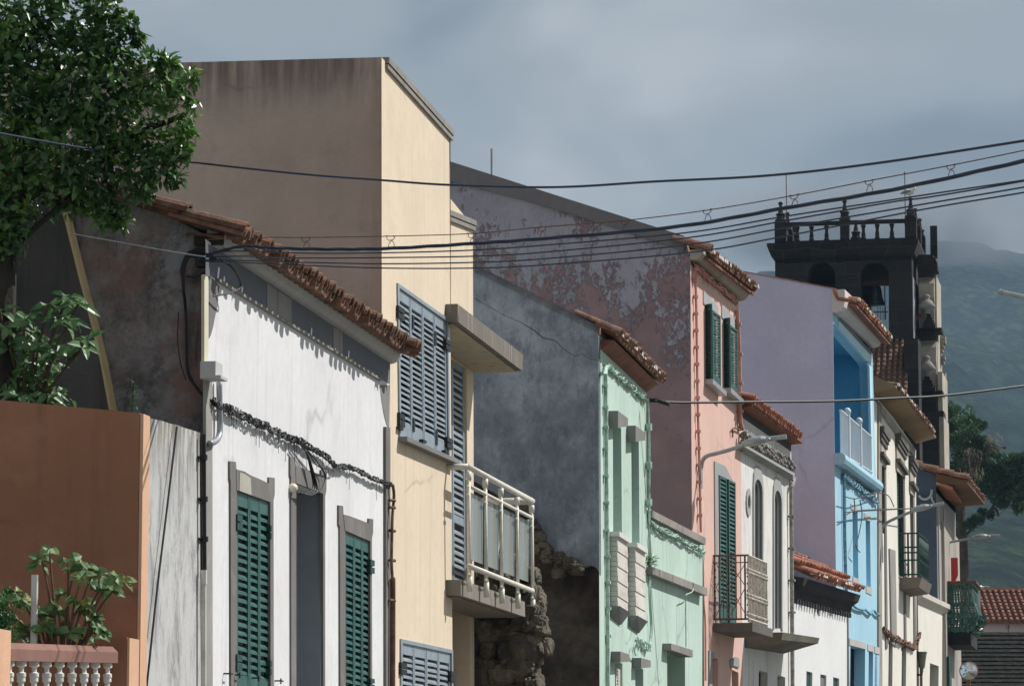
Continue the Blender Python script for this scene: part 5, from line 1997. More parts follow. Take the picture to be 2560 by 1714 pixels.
lofts(k, C2, [(.0, -.12), (.04, -.1), (.08, -.02), (.12, .0), (.12, .1), (0, .12)], 0.05, C2.z(1490, 0), LD_ + .03, C2.z(1522, LD_))
build('cornice', k, stucco('pale_cornice', (.58, .54, .49), .06, (.3, .22, .17), .4, seed=70), ca)
ln = thing('wall_lantern', 'old tapering wall lantern at the corner of the cream annex', 'lantern', C2.w(.1, .1, 2))
k = MB()
s, z = C2.F(2304, 1628, .12)
c = C2.w(s, .12, z)
k.lathe(c, [(.11, 0), (.11, -.03), (.1, -.04), (.06, -.3), (.03, -.34), (.03, -.4)], 8)
build('lantern_body', k, plain('dusty_lantern_glass', (.2, .19, .17), .4, .2), ln)
k = MB()
k.tube([c + Vector((0, 0, -.35)), c + Vector((0, 0, -.45)), C2.w(s, .0, z - .45)], .025, 6)
k.tube(fpath(C2, [(2302, 1640), (2303, 1700), (2304, 1800)], .04), .03, 6)
build('bracket', k, MT['rust'], ln)

# ------------------------------------------------------------------ dark gabled house
dk = thing('dark_gabled_house', 'house with a dark slate blue gable and a curled clay tile eave', 'house', DK.w(1, -2, 0))
zf = DK.z(1230, 0)
p = [DK.G(x, y, 0) for x, y in ((2350, 1187), (2288, 1168), (2200, 1130))]
sl = (p[2][1] - p[1][1]) / (p[2][0] - p[1][0])
rdg = (-5, p[2][1] + sl * (-5 - p[2][0]))
LK = 5.5
gw_, rf = gable_body(DK, LK, [(0, 0), (0, p[0][1]), p[1], rdg, (-10, zf), (-10, 0)])
build('gable_wall', gw_, stucco('slate_blue_gable', (.055, .075, .11), .1, (.04, .05, .07), .4, seed=71), dk)
build('roof', rf, MT['tile_mid'], dk)
w = MB()
w.face([DK.w(0, 0, 0), DK.w(LK, 0, 0), DK.w(LK, 0, zf), DK.w(0, 0, zf)])
build('front_wall', w, stucco('grey_front', (.3, .29, .28), .1, (.2, .19, .18), .5, seed=72), dk)
k = MB()
k.box(DK, .25, .45, .003, .03, 0, zf - .2)
k.box(DK, 1.8, 2.0, .003, .03, 0, zf - .2)
build('pilaster', k, STN, dk)
vt = MB()
q = [DK.G(x, y, -.05) for x, y in ((2418, 1200), (2380, 1190), (2340, 1180), (2300, 1168), (2250, 1150))]
for i in range(4):
    (o0, z0), (o1, z1) = q[i], q[i + 1]
    a = math.atan2(z1 - z0, o0 - o1)
    tile_arc(vt, DK, -.06, o0, z0, a, -.02, math.hypot(z1 - z0, o1 - o0) + .06, .12, .1, .03, .0, True, 7, .03)
build('verge_tiles', vt, MT['tile_mid'], dk)
k = MB()
o_e = q[0][0]
k.loft([DK.w(-.04, o_e, q[0][1]), DK.w(-.04, .0, q[2][1] - .02), DK.w(-.04, .0, q[2][1] - .3), DK.w(-.04, o_e, q[0][1] - .06)],
       [DK.w(LK, o_e, q[0][1]), DK.w(LK, .0, q[2][1] - .02), DK.w(LK, .0, q[2][1] - .3), DK.w(LK, o_e, q[0][1] - .06)])
build('eave_soffit', k, stucco('brown_boards', (.15, .085, .05), .15, (.1, .06, .04), .5, seed=73), dk)
tl, pl, bd = tile_eave(DK, 0, q[0][1], LK, q[0][1], o_e, math.radians(14), 1.0, .2, .08, .012, 5)
build('eave_tiles', tl, MT['tile_mid'], dk)
k = MB()
(oa, za), (ob, zb) = DK.G(2340, 1204, -.1), DK.G(2381, 1216, -.1)
for i, (x0, y0, x1, y1) in enumerate(((2341, 1205, 2381, 1216),)):
    k.loft([DK.w(-.1, oa, za), DK.w(-.1, ob, zb), DK.w(-.1, ob, zb - .05), DK.w(-.1, oa, za - .05)], [DK.w(2.6, oa, za - .1), DK.w(2.6, ob, zb - .1), DK.w(2.6, ob, zb - .15), DK.w(2.6, oa, za - .15)])
build('lower_eave', k, MT['tile_orange'], dk)
k = MB()
k.tube(fpath(DK, [(2296, 1238), (2306, 1247), (2320, 1245), (2328, 1236), (2331, 1223)], -.02), .025, 5)
gpt = lambda x, y: DK.w(-.05, *DK.G(x, y, -.05))
k = MB()
k.tube(smooth_path([gpt(2297, 1238), gpt(2306, 1246), gpt(2318, 1246), gpt(2327, 1238), gpt(2330, 1223)], 5), .03, 6)
k.tube(smooth_path([gpt(2328, 1236), gpt(2330, 1248), gpt(2335, 1257)], 5), .022, 6)
build('wall_hook', k, MT['galv'], dk)
lamp_arm(DK, [(2371, 1362), (2372, 1357), (2378, 1354), (2395, 1351), (2428, 1345)], ((2428, 1345), (2500, 1338)), 0, 'street lamp in front of the pine trunk', 'street lamps along the house fronts')
# ================================================================== house at the end of the row with its pot-bellied balcony
EN = Fr(2372, 77.5, 2900)
en = thing('corner_house', 'last house of the row with an ornate pot-bellied green iron balcony', 'house', EN.w(2, -2, 0))
w = MB()
zt = EN.z(1300, 0)
w.box(EN, 0, 6, -7, 0, 0, zt)
build('front_wall', w, stucco('worn_end_house', (.4, .36, .32), .12, (.2, .18, .17), .6, seed=80), en)
k = MB()
s0 = .8
D_ = EN.w(s0, .3, 0).y
zt, zm, zb = zat(1457, D_), zat(1530, D_), zat(1572, D_)
oa, ob, oc = 0.0, EN.go(2430, s0), EN.go(2438, s0)
prof = [(ob - .04, zt), (ob - .06, zt - .3), (oc, zm), (oc + .02, zm - .1), (oc - .1, zb), (oc - .25, zb - .06)]
grid = []
s1_ = s0 + 2.6
rng = random.Random(8)
for (sa, sb) in ((s0, s0), (s0, s1_)):
    pass


def pot(u, v):
    """u round the basket 0..1, v down 0..1"""
    n = len(prof) - 1
    i = min(n - 1, int(v * n))
    f = v * n - i
    o = prof[i][0] * (1 - f) + prof[i + 1][0] * f
    z = prof[i][1] * (1 - f) + prof[i + 1][1] * f
    if u < .35:
        return EN.w(s0, o * u / .35, z)
    if u < .65:
        return EN.w(s0 + (s1_ - s0) * (u - .35) / .3, o, z)
    return EN.w(s1_, o * (1 - u) / .35, z)


for i in range(16):
    u = i / 16 * .62
    k.tube([pot(u, v / 8) for v in range(9)], .022, 5)
for v in (0, .3, .6, .97):
    k.tube([pot(u / 12 * .66, v) for u in range(13)], .035, 5)
for i in range(16):
    for j in range(9):
        u, v = (i + .5) / 16 * .62, (j + .5) / 9
        R = .028
        pts = [pot(min(.66, u + R * math.cos(q * 1.05) * 1.0), min(1, max(0, v + .05 * math.sin(q * 1.05)))) for q in range(7)]
        k.tube(pts, .018, 4)
for i in range(50):
    u, v = rng.random() * .62, rng.uniform(.5, 1)
    p = pot(u, v)
    k.leaf(p, Vector((rng.uniform(-1, 1), -.3, rng.uniform(-1, 1))), Vector((0, -1, .2)), rng.uniform(.1, .2), .08)
bpt = build('balcony', k, plain('verdigris_iron', (.035, .12, .1), .5, .5, 20, dirt=(.3, .35, .34), dk=.8), en, recalc=False)
k = MB()
k.box(EN, s0 - .1, s1_, 0, oc - .15, zb - .35, zb - .08)
build('balcony_slab', k, MT['dark'], bpt)
k = MB()
k.box(EN, s0 - .05, s1_ + .05, .0, ob + .06, zt, zt + .05)
build('rail_cap', k, MT['rust'], bpt)
k = MB()
k.box(EN, .05, .9, .003, .06, 0, EN.z(1640, .1))
build('shop_door', k, MT['dark_green'], en)
k = MB()
sp = .5
P = [EN.w(sp, *EN.G(x, y, sp)) for x, y in ((2377, 1393), (2394, 1393), (2395, 1436), (2387, 1455), (2378, 1456))]
k.loft(P, [p + EN.d * .06 for p in P])
tag(build('hanging_sign', k, plain('red_sign_paint', (.45, .03, .03), .5, .06)), 'plain red shield-shaped sign hanging above the pot-bellied balcony', 'sign')
# green climbing plant below the balcony
k = MB()
for i in range(260):
    x, y = rng.uniform(2424, 2446), rng.uniform(1545, 1580)
    p = at(x, y, D_ + .4 + rng.uniform(-.2, .2))
    k.leaf(p, Vector((rng.uniform(-1, 1), rng.uniform(-1, 1), rng.uniform(-1, 1))), Vector((rng.uniform(-1, 1), -1, .5)), rng.uniform(.08, .16), .07)
tag(build('hanging_plant', k, leafmat('climber_leaf', (.03, .09, .05), (.15, .22, .16)), recalc=False), 'trailing plant hanging from the end of the pot-bellied balcony', 'plant')
# convex traffic mirror
D_ = 62.0
tm = thing('traffic_mirror', 'round convex traffic mirror with a red rim at the street corner', 'mirror', at(2422, 1700, D_) * 1.0)
c = at(2422, 1676, D_)
k = MB()
R = .16
ring = [c + Vector((R * math.cos(a), 0.0, R * math.sin(a))) for a in [2 * math.pi * i / 28 for i in range(29)]]
k.tube(ring, .011, 6, caps=False)
build('rim', k, plain('faded_red_rim', (.35, .12, .10), .5, .1), tm)
k = MB()
rg = []
for j in range(5):
    r = R * (1 - j / 4.001)
    rg.append([c + Vector((r * math.cos(a), -.05 * (1 - (r / R) ** 2), r * math.sin(a))) for a in [2 * math.pi * i / 28 for i in range(28)]])
for j in range(4):
    for i in range(28):
        k.face([rg[j][i], rg[j][(i + 1) % 28], rg[j + 1][(i + 1) % 28], rg[j + 1][i]])
build('mirror_glass', k, plain('mirror', (.7, .7, .7), .08, .02, metal=1.0), tm, smooth=True)
k = MB()
k.tube([c + Vector((0, .05, 0)), Vector((c.x, c.y + .05, 0))], .035, 8)
build('post', k, MT['rust'], tm)
# far street lamps
FL = Fr(2380, 92.0, 2900)
for (arm, head, lab) in (([(2425, 1480), (2430, 1474), (2440, 1471)], ((2432, 1469), (2474, 1467)), 'small street lamp beside the white chimney'),
                         ([(2374, 1600), (2376, 1594), (2380, 1591)], ((2378, 1590), (2424, 1587)), 'lowest street lamp against the black tiled roof')):
    lamp_arm(FL, arm, head, 0, lab, 'street lamps along the house fronts')
# lamp arm entering from the right
k = MB()
a, b = at(2503, 730, 30), at(2640, 760, 29)
k.tube([a, b], .022, 8)
k.tube([a - (b - a).normalized() * .02, a + (b - a).normalized() * .05], .027, 8)
tag(build('lamp_arm', k, MT['galv']), 'grey tubular lamp arm reaching in against the mountain', 'lamp arm')

# ================================================================== roofs at the foot of the street
D1_ = 118.0


def pt(x, y, D):
    return at(x, y, D)


bk = thing('black_roofed_house', 'low building with a black mossy tiled roof closing the street', 'house', at(2480, 1714, D1_) * 1.0)
k = MB()
rows = 16
R0, R1 = 2374, 2720
for i in range(rows):
    Da, Db = D1_ + i * .45, D1_ + (i + 1) * .45
    ya, yb_ = 1750 - i * 10.6, 1750 - (i + 1) * 10.6
    za, zb = zat(ya, Da), zat(yb_, Db)
    a, b = at(R0, ya, Da), at(R1, ya, Da)
    c_, d_ = at(R1, yb_, Db), at(R0, yb_, Db)
    k.loft([Vector((a.x, Da, za)), Vector((b.x, Da, za)), Vector((b.x, Da, za + .07)), Vector((a.x, Da, za + .07))],
           [Vector((d_.x, Db, zb - .03)), Vector((c_.x, Db, zb - .03)), Vector((c_.x, Db, zb + .02)), Vector((d_.x, Db, zb + .02))])
build('roof', k, plain('black_mossy_tile', (.012, .012, .011), .95, .5, 4, dirt=(.07, .068, .05), dk=.6, bump=.5, spec=.1), bk)
k = MB()
a, b = at(R0 + 2, 1760, D1_), at(R1 - 2, 1760, D1_)
k.loft([Vector((a.x, D1_ + .2, 0)), Vector((b.x, D1_ + .2, 0)), Vector((b.x, D1_ + .2, a.z)), Vector((a.x, D1_ + .2, a.z))],
       [Vector((a.x, D1_ + 7, 0)), Vector((b.x, D1_ + 7, 0)), Vector((b.x, D1_ + 7, zat(1585, D1_ + 7) - .05)), Vector((a.x, D1_ + 7, zat(1585, D1_ + 7) - .05))])
build('wall', k, MT['stone'], bk)
D2_ = 150.0
bt = thing('brown_roofed_house', 'long pale pink house with a brown tiled roof below the mountain', 'house', at(2520, 1580, D2_) * 1.0)
k = MB()
wl, wr = at(2430, 1560, D2_).x, at(2760, 1560, D2_).x
zE, zR_ = zat(1556, D2_), zat(1478, D2_ + 3)
k.loft([Vector((wl, D2_, 0)), Vector((wr, D2_, 0)), Vector((wr, D2_, zE + .02)), Vector((wl, D2_, zE + .02))], [Vector((wl, D2_ + 6, 0)), Vector((wr, D2_ + 6, 0)), Vector((wr, D2_ + 6, zE + .02)), Vector((wl, D2_ + 6, zE + .02))])
build('wall', k, stucco('pale_pink_wall', (.55, .45, .46), .05, seed=81), bt)
k = MB()
n = int((wr - wl) / .24)
for i in range(n + 1):
    x = wl - .1 + (wr - wl + .2) * i / n
    for c in range(9):
        f0, f1 = c / 9, (c + 1.15) / 9
        p0 = Vector((x, D2_ - .25 + 3.25 * f0, zE + (zR_ - zE) * f0 + .07 + random.uniform(-.015, .015)))
        p1 = Vector((x, D2_ - .25 + 3.25 * f1, zE + (zR_ - zE) * f1 + .03))
        k.tube([p0, p1], [.1, .085], 6)
k.loft([Vector((wl - .2, D2_ - .2, zE)), Vector((wr + .2, D2_ - .2, zE)), Vector((wr + .2, D2_ - .2, zE - .06)), Vector((wl - .2, D2_ - .2, zE - .06))],
       [Vector((wl - .2, D2_ + 3, zR_)), Vector((wr + .2, D2_ + 3, zR_)), Vector((wr + .2, D2_ + 3, zR_ - .06)), Vector((wl - .2, D2_ + 3, zR_ - .06))])
for i in range(int((wr - wl) / .4)):
    x = wl + i * .4
    k.tube([Vector((x, D2_ + 3, zR_ + .06)), Vector((x + .42, D2_ + 3, zR_ + .05))], [.13, .115], 6)
build('roof_tiles', k, tilemat('brown_tile', (.24, .11, .075), (.3, .2, .15), .4, (.07, .045, .04)), bt)
k = MB()
cx0, cx1 = at(2428, 1500, D2_ - 1).x, at(2452, 1500, D2_ - 1).x
zc_ = zat(1466, D2_ - 1)
k.loft([Vector((cx0, D2_ - .9, 0)), Vector((cx1, D2_ - .9, 0)), Vector((cx1, D2_ - .9, zc_)), Vector((cx0, D2_ - .9, zc_))], [Vector((cx0, D2_ - .4, 0)), Vector((cx1, D2_ - .4, 0)), Vector((cx1, D2_ - .4, zc_)), Vector((cx0, D2_ - .4, zc_))])
build('chimney', k, stucco('white_chimney', (.6, .6, .6), .06, (.4, .4, .4), .4, seed=82), bt)
k = MB()
p = at(2521, 1585, D1_ + 8)
k.tube([p, p + Vector((0, 0, .35))], .02, 5)
k.tube([p + Vector((-.06, 0, .2)), p + Vector((-.08, 0, .36)), p + Vector((.06, 0, .36)), p + Vector((.03, 0, .22))], .02, 5)
tag(build('antenna', k, MT['rust']), 'little rusty antenna against the pale pink wall', 'antenna')

# ================================================================== church
CH = Fr(2300, 132.0, 2950)
cu = thing('church', 'dark basalt church with a square bell tower above the houses', 'church', CH.w(2, -2, 0))
bas = Mat('basalt_ashlar', .92)
mp = _n(bas.nt, 'ShaderNodeCombineXYZ')
se = bas.sepz()
wob = _n(bas.nt, 'ShaderNodeMath', operation='MULTIPLY_ADD')
bas.L(bas.noise(.9, detail=2, loc=(3, 1, 4)), wob.inputs[0])
wob.inputs[1].default_value = .35
bas.L(se[2], wob.inputs[2])
wo2 = _n(bas.nt, 'ShaderNodeMath', operation='MULTIPLY_ADD')
bas.L(bas.noise(1.3, detail=2, loc=(8, 1, 4)), wo2.inputs[0])
wo2.inputs[1].default_value = .7
bas.L(se[0], wo2.inputs[2])
bas.L(wo2.outputs[0], mp.inputs[0])
bas.L(wob.outputs[0], mp.inputs[1])
br = _n(bas.nt, 'ShaderNodeTexBrick')
br.inputs['Scale'].default_value = 1.0
br.inputs['Brick Width'].default_value = .95
br.inputs['Row Height'].default_value = .48
br.inputs['Mortar Size'].default_value = .018
br.inputs['Mortar Smooth'].default_value = .4
br.inputs['Color1'].default_value = (.014, .014, .0145, 1)
br.inputs['Color2'].default_value = (.032, .03, .029, 1)
br.inputs['Mortar'].default_value = (.042, .041, .04, 1)
bas.L(mp.outputs[0], br.inputs['Vector'])
c = bas.mix(bas.ramp(bas.noise(1.2, detail=8, rough=.7), .4, .7, 0, .7), br.outputs['Color'], (.02, .02, .02, 1))
c = bas.mix(bas.ramp(bas.noise(3, detail=8, rough=.7, loc=(5, 5, 1)), .55, .7, 0, .5), c, (.05, .047, .044, 1))
bas.bump(bas.noise(8, detail=8), .5, .05)
BAS = bas.done(c)
o0 = CH.go(1943, 0)
zT = CH.z(640, 0)
zF = CH.z(600, 0)
dep = 5.2
t = MB()
A1 = [CH.G(x, y, 0) for x, y in cut(arch_pts(2020, 2088, 655, 655, 1000, 12, 34), 800)]
A2 = [CH.G(x, y, 0) for x, y in cut(arch_pts(2152, 2222, 655, 655, 1000, 12, 34), 825)]


def plate(mb, sA, sB, outer, holes):
    """a wall plate in the o-z plane with arched openings right through"""
    loops = [[Vector((o, z, 0)) for o, z in outer]] + [[Vector((o, z, 0)) for o, z in h] for h in holes]
    flat = [v for l in loops for v in l]
    for s in (sA, sB):
        kk = len(mb.v)
        mb.v += [CH.w(s, v.x, v.y) for v in flat]
        for tr_ in tessellate_polygon(loops):
            mb.f.append(tuple(kk + i for i in tr_))
    for h in holes + [outer]:
        for i in range(len(h)):
            a, b = h[i], h[(i + 1) % len(h)]
            mb.face([CH.w(sA, *a), CH.w(sA, *b), CH.w(sB, *b), CH.w(sB, *a)])


outer = [(o0, 0), (0, 0), (0, zT), (o0, zT)]
plate(t, 0, .9, outer, [A1, A2])
sh = [(o + .35, z) for o, z in A2]
plate(t, dep - .7, dep, outer, [[(o + .0, z) for o, z in A2]])
t.box(CH, .9, dep - .7, o0, o0 + .6, 0, zT)
t.box(CH, .9, dep - .7, -.5, 0, 0, zT)
t.box(CH, .9, dep - .7, o0 + .6, -.5, zT - .3, zT)
t.box(CH, .9, dep - .7, o0 + .6, -.5, 0, A2[0][1] - .02)
tw = build('tower', t, BAS, cu, recalc=True)
# street face of the tower, its sunlight painted in as a paler strip
k = MB()
k.box(CH, .05, dep, .003, .03, 2, CH.z(690, 0))
build('tower_corner', k, stucco('sunlit_tower_side', (.24, .245, .27), .1, seed=83), cu)
# cornice
k = MB()
prof = [(0, zT - .15), (0.0, zT + .0), (.12, zT + .1), (.22, zT + .35), (.28, zF - .1), (.28, zF), (-.2, zF)]
for (d0, d1) in ((0, 1), (1, 2)):
    pass


def ring_prism(mb, prof, s0, s1, oa, ob):
    """a moulding carried round a rectangle: prof is (outward, z)"""
    def rr(e, z):
        return [CH.w(s0 - e, oa - e, z), CH.w(s0 - e, ob + e, z), CH.w(s1 + e, ob + e, z), CH.w(s1 + e, oa - e, z)]
    R = [rr(e, z) for e, z in prof]
    for i in range(len(R) - 1):
        for q in range(4):
            mb.face([R[i][q], R[i][(q + 1) % 4], R[i + 1][(q + 1) % 4], R[i + 1][q]])
    mb.face(R[-1])


ring_prism(k, prof, 0, dep, o0, 0)
build('cornice', k, BAS, cu)
# parapet balustrade
zr0, zr1 = CH.z(551, 0), CH.z(541, 0)
zr = (zr0 + zr1) / 2
fin_h = CH.z(492, 0) - zr - .04
pb = MB()
for (s0, s1_, oa, ob) in ((.0, .3, o0, 0), (dep - .3, dep, o0, 0)):
    pb.box(CH, s0 + .02, s1_ - .02, oa + .05, ob - .05, zr - .13, zr)
    pb.box(CH, s0, s1_, oa, ob, zF, zF + .1)
pb.box(CH, dep - .25, dep - .1, o0 + .05, -.05, zF + .28, zF + .38)
for (oa, ob) in ((o0, o0 + .3), (-.3, 0)):
    pb.box(CH, .3, dep - .3, oa + .02, ob - .02, zr - .17, zr)
par = build('parapet', pb, BAS, cu)
bx = [1999, 2035, 2073, 2166, 2201, 2238]
for s in (.15, dep - .15):
    for x in bx:
        o = CH.go(x, 0)
        k = MB()
        c_ = CH.w(s, o, zF + .1)
        H = zr - .17 - zF - .1
        k.lathe(c_, [(.1, 0), (.1, H * .12), (.075, H * .2), (.085, H * .35), (.07, H * .5), (.055, H * .62), (.07, H * .8), (.09, H * .9), (.1, H)], 8)
        build('baluster', k, BAS, par)
ps = MB()
posts = [(0.2, CH.go(1957, 0)), (.2, CH.go(2119, 0)), (.2, CH.go(2286, 0)), (dep - .2, CH.go(1957, 0)), (dep - .2, CH.go(2119, 0)), (dep - .2, CH.go(2286, 0)), (dep * .5, CH.go(1957, 0)), (dep * .5, CH.go(2286, 0))]
for i, (s, o) in enumerate(posts):
    k = MB()
    hw = .22 if o > -.4 or o < o0 + .5 else .17
    k.box(CH, s - .2, s + .2, o - hw, o + hw, zF, zr + .04)
    c_ = CH.w(s, o, zr + .04)
    h = fin_h
    k.lathe(c_, [(.22, 0), (.22, .1), (.16, .13), (.16, h * .34), (.19, h * .36), (.19, h * .4), (.10, h * .46), (.05, h * .84), (.085, h * .87), (.09, h * .95), (.05, h)], 8)
    build('pinnacle', k, BAS, par)
for x, yt in ((1973, 424), (2273, 432)):
    k = MB()
    o = CH.go(x, .3)
    c_ = CH.w(.35, o, zF)
    k.tube([c_, CH.w(.35, o, CH.z(yt, .35))], .018, 5)
    k.blob(CH.w(.35, o, CH.z(yt, .35)), .045, 0, 1)
    build('lightning_rod', k, MT['rust'], cu)
k = MB()
o = CH.go(2318, 1)
k.box(CH, 5.5, 5.8, .35, .62, CH.z(640, 5), CH.z(560, 5))
build('stone_post', k, BAS, cu)
# bell
k = MB()
oc_ = CH.go(2190, .5)
zb_ = CH.z(700, .5)
c_ = CH.w(1.6, oc_, zb_)
k.lathe(c_, [(.05, 0), (.19, -.06), (.23, -.2), (.25, -.42), (.31, -.62), (.37, -.74), (.36, -.77), (.1, -.76)], 18)
be_ = build('bell', k, plain('bell_bronze', (.05, .075, .075), .45, .2, metal=.6), cu, smooth=True)
k = MB()
k.box(CH, 1.45, 1.75, oc_ - .5, oc_ + .5, zb_ - .01, zb_ + .16)
k.tube([CH.w(1.2, oc_ + .38, zb_ + .15), CH.w(1.2, oc_ + .38, zb_ - 1.4)], .025, 6)
k.tube([CH.w(1.2, oc_ - .5, zb_ - 1.1), CH.w(1.2, oc_ + .5, zb_ - 1.1)], .025, 6)
for i in range(4):
    k.tube([CH.w(1.2, oc_ + .1 + i * .1, zb_ - .9), CH.w(1.2, oc_ + .1 + i * .1, zb_ - 1.4)], .012, 5)
build('bell_frame', k, MT['rust'], be_)
# nave roof below the tower, seen over the houses
k = MB()
oa, ob = CH.go(2160, -3), CH.go(2262, -3)
zt, zb_ = CH.z(845, -1), CH.z(975, -4)
n = int((ob - oa) / .19)
for i in range(n + 1):
    o = oa + (ob - oa) * i / n
    for c in range(12):
        f0, f1 = c / 12, (c + 1.1) / 12
        k.tube([CH.w(-2.2 + 2.1 * f0, o, zb_ + (zt - zb_) * f0 + .1), CH.w(-2.2 + 2.1 * f1, o, zb_ + (zt - zb_) * f1 + .05)], [.075, .065], 6)
k.loft([CH.w(-2.2, oa - .3, zb_), CH.w(-2.2, ob, zb_), CH.w(-.02, ob, zt), CH.w(-.02, oa - .3, zt)], [CH.w(-2.2, oa - .3, zb_ - .1), CH.w(-2.2, ob, zb_ - .1), CH.w(-.02, ob, zt - .1), CH.w(-.02, oa - .3, zt - .1)])
build('chapel_roof', k, MT['tile_old'], cu)
k = MB()
k.box(CH, -2.2, -.03, oa - .2, ob - .1, 0, zb_ - .12)
k.box(CH, -1.5, -.03, CH.go(2262, -2), CH.go(2298, -2), 0, CH.z(850, -1))
build('chapel_wall', k, BAS, cu)
# street front of the church seen edge-on: stacked scrolls, urns, stepped pyramids and cornices
SF = 1.2
LIT_STONE = stucco('sunlit_church_stone', (.43, .385, .325), .15, (.13, .125, .115), .75, (.3, .28, .25), .4, seed=84)  # sunlit parts of the front, brightness put into the stone colour


def blk(mb, x0, x1, y0, y1, s0, s1):
    oa, ob = CH.go(x0, s0), CH.go(x1, s0)
    mb.box(CH, s0, s1, oa, ob, CH.z(y1, s0), CH.z(y0, s0))


k = MB()
for (x0, x1, y0, y1) in ((2303, 2342, 637, 645), (2303, 2348, 645, 652), (2303, 2340, 652, 662), (2303, 2352, 663, 676), (2303, 2343, 676, 690),
                         (2302, 2360, 820, 829), (2304, 2347, 829, 848), (2290, 2360, 977, 989), (2296, 2346, 989, 1028), (2292, 2362, 1028, 1040), (2296, 2348, 1040, 1260)):
    k = MB()
    blk(k, x0, x1, y0, y1, SF, SF + 1.2)
    build('front_tier', k, BAS, cu)
k = MB()
blk(k, 2303, 2343, 690, 820, SF + .4, SF + 3)
blk(k, 2303, 2346, 848, 977, SF + .4, SF + 3)
blk(k, 2348, 2360, 930, 1035, SF + .2, SF + 3.2)
blk(k, 2350, 2362, 1040, 1260, SF + .2, SF + 3.2)
blk(k, 2343, 2349, 690, 980, SF + .6, SF + 3.2)
build('front_wall', k, LIT_STONE, cu)
for (x0, x1, yt) in ((2304, 2342, 690), (2303, 2345, 849)):
    k = MB()
    oa, ob = CH.go(x0, SF), CH.go(x1, SF)
    zt = CH.z(yt, SF)
    n = 12
    R = .55
    ring = lambda o: [CH.w(SF + .1 + R + R * math.cos(2 * math.pi * i / n), o, zt - R + R * math.sin(2 * math.pi * i / n)) for i in range(n)]
    k.loft(ring(oa), ring(ob))
    build('scroll', k, LIT_STONE, cu, smooth=False)
for (xc, yt, yb) in ((2325, 765, 786), (2323, 890, 942)):
    k = MB()
    D0 = CH.w(SF - .3, 0, 0).y
    c_ = CH.w(SF - .1, CH.go(xc, SF), CH.z(yb, SF))
    h = CH.z(yt, SF) - CH.z(yb, SF)
    h = max(h, .75)
    k.lathe(c_, [(.12, 0), (.12, .05), (.08, .1), (.3, h * .3), (.32, h * .42), (.18, h * .68), (.09, h * .76), (.12, h * .84), (.12, h * .93), (.05, h)], 12)
    build('urn', k, stucco('grey_urn', (.26, .25, .235), .15, seed=85), cu, smooth=True)
for (xa, xb, ya, yb) in ((2309, 2348, 785, 820), (2297, 2346, 941, 977)):
    k = MB()
    n = 4
    for i in range(n):
        f = i / n
        blk(k, xa + (xb - xa) * .36 * (1 - f) * 1.0 - 0, xb - (xb - xa) * .36 * (1 - f), ya + (yb - ya) * f, ya + (yb - ya) * (f + 1 / n), SF - .5 + .12 * (n - i), SF + .8 - .12 * (n - i))
    build('stepped_pyramid', k, BAS, cu)
k = MB()
for (xa, xb, ya, yb) in ((2297, 2324, 772, 803), (2296, 2312, 943, 966)):
    for i in range(3):
        oa = CH.go(xa + (xb - xa) * i / 3, SF + 1)
        ob = CH.go(xa + (xb - xa) * (i + 1) / 3, SF + 1)
        z0, z1 = CH.z(yb - i * 8, SF + 1), CH.z(ya + (2 - i) * 4, SF + 1)
        k.tube([CH.w(SF + .35, (oa + ob) / 2, z0), CH.w(SF + 1.0, (oa + ob) / 2 + .02, z1)], (ob - oa) * .55, 7)
build('orange_tiles', k, MT['tile_orange'], cu)
k = MB()
rng = random.Random(6)
for y in range(840, 905, 10):
    blk(k, 2346, 2358 + rng.uniform(0, 14), y, y + 9, SF + 2.2, SF + 2.8)
for y in range(930, 1260, 16):
    blk(k, 2358, 2364 + rng.uniform(0, 4), y, y + 14, SF + 2.4, SF + 3.3)
build('front_ornament', k, stucco('worn_ornament', (.26, .24, .21), .3, (.1, .1, .09), .6, seed=86), cu)
# gull on the right-hand pinnacle
k = MB()
gp = CH.w(.2, CH.go(2286, 0), zr + .04 + fin_h)
gl_ = thing('seagull', 'seagull perched on the right corner pinnacle of the bell tower', 'bird', gp)
b = []
k.blob(gp + Vector((-.05, 0, .22)), .14, .05, 2, 1, (1.5, .8, .85))
k.blob(gp + Vector((.14, 0, .36)), .075, .03, 2, 2, (1.1, .9, 1))
k.tube([gp + Vector((.06, 0, .27)), gp + Vector((.12, 0, .34))], [.09, .065], 8)
build('body', k, plain('white_feathers', (.7, .69, .68), .8, .06), gl_, smooth=True)
k = MB()
k.tube([gp + Vector((-.0, -.09, .27)), gp + Vector((-.2, -.07, .22)), gp + Vector((-.38, -.03, .16))], [.06, .07, .015], 6)
k.tube([gp + Vector((-.0, .09, .27)), gp + Vector((-.2, .07, .22)), gp + Vector((-.38, .03, .16))], [.06, .07, .015], 6)
build('wing', k, plain('grey_feathers', (.25, .24, .24), .8, .1), gl_, smooth=True)
k = MB()
k.tube([gp + Vector((.2, 0, .36)), gp + Vector((.28, 0, .345))], [.022, .006], 6)
k.tube([gp + Vector((-.03, .04, .12)), gp + Vector((-.02, .04, 0))], .012, 5)
k.tube([gp + Vector((-.03, -.04, .12)), gp + Vector((-.02, -.04, 0))], .012, 5)
build('beak', k, plain('yellow_beak', (.5, .35, .08), .5, .1), gl_)
# ================================================================== vegetation
rng = random.Random(21)


def rv(k=1.0):
    while True:
        v = Vector((rng.uniform(-1, 1), rng.uniform(-1, 1), rng.uniform(-1, 1)))
        if .05 < v.length < 1:
            return v.normalized() * k


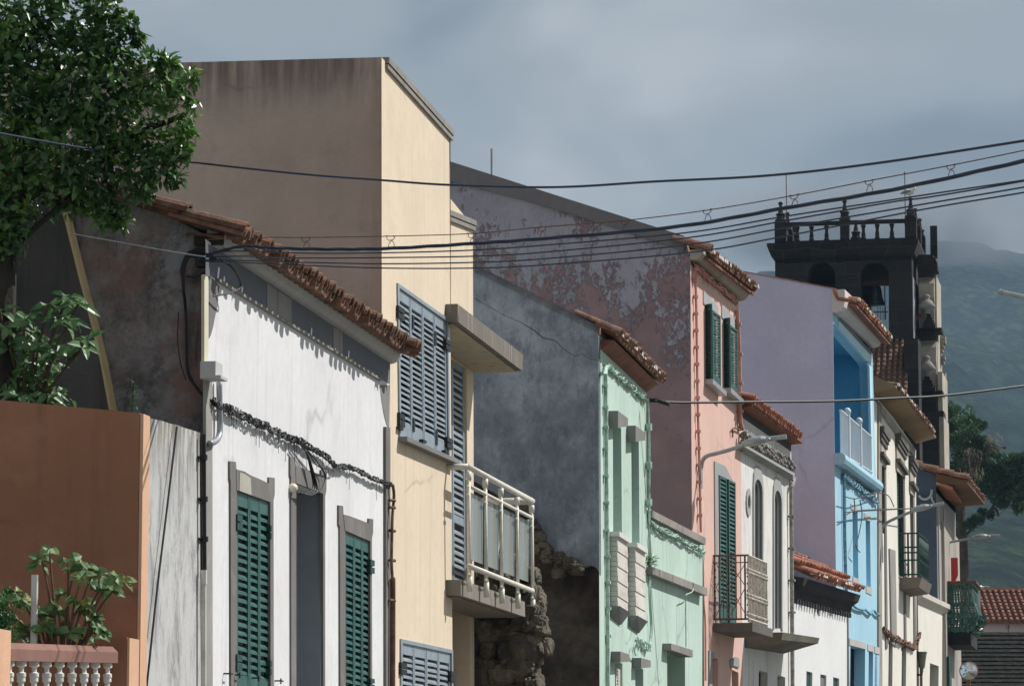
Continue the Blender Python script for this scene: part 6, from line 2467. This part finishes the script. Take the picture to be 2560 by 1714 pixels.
LEAF_C = leafmat('glossy_leaf', (.022, .08, .018), (.10, .22, .04), .33, 4.5, .8, .33, (.26, .33, .06))
blobs = [(60, 60, 110), (180, 50, 120), (275, 115, 78), (110, 200, 150), (240, 220, 130), (350, 195, 78), (415, 240, 50), (452, 212, 30), (478, 190, 14), (150, 340, 150), (300, 330, 110),
         (400, 355, 70), (448, 350, 36), (470, 330, 14), (60, 430, 140), (200, 450, 80), (330, 430, 70), (400, 420, 45), (270, 540, 38), (250, 500, 40), (300, 548, 22), (190, 500, 45), (-70, 250, 200), (-40, 520, 120), (20, 590, 60),
         (0, 80, 110), (320, 60, 24), (300, 40, 14), (345, 90, 16), (385, 150, 14), (468, 300, 16), (480, 255, 9), (430, 160, 10), (462, 390, 12), (360, 480, 22), (235, 15, 22), (150, -10, 40), (440, 450, 12), (262, 22, 40), (410, 160, 20)]
ct = thing('camellia_tree', 'large dark glossy-leaved tree rising behind the terracotta garden wall', 'tree', at(-30, 900, 19.0))
k = MB()
DT = 18.95
sc_px = DT / FPX
for (x, y, r) in blobs:
    c = at(x, y, DT + rng.uniform(-.08, .08))
    R = r * sc_px
    n = int(26 + 1500 * R * R * 5.0)
    for i in range(n):
        v = rv()
        q = R * (rng.random() ** .35)
        p = c + Vector((v.x * q, v.y * q * .6, v.z * q))
        ax = (v * .7 + rv() * .9 + Vector((.15, -.1, -.25)))
        nr = (v * .8 + Vector((.6, -.3, .75)) * 1.0 + rv() * .6)
        k.leaf(p, ax, nr, rng.uniform(.036, .08), rng.uniform(.021, .04), rng.uniform(.1, .5), rng.uniform(.05, .35))
build('crown', k, LEAF_C, ct, recalc=False)
k = MB()
k.tube([at(-40, 2600, DT), at(-30, 1500, DT), at(0, 900, DT), at(10, 600, DT), at(60, 420, DT)], [.12, .1, .085, .07, .04], 9)
for (x, y, x2, y2) in ((10, 640, 190, 480), (30, 520, 300, 380), (60, 430, 150, 150), (0, 700, -150, 300), (150, 500, 290, 540), (280, 370, 430, 300)):
    k.tube(smooth_path([at(x, y, DT), at((x + x2) / 2 + 10, (y + y2) / 2 - 10, DT + .05), at(x2, y2, DT)], 5), .018, 6)
build('trunk', k, plain('dark_bark', (.028, .024, .02), .9, .3, 8, bump=.6), ct)

LEAF_L = leafmat('broad_ribbed_leaf', (.045, .13, .04), (.13, .24, .09), .4, 6, .5, .3, (.2, .33, .05))
sh = thing('broadleaf_shrub', 'broad-leaved green shrub showing above the terracotta garden wall', 'shrub', at(40, 1050, 18.85))
k = MB()
DT = 18.86
sp = 'R7'
heads = [(165, 745), (120, 760), (195, 760), (215, 850), (60, 800), (20, 820), (25, 870), (85, 870), (110, 930), (60, 930), (120, 985), (90, 1000), (20, 950), (0, 1000), (150, 800), (175, 800), (-30, 850), (205, 870), (45, 990), (140, 880), (0, 780)]
for (x, y) in heads:
    c = at(x, y, DT + rng.uniform(-.12, .15))
    n = rng.randint(6, 9)
    a0 = rng.uniform(0, 6.28)
    for i in range(n):
        a = a0 + i * 2.4
        ax = Vector((math.cos(a), math.sin(a) * .8, rng.uniform(-.55, .5)))
        k.leaf(c + ax * .01, ax, Vector((rng.uniform(-.1, .6), -.9, .8)) + rv(.35), rng.uniform(.08, .135), rng.uniform(.038, .05), .3, .28)
for i in range(420):
    x, y = rng.uniform(-60, 175), rng.uniform(790, 1060)
    if x > 110 + (y - 790) * .1 and rng.random() < .6:
        continue
    p = at(x, y, DT + rng.uniform(.0, .3))
    k.leaf(p, rv() + Vector((0, 0, -.1)), Vector((.4, -.8, .8)) + rv(.5), rng.uniform(.06, .1), rng.uniform(.032, .045), .3, .25)
build('foliage', k, LEAF_L, sh, recalc=False)
k = MB()
for (x, y) in heads:
    k.tube(smooth_path([at(60 + rng.uniform(-40, 40), 1120, DT + .1), at((x + 60) / 2, (y + 1100) / 2 - 20, DT + .08), at(x, y, DT)], 5), [.008] * 11, 5)
build('stem', k, plain('brown_twig', (.09, .07, .045), .9, .2), sh)

LEAF_H = leafmat('velvety_leaf', (.085, .18, .06), (.19, .30, .12), .5, 7, .4, .35, (.42, .34, .07))
tp = thing('velvet_leaf_bush', 'leggy bush with rounded velvety leaves growing behind the balustrade', 'bush', at(150, 1640, 17.9))
DT = 17.9
k, st = MB(), MB()
hd = [(122, 1370), (140, 1384), (105, 1400), (95, 1408), (170, 1397), (200, 1405), (185, 1425), (215, 1420), (205, 1440), (225, 1455), (235, 1425), (245, 1435), (270, 1443), (290, 1440), (305, 1452), (278, 1475), (265, 1465),
      (190, 1495), (205, 1505), (200, 1520), (215, 1515), (135, 1512), (145, 1525), (20, 1488), (40, 1477), (45, 1500), (55, 1495), (90, 1525), (100, 1535), (120, 1555), (60, 1565), (75, 1575), (50, 1590), (180, 1560), (175, 1580), (195, 1575), (230, 1545), (240, 1565), (255, 1580), (235, 1595), (110, 1575), (130, 1580), (20, 1535), (160, 1480)]
for (x, y) in hd:
    c = at(x, y, DT + rng.uniform(-.12, .12))
    for i in range(rng.randint(4, 6)):
        a = rng.uniform(0, 6.28)
        ax = Vector((math.cos(a), math.sin(a) * .7, rng.uniform(-.7, .35)))
        k.leaf(c, ax, Vector((.45, -.8, .8)) + rv(.4), rng.uniform(.058, .085), rng.uniform(.042, .056), .25, .25)
for (x, y) in hd[::2]:
    bx_ = 150 + (x - 150) * .35 + rng.uniform(-15, 15)
    st.tube(smooth_path([at(bx_, 1660, DT), at(bx_ + (x - bx_) * .45, 1600 + (y - 1600) * .5, DT + .02), at(x, y, DT)], 5), [.009 - .0005 * i for i in range(11)], 5)
build('foliage', k, LEAF_H, tp, recalc=False)
build('stem', st, plain('reddish_twig', (.14, .08, .05), .85, .25), tp)
k = MB()
k.tube([at(87, 1436, 17.8), at(84, 1640, 17.8)], .018, 8)
tag(build('plant_stake', k, MT['white_pipe']), 'white plastic stake standing among the velvety leaves', 'stake')
k = MB()
for i in range(1500):
    x, y = rng.gauss(2, 18), rng.gauss(1550, 28)
    if x > 45 or x < -60:
        continue
    p = at(x, y, 17.75 + rng.uniform(-.1, .1))
    k.leaf(p, rv() + Vector((0, 0, .4)), Vector((.3, -.2, 1)) + rv(.4), rng.uniform(.015, .03), .008, .2, .1)
tag(build('feathery_shrub', k, leafmat('feathery_leaf', (.03, .12, .03), (.07, .2, .06), .5), recalc=False), 'fine feathery green shrub at the left end of the balustrade', 'shrub')
k = MB()
for i in range(60):
    p = at(332 + rng.gauss(0, 5), rng.uniform(955, 1035), 19.6)
    k.leaf(p, rv() + Vector((0, 0, .6)), Vector((.3, -.3, 1)), rng.uniform(.02, .04), .01)
k.tube([at(330, 1050, 19.6), at(335, 960, 19.6)], .006, 4)
tag(build('wall_weed', k, leafmat('weed', (.03, .08, .03), (.07, .13, .05)), recalc=False), 'thin weed sprouting above the terracotta wall top', 'weed')

# pine beyond the church
DP = 175.0
pt_ = thing('pine_tree', 'tall open-crowned pine behind the church with a bare leaning trunk', 'tree', Vector((at(2408, 1500, DP).x, DP, 0)))
k = MB()
PB = [(2392, 1030, 32), (2378, 1060, 26), (2420, 1055, 24), (2440, 1070, 20), (2400, 1075, 36), (2425, 1090, 34), (2380, 1110, 28), (2445, 1100, 22), (2460, 1065, 8), (2405, 1130, 30), (2440, 1125, 24), (2385, 1160, 26), (2372, 1180, 18), (2455, 1140, 30), (2480, 1135, 18), (2425, 1165, 22),
      (2465, 1165, 26), (2490, 1170, 24), (2510, 1190, 22), (2480, 1200, 26), (2450, 1210, 20), (2500, 1215, 20), (2520, 1160, 24), (2540, 1155, 24), (2560, 1180, 26), (2545, 1210, 24), (2525, 1225, 20), (2580, 1220, 40), (2600, 1180, 40), (2462, 1195, 24), (2448, 1160, 24), (2475, 1180, 22), (2500, 1190, 26), (2555, 1240, 24), (2535, 1190, 26), (2570, 1150, 26), (2500, 1235, 20), (2550, 1275, 18),
      (2470, 1230, 22), (2490, 1245, 22), (2512, 1262, 20), (2540, 1250, 18), (2450, 1180, 18), (2375, 1295, 14), (2385, 1330, 16), (2440, 1300, 18), (2455, 1290, 16), (2425, 1315, 16), (2470, 1285, 12), (2380, 1200, 16), (2372, 1240, 10), (2385, 1275, 12), (2430, 1240, 12), (2425, 1140, 24)]
for (x, y, r) in PB:
    c = at(x, y, DP + rng.uniform(-1.5, 1.5))
    R = r * 1.22 * DP / FPX
    for j in range(max(4, int(r / 3))):
        v0 = rv(R * rng.uniform(.3, .95))
        cc = c + Vector((v0.x, v0.y * .8, v0.z * .75))
        rr = R * rng.uniform(.28, .45)
        for i in range(int(55 + rr * 60)):
            v = rv()
            p = cc + v * rr * rng.random() ** .4
            k.leaf(p, v + Vector((0, 0, .7)) + rv(.5), rv() + Vector((.4, -.1, .7)), rng.uniform(.12, .22), rng.uniform(.05, .09), .2, .1)
build('crown', k, leafmat('pine_needles', (.024, .066, .026), (.068, .14, .05), .6, .5, .3, .2), pt_, recalc=False)
k = MB()
k.tube([at(2414, 2100, DP), at(2410, 1460, DP), at(2406, 1350, DP), at(2402, 1280, DP), at(2403, 1180, DP), at(2405, 1090, DP)], [.32, .29, .26, .22, .17, .08], 9)
for pth in ([(2403, 1350), (2440, 1310), (2475, 1275), (2495, 1245), (2530, 1220)], [(2475, 1275), (2490, 1272), (2496, 1290)], [(2403, 1260), (2440, 1235), (2470, 1200)], [(2404, 1180), (2440, 1130), (2480, 1120), (2515, 1118)], [(2530, 1222), (2560, 1235), (2600, 1215)], [(2404, 1130), (2385, 1090)]):
    k.tube(smooth_path([at(x, y, DP) for x, y in pth], 5), .07, 6)
build('trunk', k, plain('pine_bark', (.075, .055, .045), .95, .4, 3, bump=.6), pt_)
k = MB()
for i in range(170):
    x, y = rng.gauss(2430, 14), rng.uniform(1115, 1190)
    p = at(x, y, DP - 2.2 + rng.uniform(-.4, .4))
    k.leaf(p, Vector((rng.uniform(-.5, .5), rng.uniform(-.4, .4), -1)), Vector((.5, -.5, .3)), rng.uniform(.25, .6), .06)
for i in range(110):
    x, y = 2460 + abs(rng.gauss(0, 16)), 1105 + rng.gauss(0, 12)
    p = at(x, y, DP - 1.8)
    k.leaf(p, Vector((.6, 0, -.6)) + rv(.5), Vector((.4, -.5, .5)), rng.uniform(.2, .45), .06)
build('dead_fronds', k, plain('dry_fronds', (.13, .105, .075), .9, .4, .8), pt_, recalc=False)
# second, lower tree to the right rear
# ================================================================== mountain and ground
NX, NY = 150, 90
ridge = [(-800, 1500), (300, 1300), (900, 1000), (1500, 780), (1750, 700), (1850, 690), (1950, 668), (2100, 636), (2250, 606), (2340, 588), (2388, 579), (2415, 585), (2442, 588), (2490, 600), (2560, 618), (2700, 640), (2900, 700), (3400, 900)]


def ridge_y(x):
    for i in range(len(ridge) - 1):
        (xa, ya), (xb, yb) = ridge[i], ridge[i + 1]
        if xa <= x <= xb:
            return ya + (yb - ya) * (x - xa) / (xb - xa)
    return 1500


DR, DB = 2700.0, 620.0
mt = MB()
for j in range(NY):
    f = j / (NY - 1)
    D = DB + (DR - DB) * f
    for i in range(NX):
        x = -700 + (3300 + 700) * i / (NX - 1)
        P = at(x, 1000, D)
        ry = ridge_y(x)
        Hr = zat(ry, DR)
        q = Vector((P.x / 260, D / 330, 0))
        nz = mnoise.noise(q) + .5 * mnoise.noise(q * 2.3) + .25 * mnoise.noise(q * 5) + .13 * mnoise.noise(q * 11)
        g = f ** 1.25
        bump = nz * 72 * math.sin(math.pi * min(1, f * 1.0)) ** .8 + 3.0 * mnoise.noise(q * 24)
        fore = 40 * math.exp(-((f - .13) / .1) ** 2) * (1 + .5 * mnoise.noise(Vector((P.x / 120, 3, 1))))
        mt.v.append(Vector((P.x, D, max(-2, Hr * g + bump + fore - 6))))
for j in range(NY - 1):
    for i in range(NX - 1):
        a = j * NX + i
        mt.f.append((a, a + 1, a + NX + 1, a + NX))
mm = Mat('forested_slope', .95, .1)
n1 = mm.noise(.011, detail=8, rough=.62)
c = mm.mix(mm.ramp(n1, .38, .62), (.022, .055, .028, 1), (.08, .13, .052, 1))
c = mm.mix(mm.ramp(mm.noise(.16, detail=6, rough=.7, loc=(7, 2, 1)), .45, .62, 0, .75), c, (.01, .024, .016, 1))
c = mm.mix(mm.ramp(mm.noise(.03, detail=9, rough=.7, loc=(40, 20, 5)), .5, .62, 0, .85), c, (.012, .03, .018, 1))
c = mm.mix(mm.ramp(mm.noise(.02, detail=6, rough=.6, loc=(90, 20, 15)), .6, .68, 0, .7), c, (.15, .16, .085, 1))
vc = _n(mm.nt, 'ShaderNodeTexVoronoi')
vc.inputs['Scale'].default_value = .11
mm.L(mm.coord((1, 1, 1)), vc.inputs['Vector'])
c = mm.mix(mm.ramp(vc.outputs['Distance'], .25, .8, 0, .75), c, (.008, .02, .012, 1))
mm.bump(mm.noise(.12, detail=8, rough=.75), 1.0, 16.0)
build('mountain', mt, mm.done(c), kind='structure', smooth=True)
g = MB()
g.face([Vector((-1500, -60, 0)), Vector((1500, -60, 0)), Vector((1500, 2760, 0)), Vector((-1500, 2760, 0))])
build('ground', g, plain('dry_ground', (.14, .14, .11), .95, .2, .2), kind='structure')
g = MB()
g.face([WH.w(-24, .9, .012), WH.w(-24, 8.5, .012), WH.w(110, 26, .012), WH.w(110, 14, .012)])
build('road', g, plain('asphalt', (.055, .055, .058), .9, .2, 2), kind='structure')
g = MB()
g.box(WH, -24, 30, .01, .9, 0.004, .12)
build('pavement', g, MT['concrete'], kind='structure')

# ================================================================== overhead cables
S = 2560 / 2342


def wire_D(x):
    return 19.9 - (x - 500) / 2060 * 5.2 if x > 500 else 19.9 - (500 - x) / 500 * 2.2


def wire(name, pts, r, label, off=0.0, scale=S, group=None, mat='cable_blue', obj=True, dfun=wire_D):
    pts = list(pts)
    if name != 'guy_wire':
        (xa, ya), (xb, yb) = pts[-2:]
        pts.append((xb + 700, yb + 700 * (yb - ya) / (xb - xa) * .9))
    P = smooth_path([at(x * scale, y * scale, dfun(x * scale) + off) for x, y in pts], 10)
    k = MB()
    k.tube(P, r, 7)
    return tag(build(name, k, MT[mat], smooth=True), label, 'cable', group)


GRP = 'overhead cables crossing the street'
wire('overhead_cable', [(-40, 297), (0, 305), (200, 340), (440, 371), (700, 399), (872, 412), (1030, 423), (1270, 428), (1500, 415), (1750, 402), (2000, 374), (2342, 322), (2420, 308)], .0062, 'highest overhead cable, sagging across the whole sky and the tree', 0, group=GRP)
mw = wire('messenger_wire', [(470, 548), (615, 543), (700, 543), (893, 540), (1080, 534), (1230, 520), (1430, 504), (1615, 481), (1810, 448), (1990, 413), (2180, 377), (2342, 344), (2420, 326)], .0026, 'thin messenger wire carrying the wire hangers', 0, group=GRP, mat='rust')
hooks = [(700, 543), (894, 540), (1080, 534), (1240, 519), (1430, 504), (1618, 480), (1817, 446), (1988, 413), (2175, 378)]
for (x, y) in hooks:
    D = wire_D(x * S)
    k = MB()
    p = lambda dx, dy: at((x + dx) * S, (y + dy) * S, D)
    sl = -.19 if x > 1500 else (-.1 if x > 1150 else 0)
    k.tube([p(-9, 1 - 9 * sl), p(-9, 7), p(-4, 10), p(5, 8 + 5 * sl), p(8, 5 + 8 * sl), p(8, 0 + 8 * sl)], .0021, 5)
    k.tube([p(2, 10), p(-3, 14), p(-5, 20), p(-6, 26)], .0019, 5)
    k.tube([p(2, 10), p(6, 14), p(8, 20), p(6, 26)], .0019, 5)
    for dx in (-9, 8):
        k.tube([p(dx - 3, dx * sl - 3 * sl), p(dx + 3, dx * sl + 3 * sl)], .0035, 5)
    build('hanger', k, MT['rust'], mw)
k = MB()
for ph in (0, 2.1, 4.2):
    P = smooth_path([at(x * S, y * S, wire_D(x * S)) for x, y in [(462, 590), (500, 575), (560, 563), (620, 567), (750, 570), (890, 568), (1080, 557), (1250, 545), (1550, 518), (1800, 475), (2050, 432), (2342, 368), (2420, 350), (3120, 190)]], 14)
    k.tube([q + Vector((0, math.cos(ph + i * .35) * .004, math.sin(ph + i * .35) * .0048)) for i, q in enumerate(P)], .0056, 7)
tag(build('overhead_cable', k, MT['cable_blue'], smooth=True), 'thick twisted overhead cable hung below the wire hangers', 'cable', GRP)
wire('overhead_cable', [(470, 580), (545, 574), (700, 579), (880, 578), (1080, 572), (1240, 561), (1570, 532), (1800, 494), (2100, 448), (2342, 412), (2420, 400)], .0038, 'thin overhead cable just below the thick twisted one', 0, group=GRP)
wire('overhead_cable', [(470, 588), (560, 586), (700, 590), (880, 589), (1080, 586), (1240, 577), (1570, 544), (1800, 504), (2040, 462), (2130, 450), (2342, 414), (2420, 398)], .0038, 'thin overhead cable that meets its upper neighbour beyond the tower', 0.05, group=GRP)
wire('overhead_cable', [(462, 594), (560, 596), (700, 600), (880, 603), (1080, 600), (1240, 592), (1570, 560), (1800, 520), (2105, 468), (2342, 428), (2420, 412)], .0038, 'second lowest thin overhead cable from the white house corner', 0, group=GRP)
wire('overhead_cable', [(458, 597), (560, 601), (700, 607), (880, 613), (1080, 613), (1240, 606), (1580, 577), (1790, 541), (2105, 480), (2342, 440), (2420, 424)], .0038, 'lowest thin overhead cable from the white house corner', 0, group=GRP)
wire('guy_wire', [(160, 534), (260, 552), (360, 570), (440, 583), (470, 587)], .0036, 'short wire crossing the sooty gable to the cable bracket', -.05, mat='galv', dfun=lambda x: 19.75)
wire('overhead_cable', [(1488, 912), (1505, 917), (1560, 920), (1700, 919), (1900, 917), (2050, 910), (2160, 904), (2342, 882), (2420, 870)], .014, 'low overhead cable running right from the green house corner', 0, group=GRP, mat='cable', dfun=lambda x: 38.4 + (x - 1626) / 934 * 4.0)
k = MB()
for j in range(2):
    k.tube(smooth_path([at(x, y, 38.4) for x, y in ((1624, 1000 + j * 3), (1640, 997 + j * 6), (1660, 1004), (1672, 1012 - j * 4), (1664, 1010), (1645, 1004))], 6), .012, 5)
tag(build('cable_clamp', k, MT['cable']), 'black cable clamp loops at the green house corner', 'clamp')
# cable head at the corner of the white house
k = MB()
gq = lambda x, y, s=-.06: WH.w(s, *WH.G(x, y, s))
for j in range(4):
    k.tube(smooth_path([gq(530 + 4 * j, 640 + 3 * j), gq(500, 618 + 4 * j), gq(480 - 3 * j, 632), gq(463 - 3 * j, 660 + j * 4), gq(458, 700), gq(459, 726), gq(464, 770), gq(466, 850), gq(469, 920 + j * 3), gq(487, 962), gq(510, 990), gq(532, 1003)], 6), .0085, 6)
k.tube(smooth_path([gq(466, 690), gq(485, 692), gq(505, 685), gq(520, 672), gq(522, 650)], 5), .006, 5)
k.tube(smooth_path([gq(446, 780), gq(444, 850), gq(452, 910), gq(465, 950)], 5), .003, 4)
for i in range(26):
    k.tube(smooth_path([gq(rng.uniform(466, 500), rng.uniform(628, 646)), gq(rng.uniform(490, 520), rng.uniform(630, 650)), gq(rng.uniform(505, 535), rng.uniform(630, 655))], 4), .006, 5)
s_ = -.06
a = WH.G(492, 655, s_)
k.box(WH, -.1, -.02, a[0], a[0] + .07, a[1] - .03, a[1] + .04)
k.tube(smooth_path([WH.w(-.02, .05, WH.z(650, 0)), WH.w(.1, .1, WH.z(665, 0)), WH.w(.25, .11, WH.z(700, 0)), WH.w(.12, .08, WH.z(725, 0)), WH.w(-.08, .03, WH.z(745, 0))], 6), .006, 5)
tag(build('cable_knot', k, MT['cable']), 'knot of black cables and loops on the corner of the sooty gable', 'cables')
k = MB()
k.tube([gq(467, 583), gq(480, 585), gq(512, 587), gq(530, 591), gq(560, 594)], .009, 6)
k.tube([gq(467, 583), gq(472, 592)], .008, 5)
tag(build('cable_anchor', k, MT['rust']), 'rusty anchor rod under the tiled verge of the white house', 'anchor')

# ================================================================== light, air and sky
a_, el = math.radians(33), math.radians(47.5)
Sd = (WH.n * math.cos(a_) + WH.d * math.sin(a_)) * math.cos(el) + Vector((0, 0, math.sin(el)))
ld = bpy.data.lights.new('sun', 'SUN')
ld.energy = 5.0
ld.angle = math.radians(.5)
ld.color = (1, .965, .91)
lo = bpy.data.objects.new('sun', ld)
COL.objects.link(lo)
lo.rotation_euler = Sd.to_track_quat('Z', 'Y').to_euler()
lo.location = (0, 0, 60)
wd = bpy.data.worlds.new('World')
SC.world = wd
wd.use_nodes = True
nt = wd.node_tree
bg = nt.nodes['Background']
sky = nt.nodes.new('ShaderNodeTexSky')
sky.sky_type = 'NISHITA'
sky.sun_disc = False
sky.sun_elevation = el
sky.sun_rotation = math.atan2(Sd.x, Sd.y)
tc = nt.nodes.new('ShaderNodeTexCoord')


def wn(scale, loc, detail, rough, sc=(1, 1, 1)):
    mp_ = nt.nodes.new('ShaderNodeMapping')
    mp_.inputs['Location'].default_value = loc
    mp_.inputs['Scale'].default_value = sc
    nt.links.new(tc.outputs['Generated'], mp_.inputs['Vector'])
    n = nt.nodes.new('ShaderNodeTexNoise')
    n.inputs['Scale'].default_value = scale
    n.inputs['Detail'].default_value = detail
    n.inputs['Roughness'].default_value = rough
    n.inputs['Distortion'].default_value = .3
    nt.links.new(mp_.outputs[0], n.inputs['Vector'])
    return n.outputs['Fac']


cl = wn(6.5, SKYLOC, 4, .45, (1, 1, 1.7))
rp = nt.nodes.new('ShaderNodeValToRGB')
rp.color_ramp.interpolation = 'EASE'
e = rp.color_ramp.elements
e[0].position, e[0].color = .38, (2.15, 2.45, 2.7, 1)
e[1].position, e[1].color = .62, (5.2, 5.35, 5.4, 1)
m1 = e.new(.5)
m1.color = (3.55, 3.8, 3.95, 1)
nt.links.new(cl, rp.inputs['Fac'])
mxx = nt.nodes.new('ShaderNodeMix')
mxx.data_type = 'RGBA'
mxx.inputs[0].default_value = .93
nt.links.new(sky.outputs[0], mxx.inputs[6])
nt.links.new(rp.outputs[0], mxx.inputs[7])
nt.links.new(mxx.outputs[2], bg.inputs['Color'])
bg.inputs['Strength'].default_value = .1
# low cloud lying on the ridge
ms = MB()
mc = at(2200, 565, 2400)
ms.blob(mc, 1.0, .0, 4, 3, (170, 70, 42))
mm2 = bpy.data.materials.new('low_cloud')
mm2.use_nodes = True
mn = mm2.node_tree
mn.nodes.remove(mn.nodes['Principled BSDF'])
pv2 = mn.nodes.new('ShaderNodeVolumePrincipled')
pv2.inputs['Color'].default_value = (.62, .63, .64, 1)
t2 = mn.nodes.new('ShaderNodeTexCoord')
mp2 = mn.nodes.new('ShaderNodeMapping')
mp2.inputs['Scale'].default_value = (1 / 170, 1 / 70, 1 / 42)
mp2.inputs['Location'].default_value = (0, 0, -1)
mn.links.new(t2.outputs['Object'], mp2.inputs['Vector'])
ln2 = mn.nodes.new('ShaderNodeVectorMath')
ln2.operation = 'LENGTH'
mn.links.new(mp2.outputs[0], ln2.inputs[0])
mr2 = mn.nodes.new('ShaderNodeMapRange')
mr2.interpolation_type = 'SMOOTHSTEP'
mr2.inputs['From Min'].default_value = 1.0
mr2.inputs['From Max'].default_value = .2
mn.links.new(ln2.outputs['Value'], mr2.inputs['Value'])
nz2 = mn.nodes.new('ShaderNodeTexNoise')
nz2.inputs['Scale'].default_value = .03
nz2.inputs['Detail'].default_value = 4
mn.links.new(t2.outputs['Object'], nz2.inputs['Vector'])
nr2 = mn.nodes.new('ShaderNodeMapRange')
nr2.inputs['From Min'].default_value = .30
nr2.inputs['From Max'].default_value = .62
nr2.inputs['To Max'].default_value = .055
mn.links.new(nz2.outputs['Fac'], nr2.inputs['Value'])
ml2 = mn.nodes.new('ShaderNodeMath')
ml2.operation = 'MULTIPLY'
mn.links.new(mr2.outputs[0], ml2.inputs[0])
mn.links.new(nr2.outputs[0], ml2.inputs[1])
mn.links.new(ml2.outputs[0], pv2.inputs['Density'])
mn.links.new(pv2.outputs[0], mn.nodes['Material Output'].inputs['Volume'])
mo_ = build('mist', ms, mm2, kind='stuff')
# air
hz = MB()
hz.loft([Vector((-1600, -80, -3)), Vector((1600, -80, -3)), Vector((1600, -80, 560)), Vector((-1600, -80, 560))],
        [Vector((-1600, 2900, -3)), Vector((1600, 2900, -3)), Vector((1600, 2900, 560)), Vector((-1600, 2900, 560))])
hm = bpy.data.materials.new('pale_air')
hm.use_nodes = True
hn = hm.node_tree
hn.nodes.remove(hn.nodes['Principled BSDF'])
pv = hn.nodes.new('ShaderNodeVolumePrincipled')
pv.inputs['Color'].default_value = (.38, .58, .82, 1)
pv.inputs['Density'].default_value = HAZE
pv.inputs['Anisotropy'].default_value = .0
hn.links.new(pv.outputs[0], hn.nodes['Material Output'].inputs['Volume'])
ho = build('haze', hz, hm, kind='stuff')
ho.display_type = 'WIRE'
SC.view_settings.view_transform = 'Standard'
SC.view_settings.look = 'None'
SC.view_settings.exposure = .15
SC.view_settings.gamma = 1
SC.cycles.volume_bounces = 0
SC.cycles.max_bounces = 6
SC.cycles.transparent_max_bounces = 8
